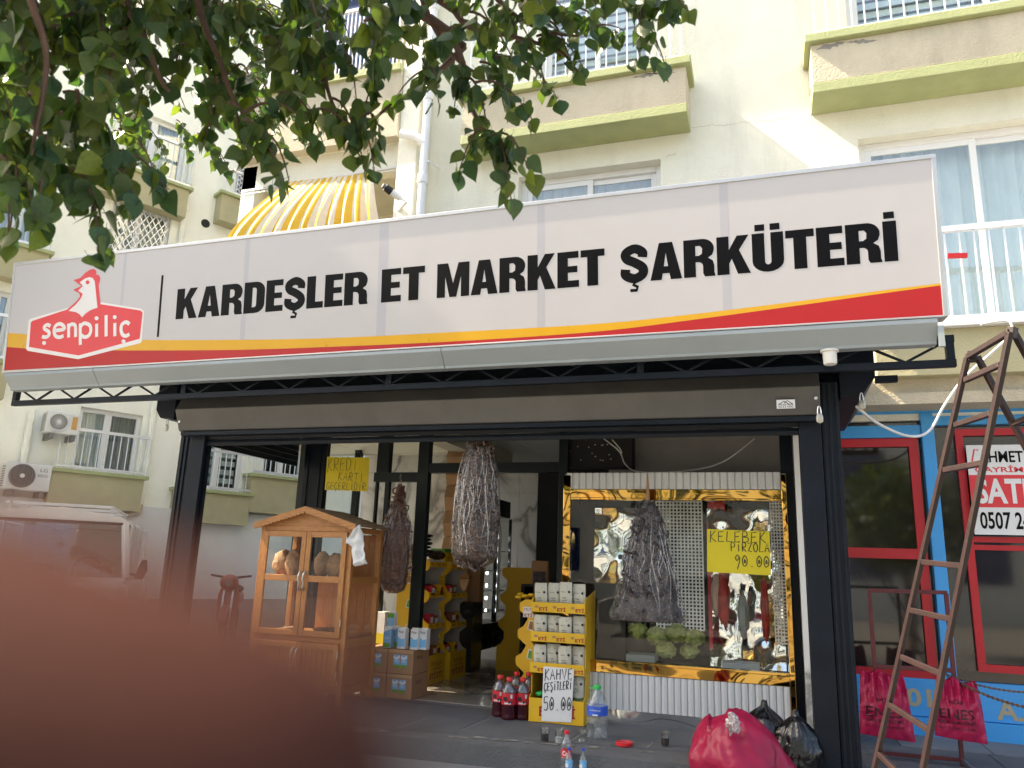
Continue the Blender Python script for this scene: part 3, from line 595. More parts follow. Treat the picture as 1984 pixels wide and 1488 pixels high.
# ================================================================== SHOP KIOSK
shop = thing('butcher_shop', 'open fronted food shop with dark grey frame under the long sign', 'shop', (-2.4, 6.8, 0))
an = K['anthracite']
zsh = aty(960, 852, 5.9).z      # bottom of the rolled shutter
XR0, XR1, XR2 = aty(1548, 830, 5.9).x, aty(1592, 830, 5.9).x, aty(1628, 830, 5.9).x
XL2, XL1, XL0 = aty(395, 880, 5.9).x, aty(368, 880, 5.9).x, aty(346, 880, 5.9).x
def column(xa, xm, xb, mirror):
    m = MB(); m.box(xm, xb, 5.9, 6.06, -.002, 2.62) if not mirror else m.box(xa, xm, 5.9, 6.06, -.002, 2.62)
    c = build('column', m, an, shop, bevel=.006)
    g = MB(); a, b = (xa, xm - .004) if not mirror else (xm + .004, xb)
    g.box(a, b, 5.885, 5.92, -.002, zsh + .12).box(a, b, 5.96, 5.995, -.002, zsh + .12).box((b - .02) if not mirror else a, b if not mirror else a + .02, 5.921, 5.959, -.002, zsh + .12)
    build('shutter_guide', g, an, c, bevel=.003)
    rb = MB()
    for t in ((.12, .42, .78) if not mirror else (.25, .6)):
        lo, hi = (xm, xb) if not mirror else (xa, xm); xx_ = lerp(lo, hi, t); rb.box(xx_, xx_ + .018, 5.888, 5.899, -.002, 2.6)
    build('rib', rb, an, c, bevel=.003); return c
column(XR0, XR1, XR2, False); column(XL0, XL1, XL2, True)
# front shutter cassette, octagonal housing
cz0 = aty(960, 815, 5.72).z; cz1 = aty(960, 771, 5.72).z; xa, xb = aty(337, 810, 5.72).x, aty(1590, 780, 5.72).x
K['cassette'] = mat('cassette_paint', (.088, .086, .083), .34, .3, .15, 3, .05, 8, spec=.5)
prof = [(5.80, cz0), (5.72, cz1), (5.80, cz1 + .15), (6.05, cz1 + .15), (6.05, cz0 - .01), (5.83, cz0 - .01)]
cas = build('shutter_cassette', MB().prism([(xa, y, z) for y, z in prof], (xb - xa, 0, 0)), K['cassette'], shop, bevel=.006)
build('cassette_lip', MB().box(xa + .03, xb - .03, 5.80, 5.86, cz0 - .045, cz0 - .012), an, cas)
build('end_bolt', MB().tube([(xa + .07, 5.715, cz0 + .07), (xa + .07, 5.725, cz0 + .07)], .012, 10).tube([(xb - .03, 5.715, cz0 + .1), (xb - .03, 5.725, cz0 + .1)], .012, 10), K['steel'], cas)
# maker's plate with a roof outline
q0, q1 = aty(1505, 792, 5.716), aty(1540, 774, 5.716); mp_ = build('maker_plate', MB().box(q0.x, q1.x, 5.712, 5.719, q0.z, q1.z), K['paper'], cas)
pl = MB(); u = lambda a, b: V((lerp(q0.x, q1.x, a), 5.712, lerp(q0.z, q1.z, b)))
pl.ribbon([u(.12, .45), u(.4, .85), u(.68, .45)], N, .005, lift=.001); pl.ribbon([u(.4, .6), u(.6, .88), u(.88, .45)], N, .005, lift=.0015); text_on(pl, 'Otomatik Kepenk', u(.1, .28), EX, EZ, (q1.x - q0.x) * .8, .02, N, lift=.001); text_on(pl, '0532 000', u(.1, .08), EX, EZ, (q1.x - q0.x) * .8, .014, N, lift=.001)
build('plate_print', pl, K['black'], mp_)
# rolled-down end of the shutter: four slats
for i in range(5):
    z = zsh + i * .058; build('shutter_slat', MB().prism([(XL2 - .02, 5.925, z), (XL2 - .02, 5.918, z + .027), (XL2 - .02, 5.925, z + .052), (XL2 - .02, 5.95, z + .052), (XL2 - .02, 5.95, z)], (XR0 - XL2 + .04, 0, 0)), an, shop)
# flat roof box, fascia and side cassettes
build('roof', MB().box(XL0 - .1, XR2 + .12, 6.07, 7.46, 2.66, 2.78), an, shop)
build('fascia', MB().box(XL0 - .12, XR2 + .02, 5.96, 6.05, cz1 + .16, 2.95).box(XL0 - .12, XR2 + .02, 6.06, 7.4, 2.79, 2.95), an, shop)
sx0 = aty(1626, 760, 5.96).x; sx1 = aty(1694, 733, 5.96).x
zc = aty(1694, 733, 5.96).z
build('side_cassette', MB().prism([(sx0, 5.9, zc + .42), (sx1, 5.9, zc + .42), (sx1, 5.9, zc), (sx1 - .09, 5.9, zc - .13), (sx0, 5.9, zc - .15)], (0, 1.5, 0)), an, shop, bevel=.005)
lx0, lx1 = aty(312, 790, 5.96).x, aty(345, 790, 5.96).x; zl = aty(323, 800, 5.96).z
build('side_cassette', MB().prism([(lx0, 5.9, zl + .30), (lx1 + .02, 5.9, zl + .30), (lx1 + .02, 5.9, zl - .08), (lx0 + .06, 5.9, zl - .06), (lx0, 5.9, zl + .02)], (0, 1.0, 0)), an, shop, bevel=.005)
# side shutter of the left opening, seen from inside: slats running back
for i in range(8):
    z = zsh + .02 + i * .058; build('shutter_slat', MB().box(XL2 - .10, XL2 - .075, 6.07, 7.54, z, z + .053), an, shop)
for i in range(8):
    z = zc - .12 - i * .058; 
    if i < 3: build('shutter_slat', MB().box(XR1 + .02, XR1 + .045, 6.07, 7.45, z + .1, z + .153), an, shop)
# padlocks hanging from chains at the cassette corners
def padlock(px, py, Y, lab):
    q = aty(px, py, Y); t = thing('padlock', lab, 'padlock', tuple(q), 'padlocks on the shutter cassettes')
    build('shackle', MB().tube([q + V((.012 * cos(a), 0, .03 + .05 * sin(a))) for a in [pi * k / 8 for k in range(-2, 11)]], .004, 6), K['steel'], t)
    build('body', MB().lathe(q - V((0, 0, .045)), [(.006, 0), (.022, .01), (.024, .04), (.018, .065), (.008, .07)], 12, sy=.5), K['lock'], t, smooth=True)
padlock(1588, 808, 5.70, 'pale padlock hanging below the right end of the front shutter box'); padlock(1670, 782, 5.88, 'pale padlock on the right corner beside the blue shop'); padlock(323, 827, 5.88, 'dull padlock hanging at the left shutter corner')

# rear frame of the shop: posts and transoms with glass at Y = 6.85
YF = 7.26; fd = K['frame_dk']
def fpost(px0, px1, pyt, pyb, z0=None, z1=None, Y=YF, dep=.09, m=fd):
    ym = (pyt + pyb) / 2; a = aty(px0, ym, Y).x; b = aty(px1, ym, Y).x; z1 = z1 or aty(px0, pyt, Y).z; z0 = z0 if z0 is not None else aty(px0, pyb, Y).z
    return build('frame_post', MB().box(a, b, Y, Y + dep, z0, z1), m, shop, bevel=.004), a, b
_, p1a, p1b = fpost(586, 627, 860, 1000, 0, 2.66, m=an, Y=7.55)
for x in (p1a + .05, p1b - .07): build('rib', MB().box(x, x + .015, 7.538, 7.549, 0, 2.66), an, _)
_, p2a, p2b = fpost(808, 829, 850, 1000, .0, 2.66)
_, p3a, p3b = fpost(1083, 1100, 850, 915, 0, 2.66)
_, p4a, p4b = fpost(1521, 1546, 880, 1300, 0, 2.66, Y=6.80, m=an)
zt0, zt1 = aty(950, 915, YF).z, aty(950, 896, YF).z
build('transom', MB().box(p2b + .001, p3a - .001, YF + .005, YF + .085, zt0, zt1), fd, shop)
zt2, zt3 = aty(770, 933, YF).z, aty(770, 915, YF).z
x_d = aty(722, 950, YF).x
build('transom', MB().box(x_d, p2a - .001, YF + .004, YF + .084, zt2, zt3), fd, shop)
x_e0, x_e1 = aty(731, 880, YF).x, aty(754, 880, YF).x
build('frame_post', MB().box(x_e0, x_e1, YF + .006, YF + .086, zt3 + .001, 2.66), fd, shop)
x_s0, x_s1 = aty(722, 1000, YF).x, aty(749, 1000, YF).x
dr = build('door_leaf', MB().box(x_s1 - .05, x_s1, YF + .01, YF + .06, .0, zt2).box(x_s0, x_s0 + .02, YF + .01, YF + .06, .0, zt2), fd, shop)
build('pane', MB().box(x_s0 + .021, x_s1 - .051, YF + .03, YF + .036, .0, zt2), K['shopglass'], dr)
build('pane', MB().box(x_s1 + .001, p2a - .002, YF + .03, YF + .036, .12, zt2), K['shopglass'], dr)
build('glass_pane', MB().box(p1b + .002, aty(735, 950, 7.59).x, 7.59, 7.596, 0, 2.66), K['shopglass'], shop)
for a, b, c, d in ((x_e1, p2a, zt3, 2.6), (p2b, p3a, zt1, 2.6)): build('glass_pane', MB().box(a + .002, b - .002, YF + .04, YF + .046, c + .001, d), K['shopglass'], shop)
# left side glazing with frames running back
for y in (7.7, 8.95): build('frame_post', MB().box(-5.16, -5.08, y, y + .08, 0, 2.66), fd, shop)
for z in (.02, 2.16): build('transom', MB().box(-5.155, -5.085, 7.781, 8.949, z, z + .09), fd, shop)
build('glass_pane', MB().box(-5.13, -5.124, 7.78, 8.95, .1, 2.66), K['shopglass'], shop)
# interior: marble-tiled walls, ceiling, dark passage
def tilewall(name, o, ex, L, z0, z1, tw, th, n, dep=.012, off=0.0):
    o, ex, n = V(o), V(ex).normalized(), V(n); wl = build(name, MB().obox(o - n * .1, ex * L, n * .1, (0, 0, z1 - z0)), K['greywall'], shop)
    z = 0.0; k = 0
    while z < z1 - z0 - .01:
        h = min(th, z1 - z0 - z); x = -off * (k % 2) * tw
        while x < L - .01:
            a = max(x, 0) + .002; b = min(x + tw, L) - .002
            if b - a > .01: build('tile', MB().obox(o + ex * a + V((0, 0, z + .002)) + n * .0005, ex * (b - a), n * (dep + random.uniform(-.001, .001)), (0, 0, h - .004)), K['marble'], wl)
            x += tw
        z += th; k += 1
    return wl
tilewall('inner_wall', (-5.2, 9.3, 0), (1, 0, 0), aty(868, 1000, 9.3).x + 5.2, 0, 2.85, .6, 1.2, (0, -1, 0), off=.4)
xr0 = aty(960, 1000, 12.0).x; xr1 = aty(1041, 1000, 12.0).x
tilewall('back_wall', (xr0 - .8, 12.0, 0), (1, 0, 0), xr1 - xr0 + .8, 0, 2.9, .6, 1.2, (0, -1, 0))
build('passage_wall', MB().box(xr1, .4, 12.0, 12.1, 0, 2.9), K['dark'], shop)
build('inner_side_wall', MB().box(.42, .5, 6.9, 12.1, 0, 2.95), K['greywall'], shop)
build('ceiling', MB().box(-5.36, .5, 6.95, 12.1, 2.86, 2.95), K['cream_ceiling'], shop)
for i in range(8):
    for j in range(4): build('ceiling_panel', MB().box(-5.2 + i * .68, -5.2 + i * .68 + .67, 7.5 + j * .9, 7.5 + j * .9 + .89, 2.846, 2.858), K['cream_ceiling'], shop)
build('bulkhead', MB().box(-1.5, .35, 7.62, 7.7, 2.05, 2.84), K['greywall'], shop)
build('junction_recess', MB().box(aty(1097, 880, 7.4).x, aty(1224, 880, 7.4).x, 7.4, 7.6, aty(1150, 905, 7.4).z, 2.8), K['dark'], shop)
build('marble_reveal', MB().box(p4b + .003, XR0 + .02, 6.6, 6.9, 0, 2.66), K['marble'], shop)
dot = MB(); rr = random.Random(5)
for i in range(16): q = aty(rr.uniform(1102, 1185), rr.uniform(858, 895), 7.395); dot.lathe(q, [(.004, 0), (.009, .004), (.004, .009)], 6)
build('wire_end', dot, K['paper'], shop, kind='stuff')
def cable(name, pts, r, lab, m='cablewhite', n=10):
    o = []
    P = [V(p) for p in pts]
    for i in range(len(P) - 1):
        a, b, c, d = P[max(i - 1, 0)], P[i], P[i + 1], P[min(i + 2, len(P) - 1)]
        for k in range(n):
            t = k / n; o.append(.5 * (2 * b + (c - a) * t + (2 * a - 5 * b + 4 * c - d) * t * t + (3 * b - a - 3 * c + d) * t ** 3))
    return tag(build(name, MB().tube(o + [P[-1]], r, 8), K[m], smooth=True), lab, 'cable')
cable('ceiling_cable', [aty(1170, 850, 7.3), aty(1200, 875, 7.2), aty(1212, 900, 7.1), aty(1240, 914, 7.0), aty(1330, 912, 7.0), aty(1400, 895, 7.0), aty(1462, 850, 7.1)], .006, 'thin pale cable looping down behind the shutter above the fluted showcase top')
cable('dangling_cable', [aty(1186, 852, 7.25), aty(1200, 868, 7.2), aty(1204, 878, 7.2), aty(1192, 866, 7.22)], .006, 'short pale cable end dangling from the dark recess')
cable('supply_cable', [aty(1660, 788, 5.95), aty(1700, 820, 6.4), aty(1760, 845, 6.8), aty(1800, 835, 7.0), aty(1830, 785, 7.05), aty(1870, 730, 7.02), aty(1925, 680, 7.0), aty(1960, 645, 6.98), aty(1950, 622, 6.98), aty(1900, 628, 6.98)], .011, 'white supply cable sagging from the shop corner across the blue shopfront')

# ================================================================== LONG SIGN
SA = V((0, 5.35, 2.905)); SZ = V((0, -.088, .996)).normalized(); SX = V((1, 0, 0)); SN = SX.cross(SZ).normalized()
if SN.y > 0: SN = -SN
def sg(px, py): return atp(px, py, SA, SN)
sign = thing('shop_sign', 'very long white shop sign with black lettering, chicken logo and red wave over the entrance', 'sign', tuple(SA))
s_bl, s_br, s_tl, s_tr = sg(4, 718), sg(1835, 612), sg(29, 512), sg(1815, 297)
sxa, sxb = (s_bl.x + s_tl.x) / 2, (s_br.x + s_tr.x) / 2; SH = ((s_tl - SA).dot(SZ) + (s_tr - SA).dot(SZ)) / 2; s0 = -.002
P_ = lambda x, h, l=0: V((x, 0, 0)) + V((0, SA.y, SA.z)) + SZ * h + SN * l
build('panel', MB().obox(P_(sxa + .02, 0, -.16), SX * (sxb - sxa - .04), SN * .16, SZ * SH), K['signwhite'], sign)
e = MB(); e.obox(P_(sxa, SH - .025, -.17), SX * (sxb - sxa), SN * .178, SZ * .03).obox(P_(sxb - .03, -.01, -.17), SX * .03, SN * .176, SZ * (SH + .01)).obox(P_(sxa, -.01, -.17), SX * .02, SN * .176, SZ * (SH + .01)).obox(P_(sxa + .021, -.012, -.17), SX * (sxb - sxa - .052), SN * .175, SZ * .012)
build('edge_trim', e, K['signedge'], sign, bevel=.003)
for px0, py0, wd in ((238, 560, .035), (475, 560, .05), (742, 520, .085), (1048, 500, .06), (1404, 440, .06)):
    x = sg(px0, py0).x; build('post_shadow', MB().quad(*[P_(x + a, h, .0003) for a, h in ((-wd / 2, .0), (wd / 2, .0), (wd / 2, SH - .03), (-wd / 2, SH - .03))]), K['post_shadow'], sign)  # darker strips paint the shadows of the inner posts onto the vinyl
# wave bands
def band(top, bot, m, name, l):
    mb = MB(); T = [sg(*p) for p in smooth_line(top, 6)]; Bq = [sg(*p) for p in smooth_line(bot, 6)]
    xs = [lerp(sxa + .021, sxb - .031, i / 80) for i in range(81)]
    def ev(L, x):
        for a, b in zip(L[:-1], L[1:]):
            if a.x <= x <= b.x: return lerp((a - SA).dot(SZ), (b - SA).dot(SZ), (x - a.x) / max(1e-6, b.x - a.x))
        q = L[0] if x < L[0].x else L[-1]; return (q - SA).dot(SZ)
    for a, b in zip(xs[:-1], xs[1:]):
        mb.quad(P_(a, max(ev(Bq, a), .001), l), P_(b, max(ev(Bq, b), .001), l), P_(b, max(ev(T, b), .0015), l), P_(a, max(ev(T, a), .0015), l))
    return build(name, mb, m, sign)
ytop = [(13, 645), (58, 648), (160, 655), (279, 658.5), (450, 658.5), (640, 655), (887, 643), (1150, 628), (1340, 609), (1560, 582), (1700, 564), (1830, 548)]
ybot = [(10, 672), (100, 678), (226, 679), (450, 678), (640, 672), (887, 661), (1150, 643), (1340, 620), (1560, 590), (1700, 570), (1830, 552)]
band(ytop, ybot, K['yellow'], 'amber_wave', .0006)
band(ybot, [(4, 718), (400, 697), (900, 668), (1400, 638), (1836, 612.5)], K['red'], 'red_wave', .0010)
# words
let = [('KARDEŞLER', (340, 619), (712, 590), (346, 562)), ('ET', (738, 587), (822, 582), (742, 529)), ('MARKET', (846, 579), (1172, 553), (848, 515)), ('ŞARKÜTERİ', (1203, 553), (1741, 504), (1220, 480))]
hs = []
ib = (sg(1741, 505) - SA).dot(SZ); it = (sg(1733, 426) - SA).dot(SZ); kb = (sg(341, 619) - SA).dot(SZ); kt = (sg(347, 561) - SA).dot(SZ)
HB, HT = (ib + kb) / 2, (it + kt) / 2
for wd_, a, b, c in let:
    mb = MB(); xa_, xb_ = sg(*a).x, sg(*b).x
    word_on(mb, wd_, P_(xa_, HB), SX, SZ, xb_ - xa_, HT - HB, SN); build('lettering', mb, K['black'], sign)
q0, q1 = sg(317, 533), sg(304, 653); xm = (q0.x + q1.x) / 2
build('divider_line', MB().quad(*[P_(xm + a, h, .0008) for a, h in ((-.012, (q1 - SA).dot(SZ)), (.012, (q1 - SA).dot(SZ)), (.012, (q0 - SA).dot(SZ)), (-.012, (q0 - SA).dot(SZ)))]), K['black'], sign)
# chicken badge
c4 = lambda pts, l: [sg(x / 2.834, 480 + y / 2.834) + SN * l for x, y in pts]
lg = MB()
lg.tess([c4([(143, 555), (158, 400), (168, 390), (375, 330), (560, 300), (778, 335), (792, 350), (780, 515), (770, 524), (430, 612), (152, 566)], .0014)])
build('badge_border', lg, K['logowhite'], sign)
lg = MB(); lg.tess([c4([(160, 545), (170, 412), (178, 402), (368, 340), (415, 300), (440, 268), (436, 250), (402, 232), (447, 210), (404, 178), (442, 166), (468, 138), (492, 122), (514, 116), (528, 124), (531, 138), (527, 147), (542, 150), (551, 163), (550, 180), (544, 196), (542, 210), (553, 310), (772, 345), (784, 356), (768, 500), (432, 592)], .0018)])
build('badge', lg, K['logored'], sign)
lg = MB(); lg.tess([c4([(377, 347), (418, 312), (444, 280), (456, 254), (446, 246), (430, 236), (456, 210), (438, 190), (470, 168), (492, 162), (510, 166), (521, 184), (528, 250), (536, 330), (515, 336), (494, 345), (470, 362), (452, 382), (436, 364), (418, 354), (398, 350)], .0022)], 0)
build('chicken_head', lg, K['logowhite'], sign)
lg = MB(); lg.tess([[sg((482 + 11 * cos(a)) / 2.834, 480 + (190 + 11 * sin(a)) / 2.834) + SN * .0026 for a in [pi * k / 6 for k in range(12)]]])
build('chicken_eye', lg, K['logored'], sign)
lg = MB(); a, b = c4([(222, 502)], 0)[0], c4([(712, 488)], 0)[0]; hx = (c4([(350, 400)], 0)[0] - c4([(350, 500)], 0)[0]).dot(SZ)
strokes = [  # rounded lower-case lettering, x in badge pixels, y up from the base line
 [(278, 70), (262, 78), (246, 70), (246, 56), (268, 40), (270, 22), (254, 10), (232, 14)],
 [(300, 45), (352, 52), (348, 72), (326, 82), (304, 68), (298, 40), (306, 16), (328, 8), (350, 16)],
 [(378, 6), (378, 82)], [(378, 60), (392, 78), (412, 74), (416, 54), (416, 8)],
 [(442, -36), (442, 82)], [(442, 62), (462, 82), (492, 72), (500, 44), (490, 16), (466, 6), (444, 20)],
 [(532, 6), (532, 78)], [(584, 8), (584, 124)], [(632, 8), (632, 80)], [(712, 72), (694, 84), (672, 72), (666, 44), (674, 16), (694, 8), (712, 18)]]
dots = [(244, -22), (532, 108), (632, 112), (680, -22)]
bl_ = lambda x, y: (x, 502 - y - (x - 222) * .02)
for k, st in enumerate(strokes):
    pp_ = c4([bl_(*p) for p in (smooth_line(st, 4) if len(st) > 2 else st)], 0); lg.ribbon(pp_, SN, hx * .20, lift=.0022 + .0001 * k)
for x, y in dots:
    c = bl_(x, y); lg.tess([c4([(c[0] + 11 * cos(t), c[1] + 11 * sin(t)) for t in [pi * k / 6 for k in range(12)]], .0036)])
build('badge_lettering', lg, K['logowhite'], sign)

# gutter under the sign, in three lengths
gt = thing('rain_gutter', 'grey-blue sheet metal gutter running below the red wave of the sign', 'gutter', (-3, 5.4, 2.8))
gz = aty(960, 709, 5.44).z; gx0, gx1 = sxa + .02, aty(1820, 650, 5.36).x; cuts = [gx0, aty(185, 740, 5.4).x, aty(858, 700, 5.4).x, gx1]
for a, b in zip(cuts[:-1], cuts[1:]):
    pr = [(5.352, 2.89), (5.35, 2.86), (5.44, gz + .02), (5.445, gz), (5.53, gz), (5.53, 2.89)]
    build('gutter_length', MB().prism([(a + .002, y, z) for y, z in pr], (b - a - .004, 0, 0)), K['gutter'], gt, bevel=.003)
q = aty(1607, 680, 5.47); build('outlet_cup', MB().lathe((q.x, 5.47, gz - .10), [(.040, 0), (.044, .01), (.046, .085), (.060, .088), (.060, .10)], 16), K['aclouse'], gt, smooth=True)
build('end_bracket', MB().box(gx1 - .004, gx1 + .03, 5.36, 5.39, 2.70, 2.84), K['gutter'], gt)
# lattice truss behind the gutter
build('canopy_deck', MB().box(sxa + .75, sx1 + .05, 5.36, 5.955, 2.952, 2.966), an, shop)
tr = thing('canopy_truss', 'thin dark lattice truss carrying the long sign above the entrance', 'truss', (-3, 5.6, 2.6)); YT = 5.58
tz0 = (aty(30, 776, YT).z + aty(1850, 713, YT).z) / 2; tz1 = aty(1845, 657, YT).z; tx0, tx1 = aty(27, 775, YT).x, aty(1852, 700, YT).x
build('bottom_chord', MB().box(tx0, tx1, YT - .025, YT + .025, tz0 - .025, tz0 + .025), an, tr, bevel=.003)
build('top_chord', MB().box(tx0, tx1, YT - .025, YT + .025, tz1 - .025, tz1 + .025), an, tr, bevel=.003)
for x in (tx0 + .025, tx1 - .03, lerp(tx0, tx1, .25), lerp(tx0, tx1, .5), lerp(tx0, tx1, .75)): build('post', MB().box(x - .025, x + .025, YT - .024, YT + .024, tz0 + .026, tz1 - .026), an, tr)
n = 34
for i in range(n):
    a = lerp(tx0 + .06, tx1 - .06, i / n); b = lerp(tx0 + .06, tx1 - .06, (i + 1) / n); z0, z1 = (tz0 + .02, tz1 - .02)
    build('diagonal', MB().bar((a, YT, z1 if i % 2 == 0 else z0), (b, YT, z0 if i % 2 == 0 else z1), .016, .016), an, tr)
for x in (XL0 + .1, lerp(XL0, XR2, .33), lerp(XL0, XR2, .66), XR2 - .1): build('outrigger', MB().box(x - .025, x + .025, 5.56, 5.955, tz1 + .03, tz1 + .08), an, tr)
build('stub', MB().box(aty(1695, 726, 5.8).x, aty(1738, 726, 5.8).x, 5.78, 5.83, tz0 - .06, tz0 - .015), an, tr)

# ================================================================== SHOWCASE
YS = 6.72; sh = thing('display_fridge', 'gold framed butcher display fridge with white fluted panels and mirrored inside', 'display fridge', (-.7, YS, 0))
gxa, gxb = aty(1090, 1100, YS).x, aty(1104, 1100, YS).x; gxc, gxd = aty(1516, 1000, YS).x, aty(1526, 1000, YS).x
fz1, fz0 = aty(1300, 916, YS).z, aty(1300, 948, YS).z; ga, gb = aty(1300, 970, YS).z, aty(1300, 953, YS).z
lz1, lz0 = aty(1345, 1291, YS).z, aty(1345, 1316, YS).z; ff0 = aty(1300, 1384, YS).z
g = MB(); g.box(gxa, gxb, YS - .02, YS + .03, .06, fz1 - .02).box(gxc, gxd, YS - .02, YS + .03, .02, fz1 - .02).box(gxb + .001, gxc - .001, YS - .018, YS + .03, ga, fz0 - .002).box(gxb + .001, gxc - .001, YS - .018, YS + .03, lz0, lz1)
g.box(gxb + .0012, gxc - .0012, YS - .03, YS - .0185, ga - .0, ga + .02).box(gxb + .0012, gxc - .0012, YS - .03, YS - .0185, lz1 - .022, lz1)
build('gold_frame', g, K['gold'], sh, bevel=.004)
nf = 30
fme = {}
def flute(name, x0, x1, z0, z1, n):
    wv = (x1 - x0) / n; mb = MB(); pr = [(0, 0), (wv * .12, -.012), (wv * .5, -.016), (wv * .88, -.012), (wv * .99, 0)]
    mb.prism([(x, y, 0) for x, y in pr] , (0, 0, z1 - z0)); me = mesh_of(name, mb, K['flute'])
    for i in range(n):
        o = place('slat', me, sh); o.location = (x0 + i * wv, YS, z0)
    build('fluted_backing', MB().box(x0, x1, YS + .001, YS + .04, z0, z1), K['flute'], sh)
flute('top_slat', gxa + .02, gxc + .0, fz0, fz1, 30); flute('low_slat', gxb, gxc - .001, ff0, lz0 - .002, 34)
build('mirror_plinth', MB().box(gxb, gxc, YS + .03, YS + .035, .0, ff0 + .05), K['mirrorsteel'], sh)
build('body_side', MB().box(gxa + .005, gxa + .03, YS + .031, 7.58, 0, fz1 - .03).box(gxc, gxc + .025, YS + .031, 7.58, 0, fz1 - .03), K['gold'], sh)
build('top', MB().box(gxa, gxd, YS + .041, 7.6, fz1 - .03, fz1 - .005), K['flute'], sh)
build('dark_reflection_back', MB().box(gxa + .031, gxc - .001, 7.55, 7.57, lz0, fz0), K['cooler'], sh)  # mirrored back coloured black for the dark it would reflect
build('deck', MB().box(gxa + .031, gxc - .001, YS + .05, 7.549, lz0 - .05, lz0 - .01), K['mirrorsteel'], sh)
build('glass_pane', MB().box(gxb + .002, gxc - .002, YS + .004, YS + .012, lz1 - .01, ga + .01), K['shopglass'], sh)
K['perfwhite'] = mat('perforated_white', (.86, .86, .85), .3, 0, .02, 4)
def perf(x0, x1, z0, z1, y, nx, nz, name='perforated_panel'):
    m = MB(); a = (x1 - x0) / nx; b = (z1 - z0) / nz
    for i in range(nx + 1): m.box(x0 + i * a - a * .22, x0 + i * a + a * .22, y, y + .004, z0, z1)
    for j in range(nz + 1): m.box(x0, x1, y + .0045, y + .008, z0 + j * b - b * .22, z0 + j * b + b * .22)
    return build(name, m, K['rail'] if 0 else K['perfwhite'], sh)
YP2 = 7.42
ax = lambda px, py=1100, Y=YP2: aty(px, py, Y).x
az = lambda py, px=1300, Y=YP2: aty(px, py, Y).z
perf(ax(1272, 1100, 7.2), ax(1362, 1100, 7.2), az(1218, 1300, 7.2), az(972, 1300, 7.2), 7.2, 13, 36); perf(ax(1106, 1100, 7.3), ax(1122, 1100, 7.3), az(1140), az(972), 7.3, 3, 30); perf(ax(1497, 1100, 7.2), ax(1520, 1100, 7.2), az(1230), az(972), 7.2, 4, 42)
# plastic film sheets hung inside, wavy mirror of the street
def wavy(px0, px1, py0, py1, Y, m, name, amp=.03, seed=1, tilt=0.0):
    mb = MB(); nx, nz = 18, 22; x0, x1 = ax(px0, 1100, Y), ax(px1, 1100, Y); z0, z1 = az(py1, 1300, Y), az(py0, 1300, Y)
    for j in range(nz + 1):
        for i in range(nx + 1):
            x, z = lerp(x0, x1, i / nx), lerp(z0, z1, j / nz); mb.v.append((x, Y + tilt * (z - z0) + amp * noise.noise(V((x * 5 + seed, z * 4, seed))) + amp * .3 * noise.noise(V((x * 12, z * 9, seed))), z))
    for j in range(nz):
        for i in range(nx): mb.f.append((j * (nx + 1) + i, j * (nx + 1) + i + 1, (j + 1) * (nx + 1) + i + 1, (j + 1) * (nx + 1) + i)); mb.m.append(0)
    return build(name, mb, m, sh, smooth=True)
wavy(1150, 1300, 985, 1135, 7.24, K['mirrorsteel'], 'mirror_sheet', .030, 3, .05); wavy(1372, 1500, 985, 1065, 7.26, K['mirrorsteel'], 'mirror_sheet', .03, 9, .05); wavy(1372, 1515, 1060, 1285, 7.42, K['mirrorsteel'], 'mirror_sheet', .045, 5)
build('dark_reflection_board', MB().box(ax(1108, 1200, 7.47), ax(1212, 1200, 7.47), 7.46, 7.48, az(1292, 1160, 7.47), az(1128, 1160, 7.47)), K['cooler'], sh)  # black board standing in for the dark reflection at the lower left
build('red_post', MB().box(ax(1374, 1100, 7.3), ax(1405, 1000, 7.3), 7.28, 7.33, az(1010, 1300, 7.3), az(972, 1300, 7.3)).box(ax(1371, 1100, 7.3), ax(1378, 1100, 7.3), 7.28, 7.30, az(1250), az(1010)), K['logored'], sh)
build('deck_tray', MB().box(ax(1215, 1280, 7.0), ax(1270, 1280, 7.0), 6.95, 7.2, lz1 - .02, lz1 + .035).box(ax(1400, 1290, 6.95), ax(1472, 1290, 6.95), 6.88, 7.1, lz1 - .02, lz1 + .03), K['gutter'], sh)
def blob(c, rx, ry, rz, m, parent=None, seed=0, amp=.22, f=3.2, name='x', seg=20, rings=14):
    mb = MB(); pr = []
    vv = []
    for j in range(rings + 1):
        th = pi * j / rings
        for i in range(seg):
            a = 2 * pi * i / seg; d = V((sin(th) * cos(a), sin(th) * sin(a), -cos(th))); k = 1 + amp * noise.noise(d * f + V((seed * 7.3, seed, 0))) + amp * .5 * noise.noise(d * f * 2.6 + V((0, seed * 3.1, 0)))
            vv.append(V(c) + V((d.x * rx, d.y * ry, d.z * rz)) * k)
    ff = [(j * seg + i, j * seg + (i + 1) % seg, (j + 1) * seg + (i + 1) % seg, (j + 1) * seg + i) for j in range(rings) for i in range(seg)]
    mb.add(vv, ff); return build(name, mb, m, parent, smooth=True)
for i, (px, py, r_) in enumerate(((1236, 1222, .09), (1272, 1232, .10), (1312, 1226, .10), (1345, 1235, .09), (1290, 1258, .09), (1335, 1262, .08))):
    q = aty(px, py, 7.2); tag(blob(q, r_, .1, r_ * .75, K['lettuce'], None, i, .3, 3, 'lettuce_packet'), ['pale lettuce packet at the left end of the pile below the dark hanging bag', 'second lettuce packet from the left in the pile inside the fridge', 'lettuce packet in the middle of the top row below the perforated sheet', 'lettuce packet at the right end of the top row beside the red strip', 'lower lettuce packet under the middle of the pile in the fridge', 'lower right lettuce packet of the pile beside the red strip'][i], 'lettuce', 'lettuce packets in the display fridge')
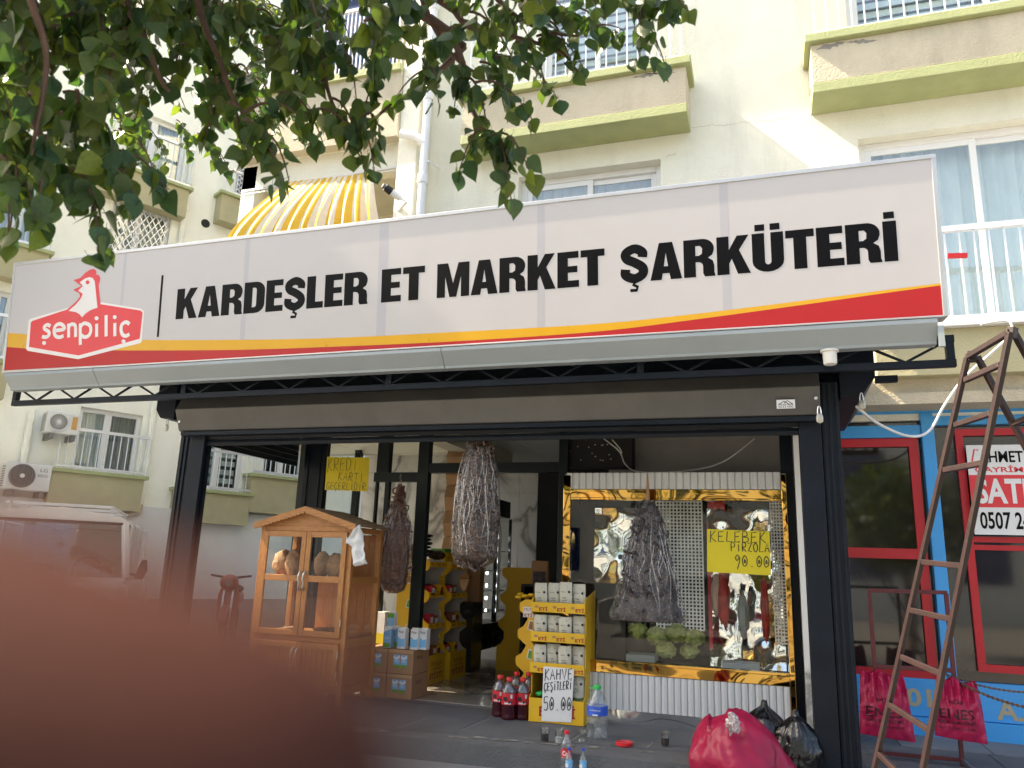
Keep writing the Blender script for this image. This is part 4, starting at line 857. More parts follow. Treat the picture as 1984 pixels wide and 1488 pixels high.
for i, (px, py0, py1, rx, m, lab) in enumerate(((1402, 1108, 1215, .055, 'meatred', 'bright red hanging meat cut just right of the red strip in the fridge'), (1388, 1115, 1190, .04, 'meatpale', 'pale fatty meat cut hanging at the left of the red one'), (1440, 1150, 1235, .05, 'gutter', 'dark bluish hanging cut between the red one and the right perforated strip'), (1482, 1125, 1240, .035, 'meatred', 'slim red cut hanging beside the right perforated strip'))):
    q0, q1 = aty(px, py0, 7.25), aty(px, py1, 7.25); tag(blob((q0 + q1) / 2, rx, .05, (q0.z - q1.z) / 2, K[m], None, 20 + i, .35, 2.2, 'meat_cut'), lab, 'meat', 'meat cuts hanging in the display fridge')

# ================================================================== CARD SIGNS
def card(name, lab, pts4, Y, m, rows, pen=.006, inkname='marker_lettering', thick=.002):
    c = [aty(px, py, Y) for px, py in pts4]   # lower left, lower right, upper right, upper left
    t = thing(name, lab, 'sign', tuple(c[0])); build('card', MB().prism(c, (0, thick, 0)), m, t)
    mb = MB()
    for s, a, b, h in rows:
        p, q = aty(*a, Y), aty(*b, Y); ex = (q - p); hh = abs(aty(a[0], a[1] - h, Y).z - p.z); hand_on(mb, s, p, ex, V((0, 0, 1)), ex.length, hh, N, pen)
    build(inkname, mb, K['pen'], t); return t
card('yellow_card', 'yellow card reading KREDİ KARTI GEÇERLİDİR on the glass above the wooden cabinet', [(629, 949), (713, 952), (716, 887), (634, 885)], 7.50, K['yellowcard'], [('KREDİ', (634, 913), (692, 910), 24), ('KARTI', (655, 930), (704, 933), 15), ('GEÇERLİDİR', (632, 948), (708, 950), 14)], .005)
card('yellow_card', 'yellow card reading KELEBEK PİRZOLA 90.00 on the display fridge glass', [(1370, 1108), (1494, 1115), (1491, 1030), (1370, 1025)], 6.70, K['yellowcard'], [('KELEBEK', (1375, 1049), (1484, 1052), 20), ('PİRZOLA', (1416, 1068), (1491, 1070), 17), ('90.00', (1424, 1097), (1491, 1100), 22)], .007)

# ================================================================== WOODEN BREAD CABINET
YC = 6.276; cab = thing('bread_cabinet', 'varnished pine bread cabinet with gabled roof and glazed doors', 'cabinet', (-4.06, YC, 0))
cz = lambda px, py: aty(px, py, YC).z; cx = lambda px, py: aty(px, py, YC).x
CX0, CX1 = -4.55, -3.565; CB = 6.86; wd, wh, wk = K['wood'], K['woodh'], K['woodd']
ze = cz(600, 1019); zap = cz(599, 986); zd = cz(600, 1030); zu0 = cz(640, 1236); zl1 = cz(640, 1247)
for x in (CX0, CX1 - .05):
    for y in (YC, CB - .05): build('corner_post', MB().box(x, x + .05, y, y + .05, 0, ze), wd, cab, bevel=.004)
fr = MB(); fr.box(CX0 + .051, CX1 - .051, YC + .003, YC + .045, ze - .05, ze).box(CX0 + .051, CX1 - .051, YC + .003, YC + .045, zl1, zu0 - .005).box(CX0 + .051, CX1 - .051, YC + .003, YC + .045, .10, .15)
fr.box(CX1 - .047, CX1 - .006, YC + .051, CB - .051, ze - .05, ze).box(CX1 - .047, CX1 - .006, YC + .051, CB - .051, zl1 - .03, zu0 - .005).box(CX1 - .047, CX1 - .006, YC + .051, CB - .051, .08, .14)
zmid = (cz(640, 1126) + cz(640, 1120)) / 2
fr.box(CX1 - .047, CX1 - .006, YC + .051, CB - .051, zmid - .03, zmid + .03)
build('rail_piece', fr, wh, cab, bevel=.004)
# gable roof with boards and scalloped fascia
xm = cx(599, 986); ov = .045; slope = lambda x: lerp(ze, zap, 1 - abs(x - xm) / ((CX1 - CX0) / 2 + ov))
for sgn in (-1, 1):
    xe = xm + sgn * ((CX1 - CX0) / 2 + ov)
    nb = 7
    for i in range(nb):
        a, b = lerp(xe, xm, i / nb), lerp(xe, xm, (i + 1) / nb); lo = .004 * (nb - i) / nb
        build('roof_board', MB().prism([(a, YC - .05, slope(a) + .002), (b, YC - .05, slope(b) + .002), (b, YC - .05, slope(b) + .018), (a, YC - .05, slope(a) + .024)], (0, CB - YC + .08, 0)), K['roofwood'], cab)
build('gable', MB().prism([(CX0 + .01, YC + .004, ze + .001), (CX1 - .01, YC + .004, ze + .001), (xm, YC + .004, zap - .02)], (0, .015, 0)), wh, cab)
sc2 = []; nsc = 13
for sgn in (-1, 1):
    pts = [];
    for i in range(nsc * 4 + 1):
        t = i / (nsc * 4); x = lerp(xm + sgn * ((CX1 - CX0) / 2 + ov), xm, t); pts.append((x, YC - .052, slope(x) - .032 - .012 * abs(sin(pi * t * nsc))))
    up = [(xm, YC - .052, slope(xm) + .02), (xm + sgn * ((CX1 - CX0) / 2 + ov), YC - .052, slope(xm + sgn * ((CX1 - CX0) / 2 + ov)) + .02)]
    build('scalloped_fascia', MB().prism(pts + up, (0, -.015, 0)), wh, cab)
def panel_door(x0, x1, z0, z1, zm, y, glazed, hinge):
    st = .05
    d = build('door', MB().box(x0, x0 + st, y - .022, y, z0, z1), wd, cab, bevel=.004); build('door_stile', MB().box(x1 - st, x1, y - .022, y, z0, z1), wd, d, bevel=.004)
    h = MB(); h.box(x0 + st + .0005, x1 - st - .0005, y - .021, y - .001, z1 - st, z1).box(x0 + st + .0005, x1 - st - .0005, y - .021, y - .001, z0, z0 + st)
    if zm: h.box(x0 + st + .0005, x1 - st - .0005, y - .021, y - .001, zm - .028, zm + .028)
    build('door_rail', h, wh, d, bevel=.003)
    if glazed:
        for a, b in ((z0 + st, zm - .028), (zm + .028, z1 - st)): build('pane', MB().box(x0 + st, x1 - st, y - .012, y - .008, a, b), K['shopglass'], d)
    else:
        n = 6; wv = (x1 - x0 - 2 * st) / n
        for i in range(n): build('plank', MB().box(x0 + st + i * wv + .002, x0 + st + (i + 1) * wv - .002, y - .014, y - .004, z0 + st, z1 - st), wk, d, bevel=.002)
    hx_ = x1 - .022 if hinge == 'l' else x0 + .022; zc_ = (zm - .02) if glazed else z1 - .13
    hb = MB().tube([(hx_, y - .024, zc_ - .085), (hx_, y - .05, zc_ - .06), (hx_ + .004, y - .052, zc_ - .02), (hx_ - .004, y - .058, zc_ + .02), (hx_, y - .05, zc_ + .06), (hx_, y - .024, zc_ + .085)], [.009, .009, .007, .008, .009, .009], 8)
    build('handle', hb, K['steel'], d, smooth=True)
xd = cx(591, 1100)
panel_door(CX0 + .052, xd - .002, zu0, zd, zmid, YC, True, 'l'); panel_door(xd + .002, CX1 - .052, zu0, zd, zmid, YC, True, 'r')
panel_door(CX0 + .052, xd - .002, .155, zl1 - .004, None, YC, False, 'l'); panel_door(xd + .002, CX1 - .052, .155, zl1 - .004, None, YC, False, 'r')
for z in (zu0 + .1, zd - .1, .22, zl1 - .12): build('hinge', MB().tube([(CX1 - .05, YC - .024, z), (CX1 - .05, YC - .024, z + .06)], .007, 8), K['steel'], cab)
# right side: glass above, planked lower part; back planks; shelf
nbp = 7; wv = (CB - YC - .1) / nbp
for i in range(nbp):
    y = YC + .05 + i * wv
    build('plank', MB().box(CX1 - .032, CX1 - .02, y + .0015, y + wv - .0015, .141, zl1 - .031), wk, cab, bevel=.002)
[build('side_pane', MB().box(x, x + .005, YC + .05, CB - .05, a, b), K['shopglass'], cab) for x, a, b in ((CX1 - .03, zu0, zmid - .03), (CX1 - .03, zmid + .03, ze - .05), (CX0 + .025, zu0, ze - .05))]
nb2 = 10; wv = (CX1 - CX0 - .1) / nb2
for i in range(nb2):
    x = CX0 + .05 + i * wv
    if i >= 3: build('plank', MB().box(x + .001, x + wv - .001, CB - .02, CB - .008, .1, zmid + .42 if i > 5 else zmid), wk, cab, bevel=.002)
[build('shelf', MB().box(CX0 + .03, CX1 - .035, YC + .05, CB - .025, a, b), wh, cab) for a, b in ((zmid - .012, zmid + .008), (zu0, zu0 + .018))]
# loaves standing on the upper shelf
for i, (px, py, w_, h_, Y, lab) in enumerate(((548, 1088, .105, .125, 6.5, 'round crusty loaf leaning behind the left cabinet door'), (568, 1088, .075, .13, 6.45, 'floury split loaf beside the left cabinet handle'), (624, 1092, .08, .125, 6.5, 'dark loaf behind the left side of the right cabinet door'), (650, 1094, .105, .12, 6.52, 'broad loaf in a bag behind the right cabinet pane'))):
    q = aty(px, py, Y); b = blob((q.x, Y, zmid + .009 + h_ * .93), w_, .06, h_, K['bread'], None, i + 3, .14, 2.4, 'loaf'); tag(b, lab, 'bread', 'loaves in the bread cabinet')
q = aty(560, 1218, 6.5); tag(blob((q.x, 6.5, zu0 + .018 + .018), .07, .05, .02, K['bread'], None, 41, .3, 3, 'loaf'), 'flat bread end lying on the lower cabinet shelf', 'bread', 'loaves in the bread cabinet')
q = aty(632, 1216, 6.55); tag(blob((q.x, 6.55, zu0 + .018 + .02), .13, .10, .024, K['dried'], None, 43, .3, 4, 'dark_tray_goods'), 'flat heap of dark dried goods on the lower shelf behind the right door', 'dried food')
# white cloth hanging at the cabinet corner
cl = MB(); qs = [(698, 1017), (676, 1043), (668, 1052), (676, 1060), (683, 1058), (686, 1090), (694, 1097), (712, 1092), (705, 1055), (704, 1035)]
nx, nz = 8, 14; L0 = [aty(*p, 6.24) for p in ((696, 1018), (672, 1048), (682, 1060), (684, 1090), (690, 1097))]; R0 = [aty(*p, 6.24) for p in ((700, 1017), (704, 1040), (706, 1058), (710, 1075), (712, 1092))]
for j in range(nz + 1):
    t = j / nz * 4; k = min(3, int(t)); a = L0[k].lerp(L0[k + 1], t - k); b = R0[k].lerp(R0[k + 1], t - k)
    for i in range(nx + 1): p = a.lerp(b, i / nx); cl.v.append((p.x, p.y - .015 * sin(i * 1.1 + j * .5) - .01 * sin(j * 1.7) - .012, p.z))
for j in range(nz):
    for i in range(nx): cl.f.append((j * (nx + 1) + i, j * (nx + 1) + i + 1, (j + 1) * (nx + 1) + i + 1, (j + 1) * (nx + 1) + i)); cl.m.append(0)
c = tag(build('hanging_bag', cl, K['paper'], smooth=True), 'crumpled white carrier bag tied to the right front corner of the pine cabinet', 'bag'); c.modifiers.new('thickness', 'SOLIDIFY').thickness = .006

# ================================================================== HANGING BAGS OF DRIED VEGETABLES
def dried_bag(name, lab, top, hz, prof, core, ring, seed, nring, sx=1.0, dep=.8):
    t = thing(name, lab, 'bag', tuple(top), 'clear bags of dried vegetables hung up for sale'); rr = random.Random(seed); top = V(top)
    def rad(z):
        for (z0, r0), (z1, r1) in zip(prof[:-1], prof[1:]):
            if z1 <= z <= z0: return lerp(r0, r1, (z0 - z) / (z0 - z1))
        return prof[-1][1]
    c = MB(); n = 34; zt, zb2 = prof[0][0], prof[-1][0]; P = []
    for i in range(n + 1): z = lerp(zt, zb2, i / n); P.append((max(.004, rad(z) * .88), z))
    c.lathe(top, P, 36, sx=sx, sy=dep, fn=lambda a, z, i: 1 + .18 * noise.noise(V((cos(a) * 3, sin(a) * 3 + seed, z * 11))) + .12 * noise.noise(V((cos(a) * 8, sin(a) * 8, z * 26))))
    build('dried_core', c, core, t, smooth=True)
    g = MB()
    for i in range(nring):
        z = lerp(zt - .04, zb2 + .015, rr.random()); a = rr.uniform(pi, 2 * pi) if rr.random() < .8 else rr.uniform(0, pi); r0 = rad(z) * rr.uniform(.78, .90); cc = top + V((r0 * cos(a) * sx, r0 * sin(a) * dep, z))
        u_ = V((rr.gauss(0, 1), rr.gauss(0, 1), rr.gauss(0, 1))).normalized(); v_ = u_.cross(V((rr.gauss(0, 1), rr.gauss(0, 1), rr.gauss(0, 1)))).normalized(); rg = rr.uniform(.018, .046); ln = rr.uniform(1.8, 5.2)
        g.tube([cc + (u_ * cos(k * ln / 6) * rg + v_ * sin(k * ln / 6) * rg * rr.uniform(.6, 1.3)) for k in range(7)], rr.uniform(.0045, .0105), 5)
    build('dried_ring', g, ring, t, kind='stuff')
    f = MB(); P = [(max(.006, rad(lerp(zt, zb2, i / n)) * 1.0), lerp(zt, zb2, i / n)) for i in range(n + 1)]
    f.lathe(top, P, 72, sx=sx, sy=dep * 1.03, fn=lambda a, z, i: 1.02 + .05 * sin(a * 13 + 5 * noise.noise(V((a, z * 3, seed)))) + .05 * noise.noise(V((cos(a) * 4, sin(a) * 4, z * 5 + seed))))
    build('clear_film', f, K['film'], t, smooth=True)
    fo = MB()
    for k in range(30):
        a = rr.uniform(pi * 1.02, pi * 1.98); z0 = rr.uniform(zt - .02, lerp(zt, zb2, .4)); z1 = rr.uniform(lerp(zt, zb2, .5), zb2); L = []; fw = rr.uniform(.002, .009)
        for i in range(15): z = lerp(z0, z1, i / 14); aa = a + .10 * sin(i * .5 + k); rq = rad(z) * 1.05; L.append(top + V((rq * cos(aa) * sx, rq * sin(aa) * dep * 1.05, z)))
        fo.ribbon(L, (0, -1, 0), [fw * rr.uniform(.6, 1.2) * sin(pi * (i + .5) / 15) for i in range(15)], lift=.002)
    build('film_fold', fo, K['filmfold'], t, kind='stuff')
    nk = MB()
    nk.tube([top + V((0, 0, zt - .01)), top + V((.003, 0, hz * .5)), top + V((0, 0, hz))], [.02, .012, .006], 10)
    build('knotted_neck', nk, K['film'] if seed != 2 else K['cardboard'], t, smooth=True)
    return t
q = aty(930, 856, 6.1); zb_ = aty(925, 1098, 6.1).z - q.z
dried_bag('dried_vegetable_bag', 'long bag of dried brown aubergine rings hanging from the shutter', (q.x, 6.1, q.z), .06, [(0.03, .085), (-.05, .115), (-.25, .165), (-.45, .185), (-.65, .195), (zb_ + .10, .195), (zb_ + .03, .15), (zb_ - .02, .05)], K['dried'], K['driedring'], 1, 190, 1.0)
q = aty(1256, 968, 6.62); zb_ = aty(1258, 1203, 6.62).z - q.z
dried_bag('dried_vegetable_bag', 'black bell-shaped bag of dried peppers hanging before the fridge glass', (q.x, 6.58, q.z), .22, [(0.0, .02), (-.06, .07), (-.16, .13), (-.35, .175), (-.60, .225), (zb_ + .14, .27), (zb_ + .04, .315), (zb_, .29)], K['driedblack'], K['driedblack'], 2, 170, 1.0, .38)
q = aty(777, 938, 7.0); zb_ = aty(777, 1150, 7.0).z - q.z
dried_bag('dried_vegetable_bag', 'russet bag of dried red peppers hanging between the cabinet and the door post', (q.x, 6.98, q.z), .10, [(0, .02), (-.15, .06), (-.3, .10), (-.45, .155), (-.7, .165), (zb_ + .15, .15), (zb_ + .02, .11), (zb_, .05)], K['driedred'], K['driedred'], 3, 150, 1.0)

# ================================================================== MILK, BOXES, ALMOND DRINK
bq = atz(796, 1357, 0); Y0 = bq.y; bw = aty(796, 1357, Y0).x - aty(757, 1357, Y0).x; zt_ = aty(770, 1258, Y0).z / 2
def milkbox(x, z, lab):
    t = thing('milk_box', lab, 'box', (x, Y0, z), 'cardboard boxes of milk stacked by the cabinet')
    W_, D_, H_ = .262, .36, zt_ - .003
    build('carton', MB().box(x, x + W_, Y0, Y0 + D_, z, z + H_), K['cardboard'], t, bevel=.004)
    build('top_lip', MB().box(x + .003, x + W_ - .003, Y0 - .003, Y0 - .0005, z + H_ * .86, z + H_ - .003), K['cardboard2'], t)
    for k in (0, 1): 
        a = x + .06 + k * .075; build('window_print', MB().box(a, a + .066, Y0 - .003, Y0 - .0005, z + H_ * .26, z + H_ * .78), K['labelsky'], t); build('grass_print', MB().box(a, a + .066, Y0 - .0045, Y0 - .0032, z + H_ * .26, z + H_ * .38), K['labelgrass'], t)
        wv = MB(); wv.ribbon([(a + .004, Y0 - .0048, z + H_ * .70), (a + .03, Y0 - .0048, z + H_ * .62), (a + .062, Y0 - .0048, z + H_ * .72)], N, .022); text_on(wv, 'Süt', (a + .012, Y0 - .003, z + H_ * .48), EX, EZ, .042, H_ * .1, N, lift=.0022); build('white_print', wv, K['paper'], t)
    sp = MB(); text_on(sp, 'ER 200', (x + W_, Y0 + .08, z + H_ * .6), (0, 1, 0), EZ, .12, .03, (1, 0, 0)); build('side_print', sp, K['pen'], t)
xb = bq.x - .262
milkbox(xb, 0.002, 'milk box at the bottom right of the stack on the marble floor'); milkbox(xb, zt_ + .002, 'milk box on the right of the upper row under the standing cartons'); milkbox(xb - .268, 0.002, 'milk box at the bottom beside the cabinet leg'); milkbox(xb - .268, zt_ + .002, 'upper milk box squeezed against the cabinet side')
def carton(x, y, z, w_, d_, h_, kind, lab, rz=0):
    t = thing('drink_carton', lab, 'carton', (0, 0, 0), 'drink cartons standing on the milk boxes'); t.location = (x, y, z); t.rotation_euler[2] = rz; ORIG[t.name] = Matrix()
    build('carton', MB().prism([(-w_ / 2, 0, 0), (w_ / 2, 0, 0), (w_ / 2, 0, h_ * .94), (w_ / 2, d_ * .3, h_), (-w_ / 2, d_ * .3, h_), (-w_ / 2, 0, h_ * .94)][:3] + [(-w_ / 2, 0, h_ * .94)], (0, d_, 0)), K['paper'], t, bevel=.002)
    build('gable_top', MB().box(-w_ / 2, w_ / 2, d_ * .35, d_ * .65, h_ * .94, h_), K['paper'], t)
    lab_ = MB(); 
    if kind == 'blue': lab_.tess([[(-w_ / 2 + .001, -.001, h_ * .08), (w_ / 2 - .001, -.001, h_ * .12), (w_ / 2 - .001, -.001, h_ * .5), (0, -.001, h_ * .45), (-w_ / 2 + .001, -.001, h_ * .58)]]); build('wave_print', lab_, K['labelsky'], t)
    if kind == 'green':
        lab_.tess([[(-w_ / 2 + .001, -.001, h_ * .2), (w_ / 2 - .001, -.001, h_ * .2), (w_ / 2 - .001, -.001, h_ * .9), (-w_ / 2 + .001, -.001, h_ * .72)]]); build('sky_print', lab_, K['labelsky'], t); build('grass_print', MB().box(-w_ / 2 + .001, w_ / 2 - .001, -.0014, -.0004, .004, h_ * .22), K['labelgrass'], t); build('side_print', MB().box(w_ / 2 + .0005, w_ / 2 + .0015, .004, d_ - .004, .004, h_ * .85), K['labelsky'], t)
    if kind == 'almond': build('side_print', MB().box(-w_ / 2 + .001, w_ / 2 - .001, -.0014, -.0004, h_ * .5, h_ * .9), K['labelsky'], t); build('almond_print', MB().box(-w_ / 2 + .01, w_ / 2 - .005, -.002, -.0006, h_ * .02, h_ * .38), K['bread'], t); build('green_print', MB().box(-w_ / 2 + .001, w_ / 2 - .001, -.0019, -.0006, h_ * .8, h_ * .93), K['labelgrass'], t)
    tx = MB(); 
    if kind == 'blue': text_on(tx, 'Pınar', (-w_ * .35, 0, h_ * .74), EX, EZ, w_ * .7, h_ * .12, N); build('brand_print', tx, K['pen'], t)
    if kind == 'green': text_on(tx, 'Süt', (-w_ * .3, 0, h_ * .40), EX, EZ, w_ * .6, h_ * .14, N, lift=.003); build('brand_print', tx, K['paper'], t)
    return t
z2 = zt_ * 2 + .004; chh = aty(782, 1217, Y0).z - z2
for px, kd, lab, dy in ((748, 'green', 'green and blue milk carton at the left of the row on the boxes', .03), (776, 'blue', 'white milk carton with blue wave, second in the row on the boxes', .02), (801, 'blue', 'white milk carton with blue wave beside the door post', .03), (818, 'blue', 'milk carton half hidden at the right end of the row', .07), (762, 'green', 'milk carton standing in the second row between two others', .14)):
    q = aty(px, 1258, Y0 + dy); carton(q.x, Y0 + dy, z2, .078, .075, chh * 1.02, kd, lab, -.05)
q = aty(756, 1212, Y0 + .24); carton(q.x, Y0 + .24, z2, .085, .06, chh * 1.72, 'almond', 'taller almond drink carton standing behind the milk', -.15)
q = aty(735, 1200, Y0 + .3); t = thing('white_crate', 'white and yellow box showing beside the almond drink', 'box', (q.x, Y0 + .3, 0)); build('box', MB().box(q.x - .12, q.x + .05, Y0 + .32, Y0 + .5, z2, z2 + .30), K['paper'], t); build('yellow_strip', MB().box(q.x - .12, q.x + .05, Y0 + .318, Y0 + .3195, z2 + .0, z2 + .1), K['yellowcard'], t)

# ================================================================== YELLOW CARD DISPLAYS
def side_profile(y0, D, H, tiers):
    """stepped front edge of a display's side, y towards the back"""
    p = [(y0 + D, 0), (y0 + D, H)]; top = H
    for i in range(tiers):
        z1 = H - i * H / tiers; z0 = H - (i + 1) * H / tiers; f = y0 + (tiers - 1 - i) * .012
        p += [(f + .05, z1), (f, z1 - .03), (f, z1 - .10), (f + .075, z1 - .16), (f + .075, z0 + .06)] if i < tiers - 1 else [(f + .05, z1), (f, z1 - .03), (f, z0)]
    return p
def display(name, lab, loc, rz, wd_, D, H, tiers, group='yellow cardboard snack displays'):
    t = thing(name, lab, 'display stand', (0, 0, 0), group); t.location = loc; t.rotation_euler[2] = rz; ORIG[t.name] = Matrix()
    pr = side_profile(0, D, H, tiers)
    for x in (0, wd_ - .006): build('side_panel', MB().prism([(x, y, z) for y, z in pr], (.006, 0, 0)), K['standyellow'], t)
    build('back_panel', MB().box(.007, wd_ - .007, D - .006, D - .001, 0, H), K['standwhite'], t)
    for x in (.0065, wd_ - .0085): build('inner_lining', MB().prism([(x, y, z) for y, z in side_profile(.004, D - .01, H - .004, tiers)], (.002, 0, 0)), K['standwhite'], t)
    hh = H / tiers
    for i in range(tiers):
        z = H - i * hh; f = (tiers - 1 - i) * .012; zl = z - .085
        if i < tiers - 1:
            build('shelf', MB().box(.007, wd_ - .007, f + .004, D - .007, zl - .002, zl), K['standwhite'], t); lp = build('front_lip', MB().box(.002, wd_ - .002, f - .004, f + .003, zl, z - .03), K['standyellow'], t)
            pr_ = MB(); 
            for k in range(3): xx_ = wd_ * (.1 + k * .32); text_on(pr_, 'ETİ', (xx_ + .03, f - .004, zl + .012), EX, EZ, .05, .028, N); pr_.tess([[(xx_ + .012 + .014 * cos(a), f - .0056, zl + .034 + .010 * sin(a)) for a in [pi * m / 5 for m in range(10)]]])
            build('lip_print', pr_, K['ink'], lp)
        else:
            lp = build('base_front', MB().box(.002, wd_ - .002, f - .004, f + .003, 0, z - .03), K['standyellow'], t); pr_ = MB(); text_on(pr_, 'MUTLULUK', (wd_ * .2, f - .004, (z - .03) * .62), EX, EZ, wd_ * .6, .04, N); text_on(pr_, 'GÜNDELİK', (wd_ * .2, f - .004, (z - .03) * .48), EX, EZ, wd_ * .6, .025, N); text_on(pr_, 'ETİ ETİ', (wd_ * .15, f - .004, (z - .03) * .18), EX, EZ, wd_ * .7, .075, N, offset=.02); build('base_print', pr_, K['ink'], lp)
    return t
def side_print(t, D, H, x, nx_, pics=True):
    pr_ = MB(); ey = (0, -nx_ * -1, 0) ; exx = V((0, 1, 0)) if nx_ > 0 else V((0, -1, 0)); o = V((x, .06 if nx_ > 0 else D - .06, 0)); n = V((nx_, 0, 0))
    pb = MB(); pb.obox(o + exx * .01 + V((0, 0, H - .155)), exx * .19, n * .0008, (0, 0, .09)); build('side_label', pb, K['paper'], t)
    text_on(pr_, 'MUTLULUK', o + exx * .02 + V((0, 0, H - .10)), exx, EZ, .17, .026, n); text_on(pr_, 'ETİ ETİ', o + exx * .02 + V((0, 0, H - .15)), exx, EZ, .17, .034, n, offset=.02); build('side_print', pr_, K['ink'], t)
    cs = ['bread', 'cardboard', 'labelgrass', 'meatpale', 'orange', 'driedring']
    for k in range(6):
        z = H - .26 - k * .125; y = .07 + (.07 if k % 2 else 0) + .04
        if z < .1: break
        oo = V((x, y if nx_ > 0 else D - y, z)); a = R(-14 + 28 * (k % 2)); e1 = exx * cos(a) + V((0, 0, 1)) * sin(a); e2 = exx * -sin(a) + V((0, 0, 1)) * cos(a)
        pc = build('picture', MB().obox(oo, e1 * .10, n * .0008, e2 * .085), K['paper'], t); build('picture_print', MB().obox(oo + n * .0009 + e1 * .008 + e2 * .008, e1 * .084, n * .0008, e2 * .069), K[cs[k]], pc)
# front stand with coffee pouches
fa, fb = atz(1020, 1398, 0), atz(1131, 1407, 0); FY = (fa.y + fb.y) / 2; FX0, FX1 = aty(1024, 1398, FY).x, aty(1131, 1407, FY).x; FW = FX1 - FX0
lipz = [aty(1097, y, FY).z for y in (1187, 1245, 1306, 1357)]; FH = aty(1040, 1160, FY).z + .02
FWT = FW
st = thing('coffee_display', 'yellow tiered card stand of cream coffee pouches on the podium', 'display stand', (FX0, FY, 0))
hs_ = [z for z in lipz]
for x in (FX0, FX1 - .006): build('side_panel', MB().prism([(x, y, z) for y, z in [(FY + .40, 0), (FY + .40, FH + .06), (FY + .06, FH), (FY + .0, FH - .02)] + [(FY, hs_[0] - .01), (FY + .05, hs_[0] - .03), (FY + .05, hs_[1] + .05), (FY, hs_[1] + .03), (FY, hs_[1] - .01), (FY + .05, hs_[1] - .03), (FY + .05, hs_[2] + .05), (FY, hs_[2] + .03), (FY, hs_[2] - .01), (FY + .05, hs_[2] - .03), (FY + .05, hs_[3] + .03), (FY, hs_[3] + .01), (FY, 0)]], (.006, 0, 0)), K['standyellow'], st)
build('back_panel', MB().box(FX0 + .007, FX1 - .007, FY + .39, FY + .396, 0, FH), K['standwhite'], st)
for i, z in enumerate(hs_):
    if i < 3:
        build('shelf', MB().box(FX0 + .007, FX1 - .007, FY + .005, FY + .389, z - .004, z), K['standwhite'], st)
        lp = build('front_lip', MB().box(FX0 + .001, FX1 - .001, FY - .006, FY + .001, z - .005, z + .075), K['standyellow'], st); pr_ = MB()
        for k in range(3):
            xx_ = FX0 + FW * (.05 + k * .34); text_on(pr_, 'ETİ', (xx_ + .045, FY - .006, z + .006), EX, EZ, .072, .036, N, offset=.03)
        build('lip_print', pr_, K['ink'], lp); pr2 = MB()
        for k in range(3): xx_ = FX0 + FW * (.05 + k * .34); pr2.tess([[(xx_ + .022 + .017 * cos(a), FY - .0075, z + .038 + .011 * sin(a)) for a in [pi * m / 5 for m in range(10)]]])
        build('biscuit_print', pr2, K['cardboard'], lp)
bf = build('base_front', MB().box(FX0 + .001, FX1 - .001, FY - .006, FY + .001, 0.004, hs_[3]), K['standyellow'], st); pr_ = MB(); text_on(pr_, 'ETİ ETİ', (FX0 + .09, FY - .0065, .05), EX, EZ, FW - .16, .10, N, offset=.03); build('base_print', pr_, K['ink'], bf)
pk = 0
def pouch(x, y, z, w_, h_, kind, lab, rz=0.0, lean=.12):
    t = thing('coffee_pouch', lab, 'coffee pouch', (0, 0, 0), 'cream coffee pouches on the yellow stand'); t.location = (x, y, z); t.rotation_euler = (-lean, 0, rz); ORIG[t.name] = Matrix()
    mb = MB(); nx, nz = 8, 10
    for s_ in (-1, 1):
        o = len(mb.v)
        for j in range(nz + 1):
            for i in range(nx + 1):
                u_, v_ = i / nx, j / nz; b = .035 * (sin(pi * u_) ** .6) * (1 - v_ ** 3); mb.v.append(((u_ - .5) * w_, s_ * b * .6 + .004 * sin(u_ * 9 + v_ * 7), v_ * h_))
        for j in range(nz):
            for i in range(nx): a = o + j * (nx + 1) + i; mb.f.append((a, a + 1, a + nx + 2, a + nx + 1)); mb.m.append(1 if j < 1 else 0)
    build('pouch', mb, [K['pouch'], K[kind]], t, smooth=True)
    pr_ = MB(); text_on(pr_, 'Mehmet', (-w_ * .3, -.028, h_ * .66), EX, EZ, w_ * .34, h_ * .05, N); text_on(pr_, 'TÜRK', (-w_ * .25, -.034, h_ * .46), EX, EZ, w_ * .36, h_ * .055, N, offset=.02); text_on(pr_, 'KAHVESİ', (-w_ * .25, -.034, h_ * .38), EX, EZ, w_ * .4, h_ * .055, N, offset=.02); text_on(pr_, '100 g', (-w_ * .25, -.034, h_ * .30), EX, EZ, w_ * .3, h_ * .05, N, offset=.02)
    pr_.tess([[(w_ * .3 + w_ * .1 * cos(a), -.018, h_ * .68 + w_ * .1 * sin(a)) for a in [pi * m / 6 for m in range(12)]]]); pr_.tess([[(w_ * .12 + w_ * .03 * cos(a), -.014, h_ * .85 + w_ * .03 * sin(a)) for a in [pi * m / 4 for m in range(8)]]])
    build('pouch_print', pr_, K['pen'], t)
rows = [(0, .235, 'pouchbrown', 4, 'top tier'), (1, .205, 'pouchgreen', 4, 'second tier'), (2, .215, 'pouchbrown', 4, 'third tier'), (3, .18, 'pouchgreen', 1, 'bottom tier')]
nm = ['leftmost', 'second', 'third', 'rightmost']
for i, h_, kd, n, rw in rows:
    for k in range(n):
        kk = k if n > 1 else 3; x = FX0 + FW * (.145 + .235 * kk); pouch(x, FY + .06 + .03 * (k % 2), hs_[i] + .002, FW * .235, h_ * random.uniform(.97, 1.04), kd, ('%s cream coffee pouch on the %s of the yellow stand' % (nm[kk], rw)) if n > 1 else 'single cream pouch at the right of the bottom tier of the yellow stand', random.uniform(-.12, .12), -random.uniform(.05, .16))
pouch(FX0 + FW * .06, FY + .2, hs_[0] + .002, FW * .2, .17, 'pouchbrown', 'cream pouch standing behind the others at the back left of the top tier', .2, -.05)
